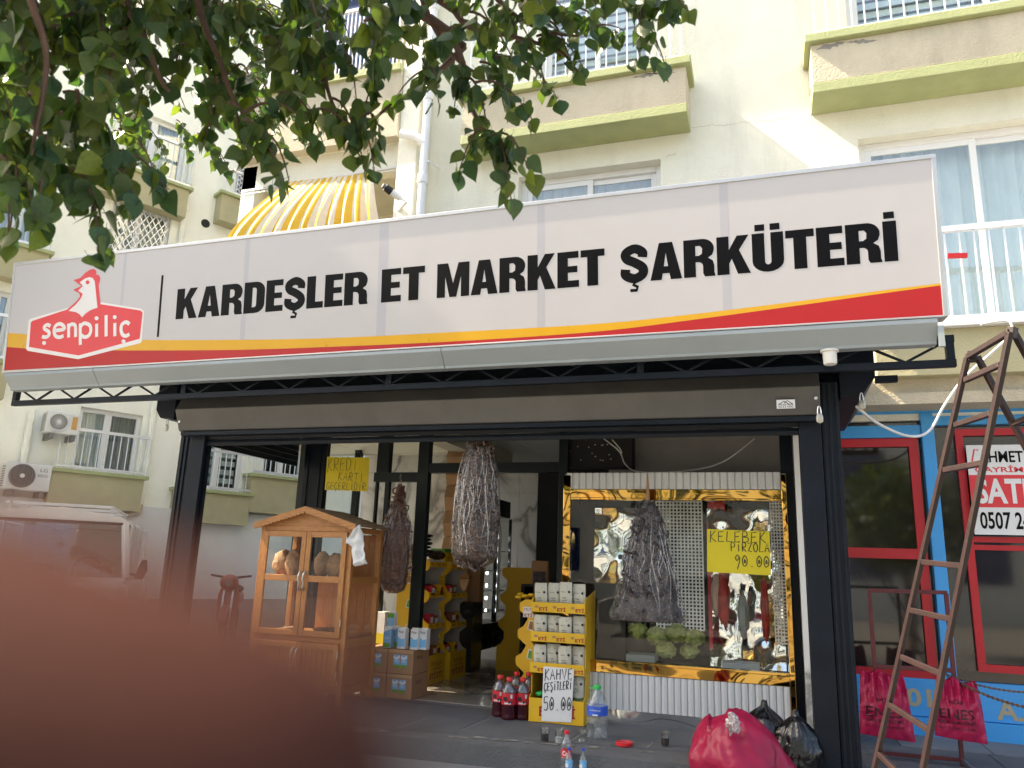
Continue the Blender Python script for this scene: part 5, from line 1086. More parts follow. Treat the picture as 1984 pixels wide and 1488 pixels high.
q = aty(1052, 1335, FY + .12); tag(blob((FX0 + .07, FY + .1, hs_[3] + .02), .045, .05, .02, K['capgreen'], None, 3, .2, 3, 'green_packet'), 'small green packet at the left of the bottom tier', 'packet')
# paper price note taped to its front
card('price_note', 'white paper note reading KAHVE ÇEŞİTLERİ 50.00 taped to the yellow stand', [(1049, 1397), (1107, 1400), (1112, 1296), (1053, 1291)], FY - .012, K['paper'], [('KAHVE', (1055, 1317), (1109, 1316), 20), ('ÇEŞİTLERİ', (1054, 1339), (1108, 1335), 16), ('50.00', (1053, 1376), (1107, 1377), 26)], .007)
# the other displays inside
for loc, rz, H, lab, nxs in (((-3.42 , 7.75, 0), R(90), 1.28, 'near yellow snack display on the left behind the milk boxes', 1), ((-3.37, 8.24, 0), R(90), 1.26, 'farther yellow snack display on the left before the black cooler', 1)):
    d = display('snack_display', lab, loc, rz, .47, .40, H, 4)
    side_print(d, .4, H, -.001, -1)
SYR = 6.98; rx = aty(1040, 1250, SYR).x
rq = aty(992, 1160, SYR)
d = display('snack_display', 'yellow snack display on the right with its pictured side facing the street', (aty(1000, 1250, SYR).x - .01, SYR + .50, 0), R(-90), .5, .40, rq.z, 4)
side_print(d, .4, rq.z, .5005, 1)
d = display('snack_display', 'yellow snack display deep in the shop right of the cooler', (aty(975, 1180, 9.6).x, 9.9, 0), R(-90), .5, .42, 1.22, 4)
# goods on the left displays
rr = random.Random(11)
def packet(x, y, z, w_, d_, h_, m, lab, seed, grp='packets piled on the left snack displays'): return tag(blob((x, y, z + h_ * .9), w_, d_, h_, K[m], None, seed, .25, 2.2, 'packet', 12, 8), lab, 'packet', grp)
X9 = -3.62
for k in range(6):
    packet(X9 + .02 * (k % 2), 7.92, 1.30 + k * .042, .085, .11, .020, 'navy', ['lowest navy packet of the pile on the near display', 'second navy packet from the bottom of the pile', 'third navy packet from the bottom of the pile', 'fourth navy packet from the bottom of the pile', 'fifth navy packet of the pile, under the top one', 'topmost navy packet of the pile on the near display'][k], k)
for k in range(3): packet(X9 - .05, 7.84, 1.285 + k * .05, .11, .09, .024, 'goldpacket', ['lowest amber packet left of the navy pile', 'middle amber packet left of the navy pile', 'top amber packet left of the navy pile'][k], 20 + k)
packet(X9 + .07, 8.12, 1.28, .1, .12, .05, 'dried', 'heap of dark shiny wrappers on the corner of the near display', 31); packet(X9 + .02, 8.42, 1.27, .09, .09, .04, 'goldpacket', 'amber packet on top of the far display', 32)
t = thing('green_topped_box', 'yellow snack box with a green lid on the far left display', 'box', (X9, 8.4, 1.26)); build('box', MB().box(X9 - .08, X9 + .10, 8.30, 8.60, 1.262, 1.36), K['standyellow'], t); build('lid', MB().box(X9 - .08, X9 + .10, 8.30, 8.60, 1.3605, 1.40), K['labelgrass'], t)
for k in range(3):
    for j in range(2): packet(X9 + .05, 7.97 + j * .48, (.93, .61, .29)[k] + .0, .10, .16, .045, ('dried', 'driedred', 'pouchbrown')[(k + j) % 3], '%s heap of wrapped snacks on the %s tier of the %s left display' % (('dark', 'russet', 'brown')[(k + j) % 3], ('second', 'third', 'bottom')[k], ('near', 'far')[j]), 50 + k * 2 + j)
for j, dn in enumerate(('near', 'far')):
    for k, tn in enumerate(('second', 'third', 'bottom')):
        for q_, (cn, mm_, dy) in enumerate((('red', 'labelred', .10), ('amber', 'standyellow', .33), ('brown', 'pouchbrown', .22))):
            if (q_ + k + j) % 3 == 2: continue
            z_ = (.895, .58, .265)[k]; y_ = 7.75 + j * .49 + dy; h5 = rr.uniform(.09, .13)
            t = thing('snack_box', '%s snack box on the %s tier of the %s left display' % (cn, tn, dn), 'box', (-3.5, y_, z_), 'snack boxes on the left displays'); build('box', MB().box(-3.54, -3.44, y_ - .05, y_ + .05, z_, z_ + h5), K[mm_], t, bevel=.004)
            build('box_print', MB().box(-3.4395, -3.438, y_ - .035, y_ + .035, z_ + h5 * .3, z_ + h5 * .75), K['paper' if q_ != 1 else 'ink'], t)
for k in range(9): packet(lerp(aty(1000, 1160, SYR).x, aty(1050, 1150, SYR).x, (k % 5) / 4), SYR + .08 + .06 * (k // 5), rq.z + .0 + .012 * (k % 3), .035, .03, .016, 'standyellow', 'small yellow snack packet lying on top of the right snack display', 70 + k, 'yellow snack packets on top of the right display')
t = thing('kraft_pouch', 'brown kraft pouch with a clear window standing deep in the shop', 'pouch', tuple(aty(1045, 1130, 9.0))); q0 = aty(1028, 1132, 9.0); q1 = aty(1063, 1087, 9.0); build('pouch', MB().box(q0.x, q1.x, 9.0, 9.08, q0.z, q1.z), K['cardboard'], t, bevel=.02); build('window', MB().box(q0.x + .03, q1.x - .03, 8.99, 8.998, q0.z + .02, lerp(q0.z, q1.z, .55)), K['driedblack'], t)
build('shelf_under', MB().box(q0.x - .1, q1.x + .1, 8.95, 9.3, q0.z - .03, q0.z - .001).box(q0.x - .1, q0.x - .06, 8.95, 9.3, 0, q0.z - .031).box(q1.x + .06, q1.x + .1, 8.95, 9.3, 0, q0.z - .031), K['dark'], t)
# column of open cardboard boxes against the inner wall
YB3 = 9.0; cbx = thing('box_column', 'tall column of open cardboard boxes behind the hanging aubergine bag', 'box stack', tuple(aty(878, 1160, YB3)))
bx0, bx1 = aty(862, 1000, YB3).x, aty(915, 1000, YB3).x
zz = [aty(885, y, YB3).z for y in (1165, 1120, 1090, 1040, 990, 940, 905, 870)]
build('post', MB().box(bx0 - .02, bx1 + .1, YB3 + .1, YB3 + .25, zz[0], zz[-1]), K['cardboard'], cbx); build('rack', MB().box(bx0 - .02, bx1 + .1, YB3 - .1, YB3 + .25, 0, zz[0] - .002), K['cooler'], cbx)
for a, b in zip(zz[:-1], zz[1:]):
    build('box', MB().prism([(bx0 - .0, YB3 - .0, a + .004), (bx1, YB3, a + .004), (bx1, YB3 - .10, (a + b) / 2), (bx1, YB3, b - .004), (bx0, YB3, b - .004), (bx0 + .03, YB3 - .12, (a + b) / 2)], (0, .1, 0)), K['cardboard2'], cbx)
# black drinks cooler
YK = 9.94; kx0, kx1 = aty(896, 1200, YK).x - .1, -3.70
co = thing('drinks_cooler', 'black glass-doored drinks cooler standing in the middle of the shop', 'cooler', (kx0, YK, 0))
kz1 = aty(985, 965, YK + .6).z; ck = K['cooler']
build('cabinet_body', MB().box(kx0 - .6, kx1 - .02, YK, YK + 1.3, .12, .46).box(kx0 - .6, kx1 - .02, YK, YK + 1.3, kz1 - .25, kz1).box(kx0 - .6, kx0 - .55, YK, YK + 1.3, .461, kz1 - .251).box(kx0 - .55, kx1 - .02, YK, YK + .04, .461, kz1 - .251), ck, co, bevel=.01)
for i in range(2):
    a = YK + .03 + i * .64; dd = build('door', MB().box(kx1 - .019, kx1 + .012, a, a + .05, .47, kz1 - .26).box(kx1 - .019, kx1 + .012, a + .57, a + .62, .47, kz1 - .26), ck, co); build('pane', MB().box(kx1 - .01, kx1 - .004, a + .051, a + .569, .47, kz1 - .26), K['shopglass'], dd); build('handle', MB().tube([(kx1 + .04, a + (.03 if i else .59), .6), (kx1 + .04, a + (.03 if i else .59), kz1 - .4)], .014, 8), K['steel'], dd)
for k in range(10): build('grille_slat', MB().box(kx1 - .019, kx1 - .006, YK + .1, YK + 1.2, .15 + k * .028, .165 + k * .028), ck, co)
for y in (YK + .08, YK + 1.2): build('caster', MB().tube([(kx1 - .1, y, .045), (kx1 - .06, y, .045)], .045, 12), K['rubber'], co)
ld = MB()
for k in range(7):
    for j in range(3):
        for s_ in range(3): ld.box(kx1 - .1, kx1 - .09, YK + .14 + .018 * s_ + .4 * j, YK + .15 + .018 * s_ + .4 * j, .6 + k * .17, .64 + k * .17)
build('led_strip', ld, K['led'], co, kind='stuff')
for k in range(4): build('shelf', MB().box(kx0 - .5, kx1 - .05, YK + .06, YK + 1.25, .6 + k * .28, .61 + k * .28), K['acdark'], co)

# ================================================================== BOTTLES AND GLASSES ON THE PODIUM
def at_ground(t, x, y, z=0.0): t.location = (x, y, z); ORIG[t.name] = Matrix(); return t
def juice(px, py, lab, first=[None]):
    q = atz(px, py, 0); H = .325; G = 'juice bottles beside the coffee stand'
    if first[0] is not None: return dup(first[0], (q.x, q.y + .062, 0), lab, random.uniform(-.3, .3))
    t = thing('juice_bottle', lab, 'juice bottle', (0, 0, 0), G); at_ground(t, q.x, q.y + .062)
    pr = [(.050, 0), (.060, .006), (.062, .03), (.058, .045), (.061, .06), (.058, .075), (.061, .09), (.058, .105), (.061, .12), (.0605, .21), (.055, .235), (.036, .272), (.022, .285), (.021, .297)]
    build('bottle', MB().lathe((0, 0, 0), pr, 24), K['juice'], t, smooth=True)
    lb = build('label', MB().lathe((0, 0, 0), [(.0618, .118), (.0618, .208)], 24, caps=False), K['labelred'], t, smooth=True)
    pm = MB(); pm.obox((-.038, -.0585, .15), (.03, -.007, 0), (0, .001, 0), (0, 0, .03)).obox((.004, -.066, .13), (.028, .006, 0), (0, .001, 0), (0, 0, .018)); build('label_print', pm, K['pen'], lb); pm = MB(); pm.obox((-.03, -.0605, .125), (.055, -.003, 0), (0, .001, 0), (0, 0, .012)).obox((.02, -.066, .17), (.016, .008, 0), (0, .001, 0), (0, 0, .03)); build('label_print', pm, K['paper'], lb)
    build('cap', MB().lathe((0, 0, 0), [(.025, .296), (.026, .299), (.026, .322), (.022, .327)], 20), K['capred'], t, smooth=True)
    build('neck_air', MB().lathe((0, 0, 0), [(.0615, .214), (.056, .237), (.037, .274), (.0235, .287)], 24, caps=False), K['pet'], t, smooth=True)
    first[0] = t; return t
juice(962, 1390, 'dark red juice bottle at the left end of the front row'); juice(980, 1396, 'dark red juice bottle in the middle, standing furthest forward'); juice(1007, 1396, 'dark red juice bottle touching the yellow coffee stand'); juice(995, 1380, 'dark red juice bottle behind, between the front ones'); juice(1019, 1381, 'dark red juice bottle behind, half hidden by the coffee stand')
q = atz(1153, 1434, 0); t = at_ground(thing('water_jug', 'large clear water bottle with blue label and green cap beside the coffee stand', 'water bottle', (0, 0, 0)), q.x, q.y + .07)
pr = [(.066, 0), (.078, .008)] + [(.080 - (.004 if k % 2 else 0), .02 + k * .013) for k in range(10)] + [(.078, .16), (.078, .235), (.072, .262), (.045, .315), (.024, .335), (.022, .345)]
build('bottle', MB().lathe((0, 0, 0), pr, 28), K['pet'], t, smooth=True)
lb = build('label', MB().lathe((0, 0, 0), [(.0788, .165), (.0788, .232)], 28, caps=False), K['labelblue'], t, smooth=True); pm = MB(); text_on(pm, 'İndoğanoz', (-.04, -.0775, .198), EX, EZ, .08, .018, N, lift=.004); pm.obox((-.02, -.0815, .168), (.04, 0, 0), (0, .001, 0), (0, 0, .010)); build('label_print', pm, K['paper'], lb)
build('cap', MB().lathe((0, 0, 0), [(.026, .344), (.027, .346), (.027, .372), (.022, .376)], 18), K['capgreen'], t, smooth=True); build('carry_tab', MB().box(-.06, -.02, -.012, .012, .35, .356), K['capgreen'], t)
q2 = atz(1126, 1438, 0); t = at_ground(thing('clear_cup', 'small clear stemmed cup standing against the large water bottle', 'cup', (0, 0, 0)), q2.x, q2.y + .03); build('cup', MB().lathe((0, 0, 0), [(.028, 0), (.030, .004), (.022, .03), (.028, .06), (.030, .075)], 18, caps=False), K['tumbler'], t, smooth=True)
def tumbler(px, py, lab, fill, m):
    q = atz(px, py, 0); t = at_ground(thing('tumbler', lab, 'glass', (0, 0, 0), 'glasses on the podium edge'), q.x, q.y + .03)
    build('glass', MB().lathe((0, 0, 0), [(.026, 0), (.027, .003), (.034, .10), (.032, .10), (.026, .010), (.001, .009)], 24, caps=False), K['tumbler'], t, smooth=True)
    build('contents', MB().lathe((0, 0, 0), [(.0245, .011), (.0258, .012), (lerp(.0258, .031, fill), .012 + .085 * fill), (.003, .0125 + .085 * fill)], 20), K[m], t, smooth=True); return t
tumbler(1053, 1441, 'glass of dark cola at the left on the podium edge', .62, 'tea'); t = tumbler(1081, 1444, 'glass with white foam and a spoon beside the dark one', .42, 'powder'); build('spoon', MB().tube([(.0, 0, .05), (.022, .01, .112)], .003, 6), K['steel'], t); tumbler(1288, 1448, 'glass of dark cola standing alone near the red bag', .55, 'tea')
q = atz(1208, 1446, 0); t = at_ground(thing('jar_lid', 'round red plastic lid lying on the podium edge', 'lid', (0, 0, 0)), q.x, q.y + .03); build('lid', MB().lathe((0, 0, 0), [(.058, 0), (.062, .004), (.062, .022), (.056, .025), (.052, .019), (.003, .019)], 28), K['capred'], t, smooth=True)
def softdrink(px, pyb, y, H, lab, kind):
    q = aty(px, pyb, y); t = at_ground(thing('soda_bottle' if kind == 'cola' else 'water_bottle', lab, 'bottle', (0, 0, 0), None if kind == 'cola' else 'small water bottles before the podium'), q.x, y, -.15)
    s = H / .30; r = .036 * s if kind == 'cola' else .031 * s
    pr = [(r * .75, 0), (r * .98, .01 * s), (r, .06 * s), (r * .92, .10 * s), (r, .13 * s), (r, .185 * s), (r * .8, .225 * s), (r * .38, .262 * s), (r * .36, .280 * s)]
    build('bottle', MB().lathe((0, 0, 0), pr, 22), K['pet'], t, smooth=True)
    build('cap', MB().lathe((0, 0, 0), [(r * .44, .277 * s), (r * .46, .28 * s), (r * .46, .298 * s), (r * .38, .30 * s)], 16), K['capred' if kind == 'cola' else 'capblue'], t, smooth=True)
    lb = build('label', MB().lathe((0, 0, 0), [(r * 1.012, .135 * s), (r * 1.012, .186 * s)] if kind == 'cola' else [(r * 1.012, .125 * s), (r * 1.012, .195 * s)], 22, caps=False), K['labelred' if kind == 'cola' else 'labelsky'], t, smooth=True)
    pm = MB()
    if kind == 'cola': text_on(pm, 'Co', (-r * .5, -r * .98, .145 * s), EX, EZ, r * 1.0, .032 * s, N, offset=.04, lift=.003); build('label_print', pm, K['paper'], lb)
    else: pm.tess([[(-r * .4 + .011 * cos(a), -r * 1.04, .158 * s + .013 * sin(a)) for a in [pi * m / 7 for m in range(14)]]]); build('label_print', pm, K['paper'], lb); build('label_base', MB().lathe((0, 0, 0), [(r * 1.016, .125 * s), (r * 1.016, .140 * s)], 22, caps=False), K['labelblue'], lb, smooth=True)
def low_y(px, pytop, H):   # distance at which the cap of a bottle standing on the street meets the sight line
    return atz(px, pytop, H - .15).y
for px, pyt, H, lab, kd in ((1098, 1415, .30, 'empty cola bottle with red cap and red label standing before the podium', 'cola'), (1103, 1448, .225, 'small water bottle with blue cap in front of the cola bottle', 'w'), (1130, 1449, .225, 'small water bottle with blue cap standing apart to the right', 'w')): softdrink(px, pyt, low_y(px, pyt, H), H, lab, kd)

# ================================================================== BAGS ON THE PODIUM
def sack(name, lab, c, rx, ry, rz, m, seed, profile, cat='bag', group=None, creases=18, cr=.05, seg=96, rings=56, knot=False):
    """plastic sack: rounded body whose width follows the profile, with sharp drooping creases"""
    mb = MB(); rr = random.Random(seed); ph = [rr.uniform(0, 6.28) for _ in range(6)]
    for j in range(rings + 1):
        v = j / rings; k = v * (len(profile) - 1); i0 = min(int(k), len(profile) - 2); w_ = lerp(profile[i0], profile[i0 + 1], k - i0)
        for i in range(seg):
            a = 2 * pi * i / seg; d = V((cos(a), sin(a), v * 2)); n1 = noise.noise(d * 1.6 + V((seed, 0, 0))); w1 = noise.noise(V((a * 1.2, v * 2.2, seed * 3.)))
            rid = 1 - abs(noise.noise(V((cos(a) * 3.2, sin(a) * 3.2, v * 1.2 + seed)) * 1.0 + V((w1, w1, 0)))) * 2.0; rid2 = 1 - abs(noise.noise(V((cos(a) * 6.5 + w1 * 2, sin(a) * 6.5, v * 2.6 - seed)))) * 2
            f = 1 + .14 * n1 + cr * max(-.6, rid) + cr * .55 * max(-.6, rid2) + .02 * noise.noise(V((cos(a) * 16, sin(a) * 16, v * 16)))
            mb.v.append((c[0] + rx * w_ * f * cos(a), c[1] + ry * w_ * f * sin(a), c[2] + rz * (v + .04 * n1 * v)))
    for j in range(rings):
        for i in range(seg): mb.f.append((j * seg + i, j * seg + (i + 1) % seg, (j + 1) * seg + (i + 1) % seg, (j + 1) * seg + i)); mb.m.append(0)
    mb.f.append(tuple(rings * seg + k for k in range(seg))); mb.m.append(0); mb.f.append(tuple(range(seg - 1, -1, -1))); mb.m.append(0)
    o = build(name, mb, m, smooth=False); o.data.polygons.foreach_set('use_smooth', [True] * len(o.data.polygons)); tag(o, lab, cat, group); return o
YR = 5.72
ra = aty(1430, 1375, YR); rl_, rr_ = aty(1341, 1440, YR).x, aty(1502, 1440, YR).x; RX = (rr_ - rl_) / 2
red_bag = sack('red_bag', 'large crimson plastic bag slumped over the podium edge', ((rl_ + rr_) / 2, YR, -.15), RX * 1.12, RX * .95, ra.z + .15, K['redbag'], 4, [.78, 1.0, 1.06, 1.08, 1.06, 1.02, .95, .86, .74, .60, .44, .18], cr=.055)
for v in red_bag.data.vertices:   # the bag leans, with a higher right lobe and a dip in the rim
    t_ = (v.co.z + .15) / (ra.z + .15); u_ = (v.co.x - (rl_ + rr_) / 2) / RX; v.co.x += .08 * (1 - t_) * (1 - t_) + .0 ; v.co.z -= .09 * max(0, t_ - .6) * (1 if -.55 < u_ < -.12 else 0)
q = aty(1420, 1402, YR - .22); qb = build('clear_bag', MB(), K['filmfold']) if 0 else blob(q, .042, .03, .058, K['filmfold'], None, 8, .5, 2.6, 'clear_bag', 28, 20); tag(qb, 'crumpled clear plastic bag resting on the crimson one', 'bag')
def tied(name, lab, px, pyt, pyb, Y, rxp, seed):
    top = aty(px, pyt, Y); bot = aty(px, pyb, Y); rx = aty(px + rxp, (pyt + pyb) / 2, Y).x - aty(px, (pyt + pyb) / 2, Y).x
    o = sack(name, lab, (top.x, Y, bot.z), rx, rx * .85, top.z - bot.z, K['blackbag'], seed, [.75, .95, 1.0, 1.0, 1.0, .97, .91, .82, .66, .42, .14, .10], 'bag', 'black rubbish bags against the right column', cr=.07); return o
q = atz(1540, 1475, 0)
tied('rubbish_bag', 'black tied rubbish bag beside the right column', 1541, 1376, 1500, 5.93, 50, 11); tied('rubbish_bag', 'black rubbish bag slumped behind the crimson bag', 1480, 1358, 1478, 6.10, 50, 17)

# ================================================================== LADDER
LB, LT = V((.530, 4.429, .630)), V((.909, 3.907, 2.242)); lr = V((cos(R(-70)), sin(R(-70)), 0)); ln_ = (LT - LB).cross(lr).normalized()
c7 = lambda x, y: (1560 + x / 3.099, 620 + y / 3.099); c8 = lambda x, y: (1560 + x / 3.049, 1000 + y / 3.049)
lp_ = lambda p: atp(p[0], p[1], LT, ln_)
lad = thing('step_ladder', 'rusty oxide-red steel A-frame ladder standing before the blue shopfront', 'ladder', (.75, 4.1, -.15)); lm = K['ladder']
def floor_ext(a, b, z): return a + (b - a) * ((z - a.z) / (b.z - a.z))
l0, l1 = lp_(c7(975, 222)), lp_(c8(495, 1110)); r0, r1 = lp_(c7(1228, 72)), lp_(c8(740, 1270))
lf, rf = floor_ext(l0, l1, -.15), floor_ext(r0, r1, -.15)
def lbar(name, a, b, w1=.04, w2=.022): return build(name, MB().bar(a, b, w1, w2, up=ln_), lm, lad, bevel=.003)
lbar('rail', lf, l0, .027, .022); lbar('rail', rf, r0, .027, .022); lbar('top_bar', l0, r0, .027, .022)
for a, b in ((c7(960, 362), c7(1172, 268)), (c7(900, 632), c7(1117, 560)), (c7(835, 902), c7(1060, 860)), (c8(695, 272), c8(920, 295)), (c8(625, 556), c8(865, 610)), (c8(570, 832), c8(810, 935)), (c8(495, 1112), c8(740, 1270)), (c8(435, 1405), c8(640, 1610))):
    lbar('rung', lp_(a), lp_(b), .026, .02)
perp = V((.94, .34, 0)); vd = (perp * .43 + V((0, 0, -1))).normalized(); off = perp * .035
l2, r2 = l0 + off - lr * -.015, r0 + off - lr * .02
zr2 = lambda a: a + vd * ((a.z + .15) / -vd.z)
lbar('rear_rail', l2, zr2(l2), .027, .022); lbar('rear_rail', r2, zr2(r2), .027, .022)
for k in range(7):
    t = .13 + k * .13; lbar('rear_rung', l2.lerp(zr2(l2), t), r2.lerp(zr2(r2), t), .024, .02)
lbar('hinge_plate', l0, l2, .05, .03); lbar('hinge_plate', r0, r2, .05, .03)

# ================================================================== MAROON FRAME WITH ROSE BAGS, CHAIN
YM = 6.41; fm = K['rosesteel']; fp = lambda x, y: aty(*c8(x, y), YM)
mf = thing('steel_stand', 'maroon steel stand with two rose carrier bags hanging behind the ladder', 'stand', (.9, YM, 0))
def mbar(a, b, w_=.028): return build('bar', MB().bar(a, b, w_, w_, up=(0, 1, 0)), fm, mf, bevel=.003)
mbar(fp(372, 438), fp(838, 452)); mbar(fp(378, 440), floor_ext(fp(378, 440), fp(440, 1290), 0.002)); mbar(fp(832, 455), floor_ext(fp(832, 455), fp(930, 1470), 0.002)); mbar(fp(410, 888), fp(880, 912), .03); mbar(fp(465, 1400), fp(925, 1440), .026)
for a in (fp(430, 1415), fp(925, 1440)): build('foot_brace', MB().bar(a, V((a.x + .05, a.y - .3, .005)), .025), K['steel'], mf)
def rosebag(px, pyt, pyb, xt0, xt1, xb0, xb1, lab, seed):
    Y = YM - .09; n_ = 40; m_ = 44; mb = MB(); rr = random.Random(seed)
    for s_ in (1, -1):
        for j in range(m_ + 1):
            v = j / m_
            for i in range(n_ + 1):
                u = i / n_; a = aty(lerp(xt0, xb0, v ** .8), lerp(pyt, pyb - 8, v), Y).x; b = aty(lerp(xt1, xb1, v ** .8), lerp(pyt, pyb, v), Y).x; zt2 = aty(px, lerp(pyt, pyb, v) + (u - .5) * 8, Y).z
                th = .075 * (sin(pi * u) ** .5) * (.35 + .65 * sin(pi * min(1, v * .95 + .05)) ** .7); cxn = abs(u - .45); fold = .022 * (1 - v) ** 2 * sin(u * 34 + seed) + .012 * noise.noise(V((u * 7, v * 3, seed))) + .014 * (1 - abs(noise.noise(V((u * 6 + v * 2, v * 4, seed + 5)))) * 3) * (1 - .7 * v)
                zo = -.028 * abs(sin(u * pi * 2.0 + .4)) * (1 - v) ** 3
                mb.v.append((lerp(a, b, u), Y - s_ * th + (fold if s_ > 0 else -fold * .5), zt2 + zo))
        o = len(mb.v) - (n_ + 1) * (m_ + 1)
        for j in range(m_):
            for i in range(n_): mb.f.append((o + j * (n_ + 1) + i, o + j * (n_ + 1) + i + 1, o + (j + 1) * (n_ + 1) + i + 1, o + (j + 1) * (n_ + 1) + i)); mb.m.append(0)
    t = thing('carrier_bag', lab, 'carrier bag', tuple(aty(px, pyt, Y)), 'rose carrier bags hanging on the steel stand'); build('bag', mb, K['pinkbag'], t, smooth=True)
    pr_ = MB(); yp = Y - .125; w0, w1 = aty(lerp(xb0, xb1, .14), pyb - 40, yp).x, aty(lerp(xb0, xb1, .80), pyb - 40, yp).x; zf = lambda y: aty(px, y, yp).z; wd_ = w1 - w0
    text_on(pr_, 'ENES', (w0, yp, zf(pyb - 36)), EX, EZ, wd_, zf(pyb - 56) - zf(pyb - 36), N, offset=.012); text_on(pr_, 'GIDA ŞARKÜTERİ', (w0 - .01, yp, zf(pyb - 24)), EX, EZ, wd_ + .02, zf(pyb - 34) - zf(pyb - 24), N, offset=.02); text_on(pr_, 'EN İYİ SİZE SUNARIZ', (w0 - .01, yp, zf(pyb - 15)), EX, EZ, wd_ + .02, .02, N); text_on(pr_, 'oOo', (w0 + wd_ * .3, yp, zf(pyb - 66)), EX, EZ, wd_ * .4, .03, N)
    # lay the print on the billowing face
    pv = []
    for x, y, z in pr_.v:
        best = min((v for v in mb.v[:(n_ + 1) * (m_ + 1)]), key=lambda v: (v[0] - x) ** 2 + (v[2] - z) ** 2); pv.append((x, best[1] - .006, z))
    pr_.v = pv; build('bag_print', pr_, K['bagink'], t); return t
rosebag(1705, 1298, 1428, 1667, 1748, 1666, 1773, 'rose carrier bag printed ENES hanging at the left, nearest the dark column', 2); rosebag(1848, 1312, 1432, 1815, 1890, 1811, 1913, 'rose carrier bag printed ENES hanging at the right below the chain', 7)
def chain(a, b, sag, lab):
    mb = MB(); n = 38; P = [V(a).lerp(V(b), i / n) - V((0, 0, sag * 4 * (i / n) * (1 - i / n))) for i in range(n + 1)]
    for i in range(n):
        c = (P[i] + P[i + 1]) / 2; d = (P[i + 1] - P[i]); L = d.length * .72; d.normalize(); s_ = d.cross(V((0, 0, 1))).normalized(); s_ = s_ if i % 2 else d.cross(s_); mb.tube([c + d * cos(t) * L + s_ * sin(t) * L * .5 for t in [2 * pi * k / 8 for k in range(9)]], .0035, 5, caps=False)
    t = thing('chain', lab, 'chain', tuple(a), 'chains fixed to the steel stand'); build('links', mb, K['chain'], t, smooth=True)
chain(fp(835, 935), aty(2010, 1342, 6.1), .03, 'upper rusty chain running from the steel stand out to the right'); chain(fp(840, 945), aty(2010, 1375, 5.7), .03, 'lower rusty chain running from the steel stand out to the right')

# ================================================================== WING OF THE BLOCK AT THE LEFT
WA = V((-6, 20, 0)); WT = V((sin(R(28)), cos(R(28)), 0)); WN = V((WT.y, -WT.x, 0))
def wst(px, py, out=0.0): p = atp(px, py, WA + WN * out, WN) - WA; return p.dot(WT), p.z
def wpt(s, d, z): return WA + WT * s + WN * d + V((0, 0, z))
def wbox(mb, s0, s1, d0, d1, z0, z1): return mb.obox(wpt(s0, d0, z0), WT * (s1 - s0), WN * (d1 - d0), (0, 0, z1 - z0))
wing = thing('apartment_wing', 'pale apartment wing with small balconies and grey lower wall at the left', 'building', tuple(WA))
wd_z = wst(200, 976)[1]
def wr(xl, xr, ym, yt, yb):
    return (wst(xl, ym)[0], wst(xr, ym)[0], wst((xl + xr) / 2, yb)[1], wst((xl + xr) / 2, yt)[1])
wins = [(wr(147, 271, 850, 795, 917), 'grey', True), (wr(378, 473, 890, 830, 951), 'blind', True), (wr(511, 590, 890, 840, 925), 'dark', True), (wr(213, 330, 440, 400, 560), 'lattice', False), (wr(236, 360, 290, 225, 352), 'curtain', True), (wr(455, 540, 365, 330, 405), 'lattice', True), (wr(-20, 88, 440, 330, 480), 'curtain', True), (wr(-40, 18, 620, 560, 700), 'curtain', True)]
holes = [h for h, _, _ in wins]
m = MB(); X = sorted({-15, 22, *[h[0] for h in holes], *[h[1] for h in holes]}); Z = sorted({wd_z, 14.5, *[h[2] for h in holes], *[h[3] for h in holes]})
for a, b in zip(X[:-1], X[1:]):
    for c, d in zip(Z[:-1], Z[1:]):
        if not any(h[0] <= a and b <= h[1] and h[2] <= c and d <= h[3] for h in holes): wbox(m, a, b, -.3, 0, c, d)
build('wall', m, K['cream_wing'], wing)
lw = build('lower_wall', wbox(MB(), -15, 22, -.3, .10, .45, wd_z - .001), K['whitewall'], wing); build('plinth', wbox(MB(), -15, 22, -.3, .16, -.2, .449), K['greywall'], wing)
build('core', wbox(MB(), -14.8, 22, -9, -.9, -.2, 14.4), K['dark'], wing)
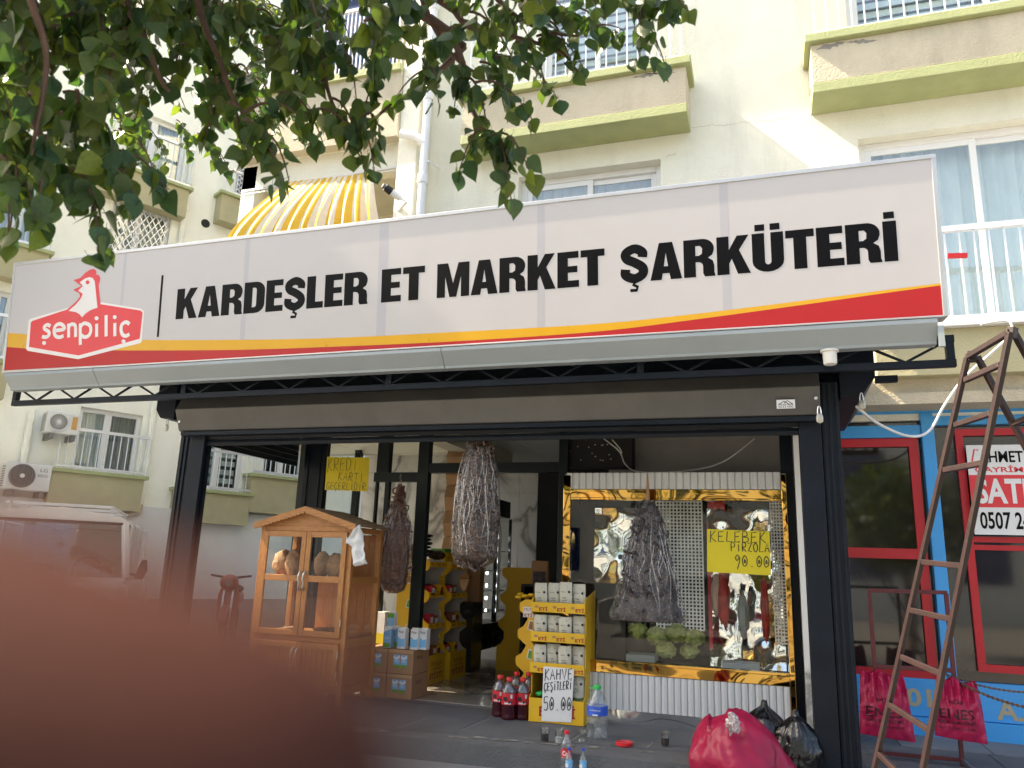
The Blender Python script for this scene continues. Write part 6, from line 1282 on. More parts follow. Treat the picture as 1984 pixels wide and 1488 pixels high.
for h, kd, bal in wins:
    s0, s1, z0, z1 = h; f = .07; fr = MB(); wbox(fr, s0, s0 + f, -.16, -.1, z0, z1); wbox(fr, s1 - f, s1, -.16, -.1, z0, z1); wbox(fr, s0 + f, s1 - f, -.16, -.1, z1 - f, z1); wbox(fr, s0 + f, s1 - f, -.16, -.1, z0, z0 + f); sm = lerp(s0, s1, .47); wbox(fr, sm - .06, sm + .06, -.165, -.105, z0 + f, z1 - f)
    wn = build('window', fr, K['whiteframe'], wing)
    for a, b in ((s0 + f, sm - .06), (sm + .06, s1 - f)): build('pane', wbox(MB(), a, b, -.14, -.134, z0 + f, z1 - f), K['wglass'], wn)
    build('back', wbox(MB(), s0, s1, -.6, -.58, z0, z1), K['dark' if kd == 'dark' else 'greywall'], wn)
    c = MB(); n = 50
    if kd in ('grey', 'curtain', 'lattice'):
        for a, b, mm in ((s0 + f, sm, 'curtain'), (sm, s1 - f, 'greycurtain' if kd == 'grey' else 'curtain')):
            c = MB()
            for i in range(n): u0, u1 = lerp(a, b, i / n), lerp(a, b, (i + 1) / n); d0, d1 = -.3 + .04 * sin(i * .9) + .015 * sin(i * 2.3), -.3 + .04 * sin((i + 1) * .9) + .015 * sin((i + 1) * 2.3); c.quad(wpt(u0, d0, z0), wpt(u1, d1, z0), wpt(u1, d1, z1), wpt(u0, d0, z1))
            build('curtain', c, K[mm], wn)
    elif kd == 'blind':
        for i in range(int((z1 - z0) / .17)): z = z0 + .17 * i; wbox(c, s0 + f, s1 - f, -.26, -.25, z, z + .10)
        build('blind', c, K['curtain'], wn)
    if kd == 'lattice':
        l = MB(); n = 9; W_ = s1 - s0; H_ = z1 - z0
        for k in range(-n, n * 2):
            for sg_ in (1, -1):
                P = []
                for t in range(13): s = s0 + W_ * (k / n + t / 12 * .9); z = z0 + H_ * (t / 12 if sg_ > 0 else 1 - t / 12); P.append((s, z)) 
                P = [p for p in P if s0 <= p[0] <= s1]
                if len(P) > 1: l.bar(wpt(P[0][0], .02, P[0][1]), wpt(P[-1][0], .02, P[-1][1]), .018)
        build('lattice_grille', l, K['rail'], wn)
    if bal:
        zt = z0 - .02; e0, e1 = s0 - .35, s1 + .08; b = build('balcony', wbox(MB(), e0, e1, .0005, .3, zt - .62 if kd != 'dark' else zt - .75, zt - .06), K['tan2'], wing); build('ledge', wbox(MB(), e0 - .06, e1 + .06, .0005, .36, zt - .059, zt), K['green'], b)
        r = MB(); hh = .62 * (z1 - z0); r.bar(wpt(e0 + .05, .27, zt + hh), wpt(e1, .27, zt + hh), .05); r.bar(wpt(e0 + .05, .27, zt + .05), wpt(e1, .27, zt + .05), .04)
        nb = 12
        for i in range(nb + 1): s = lerp(e0 + .06, e1, i / nb); r.bar(wpt(s, .27, zt), wpt(s, .27, zt + hh), .013)
        build('railing', r, K['rail'], b)
def wpipe(px0, py0, px1, py1, name='downpipe'):
    s0, z0 = wst(px0, py0, .08); s1, z1 = wst(px1, py1, .08); s = (s0 + s1) / 2; mb = MB().tube([wpt(s, .08, z0), wpt(s, .08, z1)], .05, 8)
    for k in range(4): z = lerp(z0, z1, (k + .5) / 4); mb.tube([wpt(s, .08, z - .05), wpt(s, .08, z + .05)], .062, 8)
    return build(name, mb, K['cream_wing'], wing, smooth=True), s, z1
_, s_, z_ = wpipe(300, 770, 272, 982); build('pipe_elbow', MB().tube([wpt(s_, .10, z_ + .02), wpt(s_, .16, z_ - .08), wpt(s_ - 1.2, .16, z_ - .55)], .05, 8), K['tan'], wing, smooth=True)
wpipe(378, 280, 347, 480); wpipe(66, 795, 38, 920, 'cable_duct')
build('wall_vent', MB().tube([wpt(*[lambda q: (q[0], .01, q[1])][0](wst(398, 433))), wpt(*[lambda q: (q[0], -.02, q[1])][0](wst(398, 433)))], .09, 10), K['dark'], wing)
def ac(xl, xr, yt, yb, ym, lab, lbl):
    s0, s1 = wst(xl, ym, .3)[0], wst(xr, ym, .3)[0]; z0, z1 = wst((xl + xr) / 2, yb, .3)[1], wst((xl + xr) / 2, yt, .3)[1]; c = wpt((s0 + s1) / 2, .3, z0)
    t = thing('air_conditioner', lab, 'air conditioner', tuple(c), 'air conditioners on the pale wing'); W_, H_ = s1 - s0, z1 - z0
    build('housing', wbox(MB(), s0, s1, .08, .40, z0, z1), K['aclouse'], t, bevel=.02)
    fs, fz = s0 + W_ * .36, z0 + H_ * .52; fr_ = H_ * .40
    ring = lambda r_, d, n=28: [wpt(fs + r_ * cos(2 * pi * k / n), d, fz + r_ * sin(2 * pi * k / n)) for k in range(n + 1)]
    build('fan_recess', MB().prism(ring(fr_, .402)[:-1], WN * .006), K['acdark'], t)
    g = MB()
    for k in ((6,) if lbl == 'round' else range(1, 7)): g.tube(ring(fr_ * k / 6, .415), .006 if k < 6 else .016, 5, caps=False)
    if lbl == 'round':
        for k in range(24): a = 2 * pi * k / 24; g.bar(wpt(fs + fr_ * .2 * cos(a), .415, fz + fr_ * .2 * sin(a)), wpt(fs + fr_ * cos(a + .5), .415, fz + fr_ * sin(a + .5)), .006)
    else:
        for k in range(-3, 4): zz_ = sqrt(max(0, 1 - (k / 4) ** 2)) * fr_; g.bar(wpt(fs + fr_ * k / 4, .42, fz - zz_), wpt(fs + fr_ * k / 4, .42, fz + zz_), .014)
    build('fan_grille', g, K['aclouse' if lbl == 'round' else 'acdark'], t)
    build('fan_hub', MB().prism([wpt(fs + fr_ * .2 * cos(a), .418, fz + fr_ * .2 * sin(a)) for a in [2 * pi * k / 14 for k in range(14)]], WN * .012), K['aclouse'], t)
    sv = MB()
    for k in range(9): wbox(sv, s0 - .004, s0 - .0005, .12, .36, z0 + H_ * (.1 + k * .09), z0 + H_ * (.14 + k * .09))
    build('side_fin', sv, K['acdark'], t); br = MB()
    for s in (s0 + W_ * .15, s1 - W_ * .2): wbox(br, s, s + .06, .005, .42, z0 - .10, z0 - .005)
    build('bracket', br, K['acdark'], t)
    if lbl == 'round': build('energy_label', wbox(MB(), s0 + W_ * .76, s0 + W_ * .92, .4005, .404, z0 + H_ * .25, z0 + H_ * .85), K['orange'], t)
    else:
        pm = MB(); text_on(pm, 'LG', wpt(s0 + W_ * .74, .402, z0 + H_ * .72), WT, EZ, W_ * .16, H_ * .12, WN); text_on(pm, 'BEKO', wpt(s0 + W_ * .70, .402, z0 + H_ * .52), WT, EZ, W_ * .22, H_ * .11, WN); build('print', pm, K['acdark'], t)
ac(86, 152, 800, 842, 820, 'upper air conditioner with orange label beside the curtained window', 'round'); ac(6, 96, 898, 951, 925, 'lower larger air conditioner above the van roof', 'bars')

# ================================================================== VAN AND MOTORCYCLE AT THE LEFT
VY = 8.2; van = thing('white_van', 'old white van facing the street with a roof rack, half behind the blurred finger', 'van', tuple(V((aty(245, 1112, VY).x, VY, -.15))))
vx = lambda px, py: aty(px, py, VY)
vr = vx(232, 1010); vtop = vx(120, 982).z; vw1 = vx(245, 1112).x; vw0 = vw1 - 1.72; zsill = vx(200, 1112).z; zroof = vx(100, 1000).z
# body with hood, cab and long roof
bd = MB()
bd.prism([(vw0 - .06, VY - .55, .15), (vw1 + .08, VY - .55, .15), (vw1 + .08, VY - .55, zsill - .10), (vw0 - .06, VY - .55, zsill - .10)], (0, 4.5, 0))
build('body', bd, K['van'], van, bevel=.06)
build('hood', MB().prism([(vw0, VY - .60, zsill - .12), (vw0, VY + .02, zsill - .03), (vw0, VY + .02, zsill - .2), (vw0, VY - .6, zsill - .3)], (vw1 - vw0, 0, 0)), K['van'], van, bevel=.03)
build('roof', MB().prism([(vw0 + .06, VY + .18, zroof - .06), (vw0 + .16, VY + .16, zroof + .03), (lerp(vw0, vw1, .5), VY + .14, zroof + .10), (vw1 - .16, VY + .16, zroof + .0), (vw1 - .05, VY + .18, zroof - .09), (vw1 - .1, VY + .18, zroof - .1), (vw0 + .1, VY + .18, zroof - .09)], (0, 3.7, 0)), K['van'], van, bevel=.02)
for a, b in ((vw0, vw0 + .10), (vw1, vw1 - .12)): build('pillar', MB().bar((a, VY, zsill - .05), (b, VY + .2, zroof - .07), .07, .09), K['van'], van, bevel=.01)
build('windscreen', MB().prism([(vw0 + .03, VY + .01, zsill - .03), (vw1 - .03, VY + .01, zsill - .03), (vw1 - .13, VY + .19, zroof - .09), (vw0 + .12, VY + .19, zroof - .09)], (0, .006, 0)), K['wglass'], van)
build('screen_seal', MB().tube([(vw0 + .02, VY - .005, zsill - .04), (vw1 - .02, VY - .005, zsill - .04), (vw1 - .12, VY + .175, zroof - .085), (vw0 + .11, VY + .175, zroof - .085), (vw0 + .02, VY - .005, zsill - .04)], .018, 6), K['rubber'], van)
sd = MB()
for x in (vw0 + .02, vw1 - .05):
    sd.box(x, x + .03, VY + .25, VY + .3, zsill - .05, zroof - .08).box(x, x + .03, VY + 1.1, VY + 1.2, zsill - .05, zroof - .08).box(x, x + .03, VY + 2.4, VY + 3.8, zsill - .05, zroof - .08)
build('door_pillar', sd, K['van'], van); [build('side_window', MB().box(x, x + .006, VY + .3, VY + 2.4, zsill - .05, zroof - .1), K['wglass'], van) for x in (vw0 + .03, vw1 - .036)]
build('dashboard', MB().box(vw0 + .08, vw1 - .08, VY + .08, VY + .4, zsill - .12, zsill - .04), K['rubber'], van, bevel=.02)
sw = V((lerp(vw0, vw1, .70), VY + .45, zsill + .04)); build('steering_wheel', MB().tube([sw + V((.17 * cos(a), .06 * sin(a), .16 * sin(a))) for a in [2 * pi * k / 24 for k in range(25)]], .018, 8, caps=False).bar(sw - V((.16, 0, 0)), sw + V((.16, 0, 0)), .03), K['rubber'], van, smooth=True)
for x in (lerp(vw0, vw1, .3), lerp(vw0, vw1, .72)): build('seat', MB().box(x - .22, x + .22, VY + 1.0, VY + 1.15, zsill - .5, zsill + .1), K['rubber'], van, bevel=.05)
mq = vx(266, 1104); build('mirror', MB().prism([(mq.x - .07, VY + .05, mq.z - .12), (mq.x + .03, VY + .05, mq.z - .13), (mq.x + .07, VY + .05, mq.z + .0), (mq.x + .05, VY + .05, mq.z + .13), (mq.x - .01, VY + .05, mq.z + .12), (mq.x - .05, VY + .05, mq.z + .0)], (0, .07, 0)), K['rubber'], van, bevel=.015); build('mirror_arm', MB().bar((mq.x - .03, VY + .1, mq.z - .08), (vw1 - .02, VY + .1, mq.z - .05), .03), K['rubber'], van)
rk = MB(); 
for y in (VY + .5, VY + 1.6, VY + 2.7): rk.bar((vw0 + .15, y, zroof + .14), (vw1 - .30, y, zroof + .14), .035)
rk.bar((vw0 + .2, VY + .4, zroof + .14), (vw0 + .2, VY + 2.8, zroof + .14), .03).bar((vw1 - .33, VY + .4, zroof + .14), (vw1 - .33, VY + 2.8, zroof + .14), .03)
for y in (VY + .5, VY + 2.7):
    for x in (vw0 + .2, vw1 - .33): rk.bar((x, y, zroof + .0), (x, y, zroof + .14), .03)
build('roof_rack', rk, K['aclouse'], van)
hl = 0
for x in (vw0 + .28, vw1 - .28): build('headlight', MB().tube([(x, VY - .56, zsill - .32), (x, VY - .64, zsill - .32)], .10, 18), K['steel'], van, smooth=True)
for y in (VY + .25, VY + 2.9):
    for x in (vw0 + .0, vw1 - .0): 
        wh_ = build('wheel', MB().tube([(x - .11, y, .17), (x + .11, y, .17)], .32, 22), K['rubber'], van, smooth=True); build('rim', MB().tube([(x - .115, y, .17), (x + .115, y, .17)], .18, 16), K['steel'], wh_, smooth=True)
van.rotation_euler[2] = R(40)
MY = 11.0; mo = thing('motorcycle', 'red-brown motorcycle with a round mirror parked by the pale wall', 'motorcycle', (-5.2, MY, -.15)); mm = lambda px, py: aty(px, py, MY); c0 = mm(440, 1185); rd = K['moto']
def wheel(y, r_): 
    t = build('wheel', MB().tube([(c0.x + (r_ + .0) * 0, MY + y, 0)], .1) if 0 else MB().tube([V((c0.x, MY + y + .25 * cos(a), .12 + .25 * sin(a))) for a in [2 * pi * k / 26 for k in range(27)]], .045, 8, caps=False), K['rubber'], mo, smooth=True)
    s = MB()
    for k in range(9): a = 2 * pi * k / 9; s.bar((c0.x, MY + y, .12), (c0.x, MY + y + .23 * cos(a), .12 + .23 * sin(a)), .01)
    build('spokes', s, K['steel'], t)
wheel(-.25, .1); wheel(.95, .1)
build('leg_shield', MB().prism([(c0.x - .16, MY - .08, .2), (c0.x + .16, MY - .08, .2), (c0.x + .17, MY - .05, .62), (c0.x + .10, MY - .04, .82), (c0.x - .10, MY - .04, .82), (c0.x - .17, MY - .05, .62)], (0, .06, 0)), rd, mo, bevel=.03)
blob((c0.x, MY - .12, .82), .15, .10, .13, rd, mo, 4, .05, 1, 'headlamp_cowl'); build('headlight', MB().tube([(c0.x, MY - .20, .82), (c0.x, MY - .225, .82)], .06, 16), K['acdark'], mo, smooth=True)
build('front_fork', MB().bar((c0.x - .07, MY - .25, .12), (c0.x - .07, MY - .05, .8), .03).bar((c0.x + .07, MY - .25, .12), (c0.x + .07, MY - .05, .8), .03), K['steel'], mo); build('front_mudguard', MB().tube([(c0.x, MY - .25 + .31 * cos(a), .12 + .31 * sin(a)) for a in [R(20 + 14 * k) for k in range(11)]], .06, 8), rd, mo, smooth=True)
build('handlebar', MB().tube([(c0.x - .32, MY + .02, .93), (c0.x - .12, MY - .02, .90), (c0.x + .12, MY - .02, .90), (c0.x + .32, MY + .02, .93)], .018, 8), K['rubber'], mo, smooth=True)
blob((c0.x, MY + .75, .55), .14, .5, .14, rd, mo, 5, .05, 1, 'rear_body'); blob((c0.x, MY + .62, .70), .14, .40, .07, K['rubber'], mo, 6, .04, 1, 'saddle'); build('frame', MB().bar((c0.x, MY, .7), (c0.x, MY + .3, .3), .06).bar((c0.x, MY + .3, .3), (c0.x, MY + .95, .3), .07), K['steel'], mo)
PV = V((c0.x, MY, 0)); unr = lambda p: Matrix.Rotation(R(-30), 3, 'Z') @ (p - PV) + PV; mrr = unr(mm(432, 1127)); st_ = unr(mm(440, 1150)); build('mirror_stalk', MB().tube([(c0.x - .02, MY, .90), st_, (mrr.x, mrr.y, mrr.z)], .012, 8), K['rubber'], mo, smooth=True); build('mirror', MB().tube([(mrr.x, mrr.y - .02, mrr.z), (mrr.x, mrr.y + .02, mrr.z)], [.075, .06], 18), K['steel'], mo, smooth=True)

mo.location = (c0.x, MY, -.15); mo.rotation_euler[2] = R(30)
for ch in mo.children: ch.matrix_parent_inverse = Matrix.Translation(V((c0.x, MY, -.15))).inverted()

# ================================================================== ACROSS THE STREET (seen only in reflections, and shading the place)
opp = thing('opposite_building', 'plain apartment block across the street', 'building', (0, -17, 0)); ob = build('wall', MB().box(-30, 26, -24, -16, -.2, 11), K['cream_wing'], opp)
for i in range(14):
    for j in range(3): build('window', MB().box(-27 + i * 3.7, -25.4 + i * 3.7, -15.99, -15.95, 1.2 + j * 3.1, 2.8 + j * 3.1), K['bluegl'], opp)

t2 = thing('shade_poplar', 'tall unseen poplar added farther left to shade the podium', 'tree', (-11.2, 3.9, -.15))  # unseen tree added to keep the sun off podium and kerb
build('trunk', MB().tube([(-11.2, 3.9, -.15), (-11.2, 3.9, 4), (-11.15, 3.92, 9), (-11.2, 3.9, 12)], [.2, .16, .09, .03], 10), K['bark'], t2, smooth=True)
cr_ = MB(); r5 = random.Random(77)
for k in range(9000):
    z = r5.uniform(2.6, 13); f_ = min(1, (z - 2) / 2.5) * min(1, (13.6 - z) / 4); a = r5.uniform(0, 6.28); rad_ = sqrt(r5.random()); c = V((-11.2 + 2.0 * f_ * rad_ * cos(a), 3.5 + 1.6 * f_ * rad_ * sin(a), z)); e1 = V((r5.gauss(0, 1), r5.gauss(0, 1), r5.gauss(0, 1))).normalized() * .13; e2 = e1.cross(V((r5.gauss(0, 1), r5.gauss(0, 1), r5.gauss(0, 1)))).normalized() * .09
    cr_.add([c - e1, c + e2, c + e1, c - e2], [(0, 1, 2, 3)], k % 4)
build('crown', cr_, K['leaf'], t2, kind='stuff')

t3 = thing('opposite_tree', 'round street tree standing across the pavement behind the viewer', 'tree', (2.6, -2.4, -.15))
build('trunk', MB().tube([(2.6, -2.4, -.15), (2.62, -2.4, 1.0), (2.6, -2.42, 2.4)], [.12, .1, .07], 10), K['bark'], t3, smooth=True); cr_ = MB(); r5 = random.Random(5)
for k in range(2600):
    d3 = V((r5.gauss(0, 1), r5.gauss(0, 1), r5.gauss(0, 1))).normalized() * (r5.random() ** .33); c = V((2.6 + 1.3 * d3.x, -2.4 + 1.2 * d3.y, 2.5 + 1.2 * d3.z)); e1 = V((r5.gauss(0, 1), r5.gauss(0, 1), r5.gauss(0, 1))).normalized() * .09; e2 = e1.cross(V((r5.gauss(0, 1), r5.gauss(0, 1), r5.gauss(0, 1)))).normalized() * .06; cr_.add([c - e1, c + e2, c + e1, c - e2], [(0, 1, 2, 3)], k % 4)
build('crown', cr_, K['leaf'], t3, kind='stuff')
car = thing('white_car', 'white car parked along the street behind the viewer', 'car', (-1.5, -4.5, -.15)); side = [(-3.6, .1), (-3.65, .55), (-3.2, .72), (-2.6, .76), (-1.9, 1.22), (-.2, 1.25), (.6, .80), (.75, .5), (.7, .1)]
build('body', MB().prism([(x, -3.7, z) for x, z in side], (0, -1.65, 0)), K['van'], car, bevel=.05)
build('side_window', MB().prism([(x, -3.69, z) for x, z in [(-2.4, .80), (-1.85, 1.15), (-.3, 1.17), (.3, .80)]], (0, -.004, 0)), K['shadeglass'], car)
for x in (-2.8, -.1): build('wheel', MB().tube([(x, -3.66, .17), (x, -3.86, .17)], .32, 20), K['rubber'], car, smooth=True)

# ================================================================== TREE OVERHEAD
tree = thing('street_tree', 'leafy street tree whose drooping branches hang across the upper left', 'tree', (-3.4, .6, -.15)); bk = K['bark']
build('trunk', MB().tube([(-3.4, .6, -.15), (-3.38, .62, 1.0), (-3.3, .7, 2.2), (-3.1, .85, 3.0), (-2.6, 1.1, 3.6)], [.16, .13, .12, .10, .07], 12), bk, tree, smooth=True)
LF = []
def leaf_mesh(k):
    L = 1.0; mb = MB(); prof = [(0, .02), (.10, .30), (.25, .42), (.42, .40), (.60, .30), (.78, .15), (.90, .05), (1.0, .0)]; rr = random.Random(k); c_ = rr.uniform(.10, .35); b_ = rr.uniform(.05, .3); tw = rr.uniform(-.2, .2)
    for t, w_ in prof:
        x = tw * t * t; y = -b_ * t * t * .6; mb.v += [(x - w_, y + c_ * w_, -t), (x, y, -t), (x + w_, y + c_ * w_, -t)]
    for i in range(len(prof) - 1):
        a = i * 3; mb.f += [(a, a + 1, a + 4, a + 3), (a + 1, a + 2, a + 5, a + 4)]; mb.m += [0, 0]
    mb.tube([(0, 0, .28), (0, .03, .1), (0, 0, 0)], .012, 4); return mb
LM = [leaf_mesh(k) for k in range(6)]; LME = {}
leaves = []
tw = MB(); tr_ = random.Random(21)
def add_leaf(p, size, droop=.35):
    yaw = tr_.uniform(0, 2 * pi); M = Matrix.Rotation(yaw, 4, 'Z') @ Matrix.Rotation(tr_.gauss(0, droop), 4, 'X') @ Matrix.Rotation(tr_.gauss(0, droop), 4, 'Y'); k = tr_.randrange(6)
    c = tr_.random(); mi = 0 if c < .40 else 1 if c < .72 else 2 if c < .93 else 3
    leaves.append((Matrix.Translation(p) @ M @ Matrix.Scale(size, 4), k, mi, size / (V(p) - EYE).length))
def spray(p0, p1, n, size, r0=.004, sag=.04, droop=.4):
    p0, p1 = V(p0), V(p1); L = [p0.lerp(p1, t / 8) + V((0, 0, sag * 4 * (t / 8) * (1 - t / 8))) for t in range(9)]; tw.tube(L, [lerp(r0, r0 * .35, t / 8) for t in range(9)], 5)
    for i in range(n):
        t = (i + .6) / n * 8; k = min(7, int(t)); q = L[k].lerp(L[k + 1], t - k); add_leaf(q + V((tr_.uniform(-.5, .5), tr_.uniform(-.5, .5), tr_.uniform(-.3, .1))) * size * .7 + V((0, 0, -.15 * size)), size * tr_.uniform(.72, 1.12), droop)
    add_leaf(L[-1], size * .8, .3)
def limb(pts, ds, r0, r1):
    P = [atd(px, py, lerp(ds[0], ds[1], i / (len(pts) - 1))) for i, (px, py) in enumerate(pts)]; o = []
    for i in range(len(P) - 1):
        a, b, c, d = P[max(i - 1, 0)], P[i], P[i + 1], P[min(i + 2, len(P) - 1)]
        o += [.5 * (2 * b + (c - a) * (k / 5) + (2 * a - 5 * b + 4 * c - d) * (k / 5) ** 2 + (3 * b - a - 3 * c + d) * (k / 5) ** 3) for k in range(5)]
    o.append(P[-1]); build('limb', MB().tube(o, [lerp(r0, r1, i / (len(o) - 1)) for i in range(len(o))], 7), bk, tree, smooth=True); return o
limbs = []
hub = V((-2.6, 1.1, 3.6))
def sp(px0, py0, px1, py1, d, n, s=.054, **k):
    n = int(n * 1.35); spray(atd(px0, py0, d), atd(px1, py1, d * tr_.uniform(.95, 1.04)), n, s * tr_.uniform(.9, 1.1), **k)
LIMBS = [([(200, -160), (243, 0), (279, 71), (310, 152), (328, 176)], (2.0, 1.9)), ([(350, -160), (383, 0), (402, 63), (427, 120), (445, 176), (473, 226), (505, 290)], (2.1, 1.9)), ([(-40, 120), (40, 200), (74, 254), (106, 307), (141, 342), (183, 399)], (1.9, 1.8)), ([(790, -120), (819, 0), (862, 88), (904, 130), (939, 148)], (2.3, 2.1)), ([(870, 60), (897, 123), (911, 201), (932, 243), (957, 268)], (2.2, 2.05)), ([(900, 90), (848, 141), (805, 173), (742, 215), (717, 247)], (2.3, 2.1)), ([(880, 20), (911, 53), (990, 70), (1084, 100), (1120, 140)], (2.3, 2.2)), ([(1120, -60), (1180, -20), (1229, 0), (1264, 16), (1331, 16)], (2.3, 2.2)), ([(560, -150), (590, 0), (620, 90), (640, 190), (690, 280)], (2.2, 2.0)), ([(20, -150), (60, 0), (90, 120), (60, 300)], (1.8, 1.7)), ([(900, -80), (985, 20), (1060, 60), (1120, 70)], (2.4, 2.2))]
for pts, ds in LIMBS: o = limb(pts, ds, .0095, .003); build('limb', MB().tube([hub, hub.lerp(o[0], .5) + V((0, 0, .25)), o[0]], [.035, .02, .0096], 7), bk, tree, smooth=True); limbs.append(o)
# hanging sprays that make the ragged lower outline
for a in [(30, 250, 20, 440, 1.75, 9), (90, 260, 70, 420, 1.75, 10), (120, 300, 95, 430, 1.8, 8), (140, 330, 205, 480, 1.75, 10), (160, 360, 190, 490, 1.75, 7), (180, 330, 262, 385, 1.8, 9), (185, 300, 320, 365, 1.85, 9), (230, 250, 300, 340, 2.6, 8), (210, 280, 250, 400, 1.9, 8), (60, 180, 10, 330, 1.7, 9), (0, 300, 15, 470, 1.7, 7),
          (420, 150, 400, 260, 2.0, 8), (440, 200, 470, 300, 1.9, 8), (470, 230, 545, 360, 1.85, 9), (500, 260, 560, 350, 1.85, 7), (470, 220, 590, 240, 1.9, 8), (540, 180, 625, 275, 1.95, 8), (590, 220, 690, 270, 1.95, 8), (640, 190, 700, 300, 2.0, 8), (690, 240, 725, 330, 2.0, 9), (700, 230, 740, 270, 2.0, 6), (660, 100, 690, 190, 2.0, 7),
          (740, 150, 700, 230, 2.1, 7), (850, 140, 760, 200, 2.1, 9), (820, 100, 850, 200, 2.1, 8), (900, 120, 880, 210, 2.1, 8), (905, 150, 945, 250, 2.1, 8), (940, 250, 890, 330, 2.05, 9), (955, 265, 985, 350, 2.0, 10), (960, 270, 990, 385, 2.0, 11), (955, 262, 1025, 330, 2.0, 8), (920, 160, 1030, 230, 2.05, 9), (930, 120, 1000, 215, 2.1, 9), (960, 110, 1080, 190, 2.1, 9), (1000, 80, 1060, 170, 2.15, 9), (1040, 70, 1130, 130, 2.2, 9), (1060, 40, 1110, 140, 2.2, 8), (1090, 20, 1180, 70, 2.25, 9), (1100, 90, 1210, 60, 2.25, 7),
          (1180, -30, 1250, 70, 2.2, 8), (1220, 10, 1290, 130, 2.2, 8), (1245, 10, 1240, 110, 2.2, 6), (1262, 14, 1335, 22, 2.2, 6), (1220, -10, 1300, 20, 2.2, 6), (1110, -40, 1170, 10, 2.3, 6), (1000, -20, 1100, 30, 2.3, 9), (960, 10, 1040, 110, 2.3, 9)]:
    sp(*a)
# the mass of the crown behind them, fading back in depth
def inside(px, py):
    edge = [(-60, 420), (40, 400), (110, 300), (200, 300), (250, 215), (330, 215), (400, 225), (470, 190), (560, 190), (620, 170), (690, 150), (760, 120), (820, 130), (900, 130), (960, 90), (1020, 50), (1060, 20), (1120, -30), (1250, -60)]
    for (x0, y0), (x1, y1) in zip(edge[:-1], edge[1:]):
        if x0 <= px <= x1: return py < lerp(y0, y1, (px - x0) / (x1 - x0))
    return False
k = 0
while k < 345:
    px, py = tr_.uniform(-60, 1200 if k % 3 else 620), tr_.uniform(-330, 420)
    if not inside(px, py): continue
    d = tr_.uniform(1.75, 2.7); a = tr_.uniform(.2, 2.3); L = tr_.uniform(60, 120) * 2 / d; sp(px - L * .4 * cos(a), py - L * .6, px + L * .5 * cos(a), py + L * .35, d, 8); k += 1
k = 0
while k < 70:
    px, py = tr_.uniform(120, 640), tr_.uniform(20, 330)
    if not inside(px, py - 90): continue
    d = tr_.uniform(3.2, 4.6); sp(px - 40, py - 40, px + tr_.uniform(-40, 40), py + 30, d, 9); k += 1
# the rest of the crown, outside the picture to the left and above
for k in range(2600):
    q = V((tr_.gauss(-3.0, 1.1), tr_.gauss(.1, 1.1), tr_.gauss(4.3, .8))); d = q - EYE; f = d.dot(FWD)
    if q.z < 2.5 or (f > .05 and abs(d.dot(RGT) / f) < .72 and d.dot(UPV) / f < .56): continue
    add_leaf(q, .12, .6)
build('twigs', tw, bk, tree, smooth=True, kind='stuff')
leaves.sort(key=lambda l: -l[3] if (lambda p: -.62 < ((p - EYE).dot(RGT) / max(.1, (p - EYE).dot(FWD))) < .62 and (p - EYE).dot(UPV) / max(.1, (p - EYE).dot(FWD)) < .5)(l[0].translation) else 1)
for M, k, mi, _ in leaves[:300]:
    if (k, mi) not in LME: LME[(k, mi)] = mesh_of('leaf', LM[k], K['leaf'][mi], True)
    o = bpy.data.objects.new('leaf', LME[(k, mi)]); col.objects.link(o); o.matrix_world = M; o.parent = tree; o.matrix_parent_inverse = ORIG[tree.name].inverted()
rest = MB()
for M, k, mi, _ in leaves[300:]: rest.add([M @ V(v) for v in LM[k].v], LM[k].f, mi)
build('leaves', rest, K['leaf'], tree, smooth=True, kind='stuff')

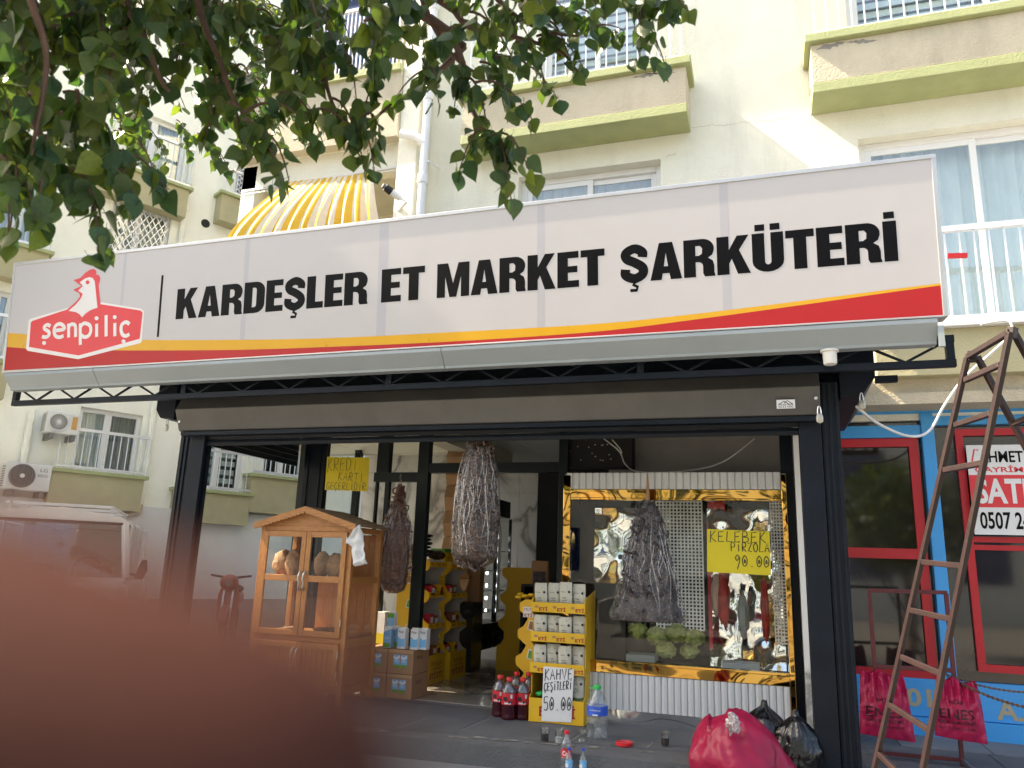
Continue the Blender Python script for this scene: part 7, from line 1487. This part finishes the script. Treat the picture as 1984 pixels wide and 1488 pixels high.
# ================================================================== THE FINGER BEFORE THE LENS (left hand steadying the camera)
hand = bpy.data.meshes.new('hand'); SC = .020 / 1488
def hp(px, py, d=.020): return EYE + sight(px, py) * d
hv, he, hr_ = [], [], []
def hadd(p, r_, prev=None):
    hv.append(tuple(p)); hr_.append(r_); i = len(hv) - 1
    if prev is not None: he.append((prev, i))
    return i
tip = hp(800, 1915); kn1 = hp(-300, 1525); kn2 = hp(-1500, 1000, .022); pal = hp(-3600, 900, .030); 
w0 = hadd(pal, .019); b_ = hadd(kn2, .0092, w0); m_ = hadd(kn1, .0086, b_); mm_ = hadd(hp(205, 1675), .0083, m_); t_ = hadd(tip, .0076, mm_)
wr0 = hadd(pal + (pal - kn2) * .9 - UPV * .02, .022, w0); hadd(pal + (pal - kn2) * 2.2 - UPV * .05, .021, wr0)
for k in range(1, 4):
    base = hadd(pal + (kn2 - pal) * .55 - UPV * .019 * k - FWD * .004 * k, .0088, w0); a = hadd(Vector(hv[base]) + RGT * .022 - FWD * .010, .0080, base); c = hadd(Vector(hv[a]) - FWD * .022 + RGT * .002, .0074, a); hadd(Vector(hv[c]) - FWD * .012 - RGT * .012, .0064, c)
th = hadd(pal - FWD * .030 - UPV * .02 + RGT * .008, .011, w0); th2 = hadd(Vector(hv[th]) - FWD * .025 + RGT * .018, .0095, th); hadd(Vector(hv[th2]) - FWD * .006 + RGT * .024, .0078, th2)
hand.from_pydata(hv, he, []); hand.materials.append(K['skin']); ho = bpy.data.objects.new('hand', hand); col.objects.link(ho)
sk = ho.modifiers.new('skin', 'SKIN'); sk.use_smooth_shade = True
for i, v in enumerate(hand.skin_vertices[0].data): v.radius = (hr_[i], hr_[i]); v.use_root = (i == 0)
ho.modifiers.new('sub', 'SUBSURF').levels = 2; ho.modifiers['sub'].render_levels = 3
phone = thing('smartphone', 'dark smartphone held up to take the picture, just behind its own lens', 'phone', tuple(EYE - FWD * .004))
pm_ = MB().obox(EYE - RGT * .050 - UPV * .064 - FWD * .0120, RGT * .160, UPV * .078, FWD * .0085); build('body', pm_, K['rubber'], phone, bevel=.002)
build('screen', MB().obox(EYE - RGT * .046 - UPV * .060 - FWD * .0125, RGT * .152, UPV * .070, FWD * .0004), K['black'], phone)
tag(ho, "photographer's hand with one blurred finger across the lower left corner", 'hand')
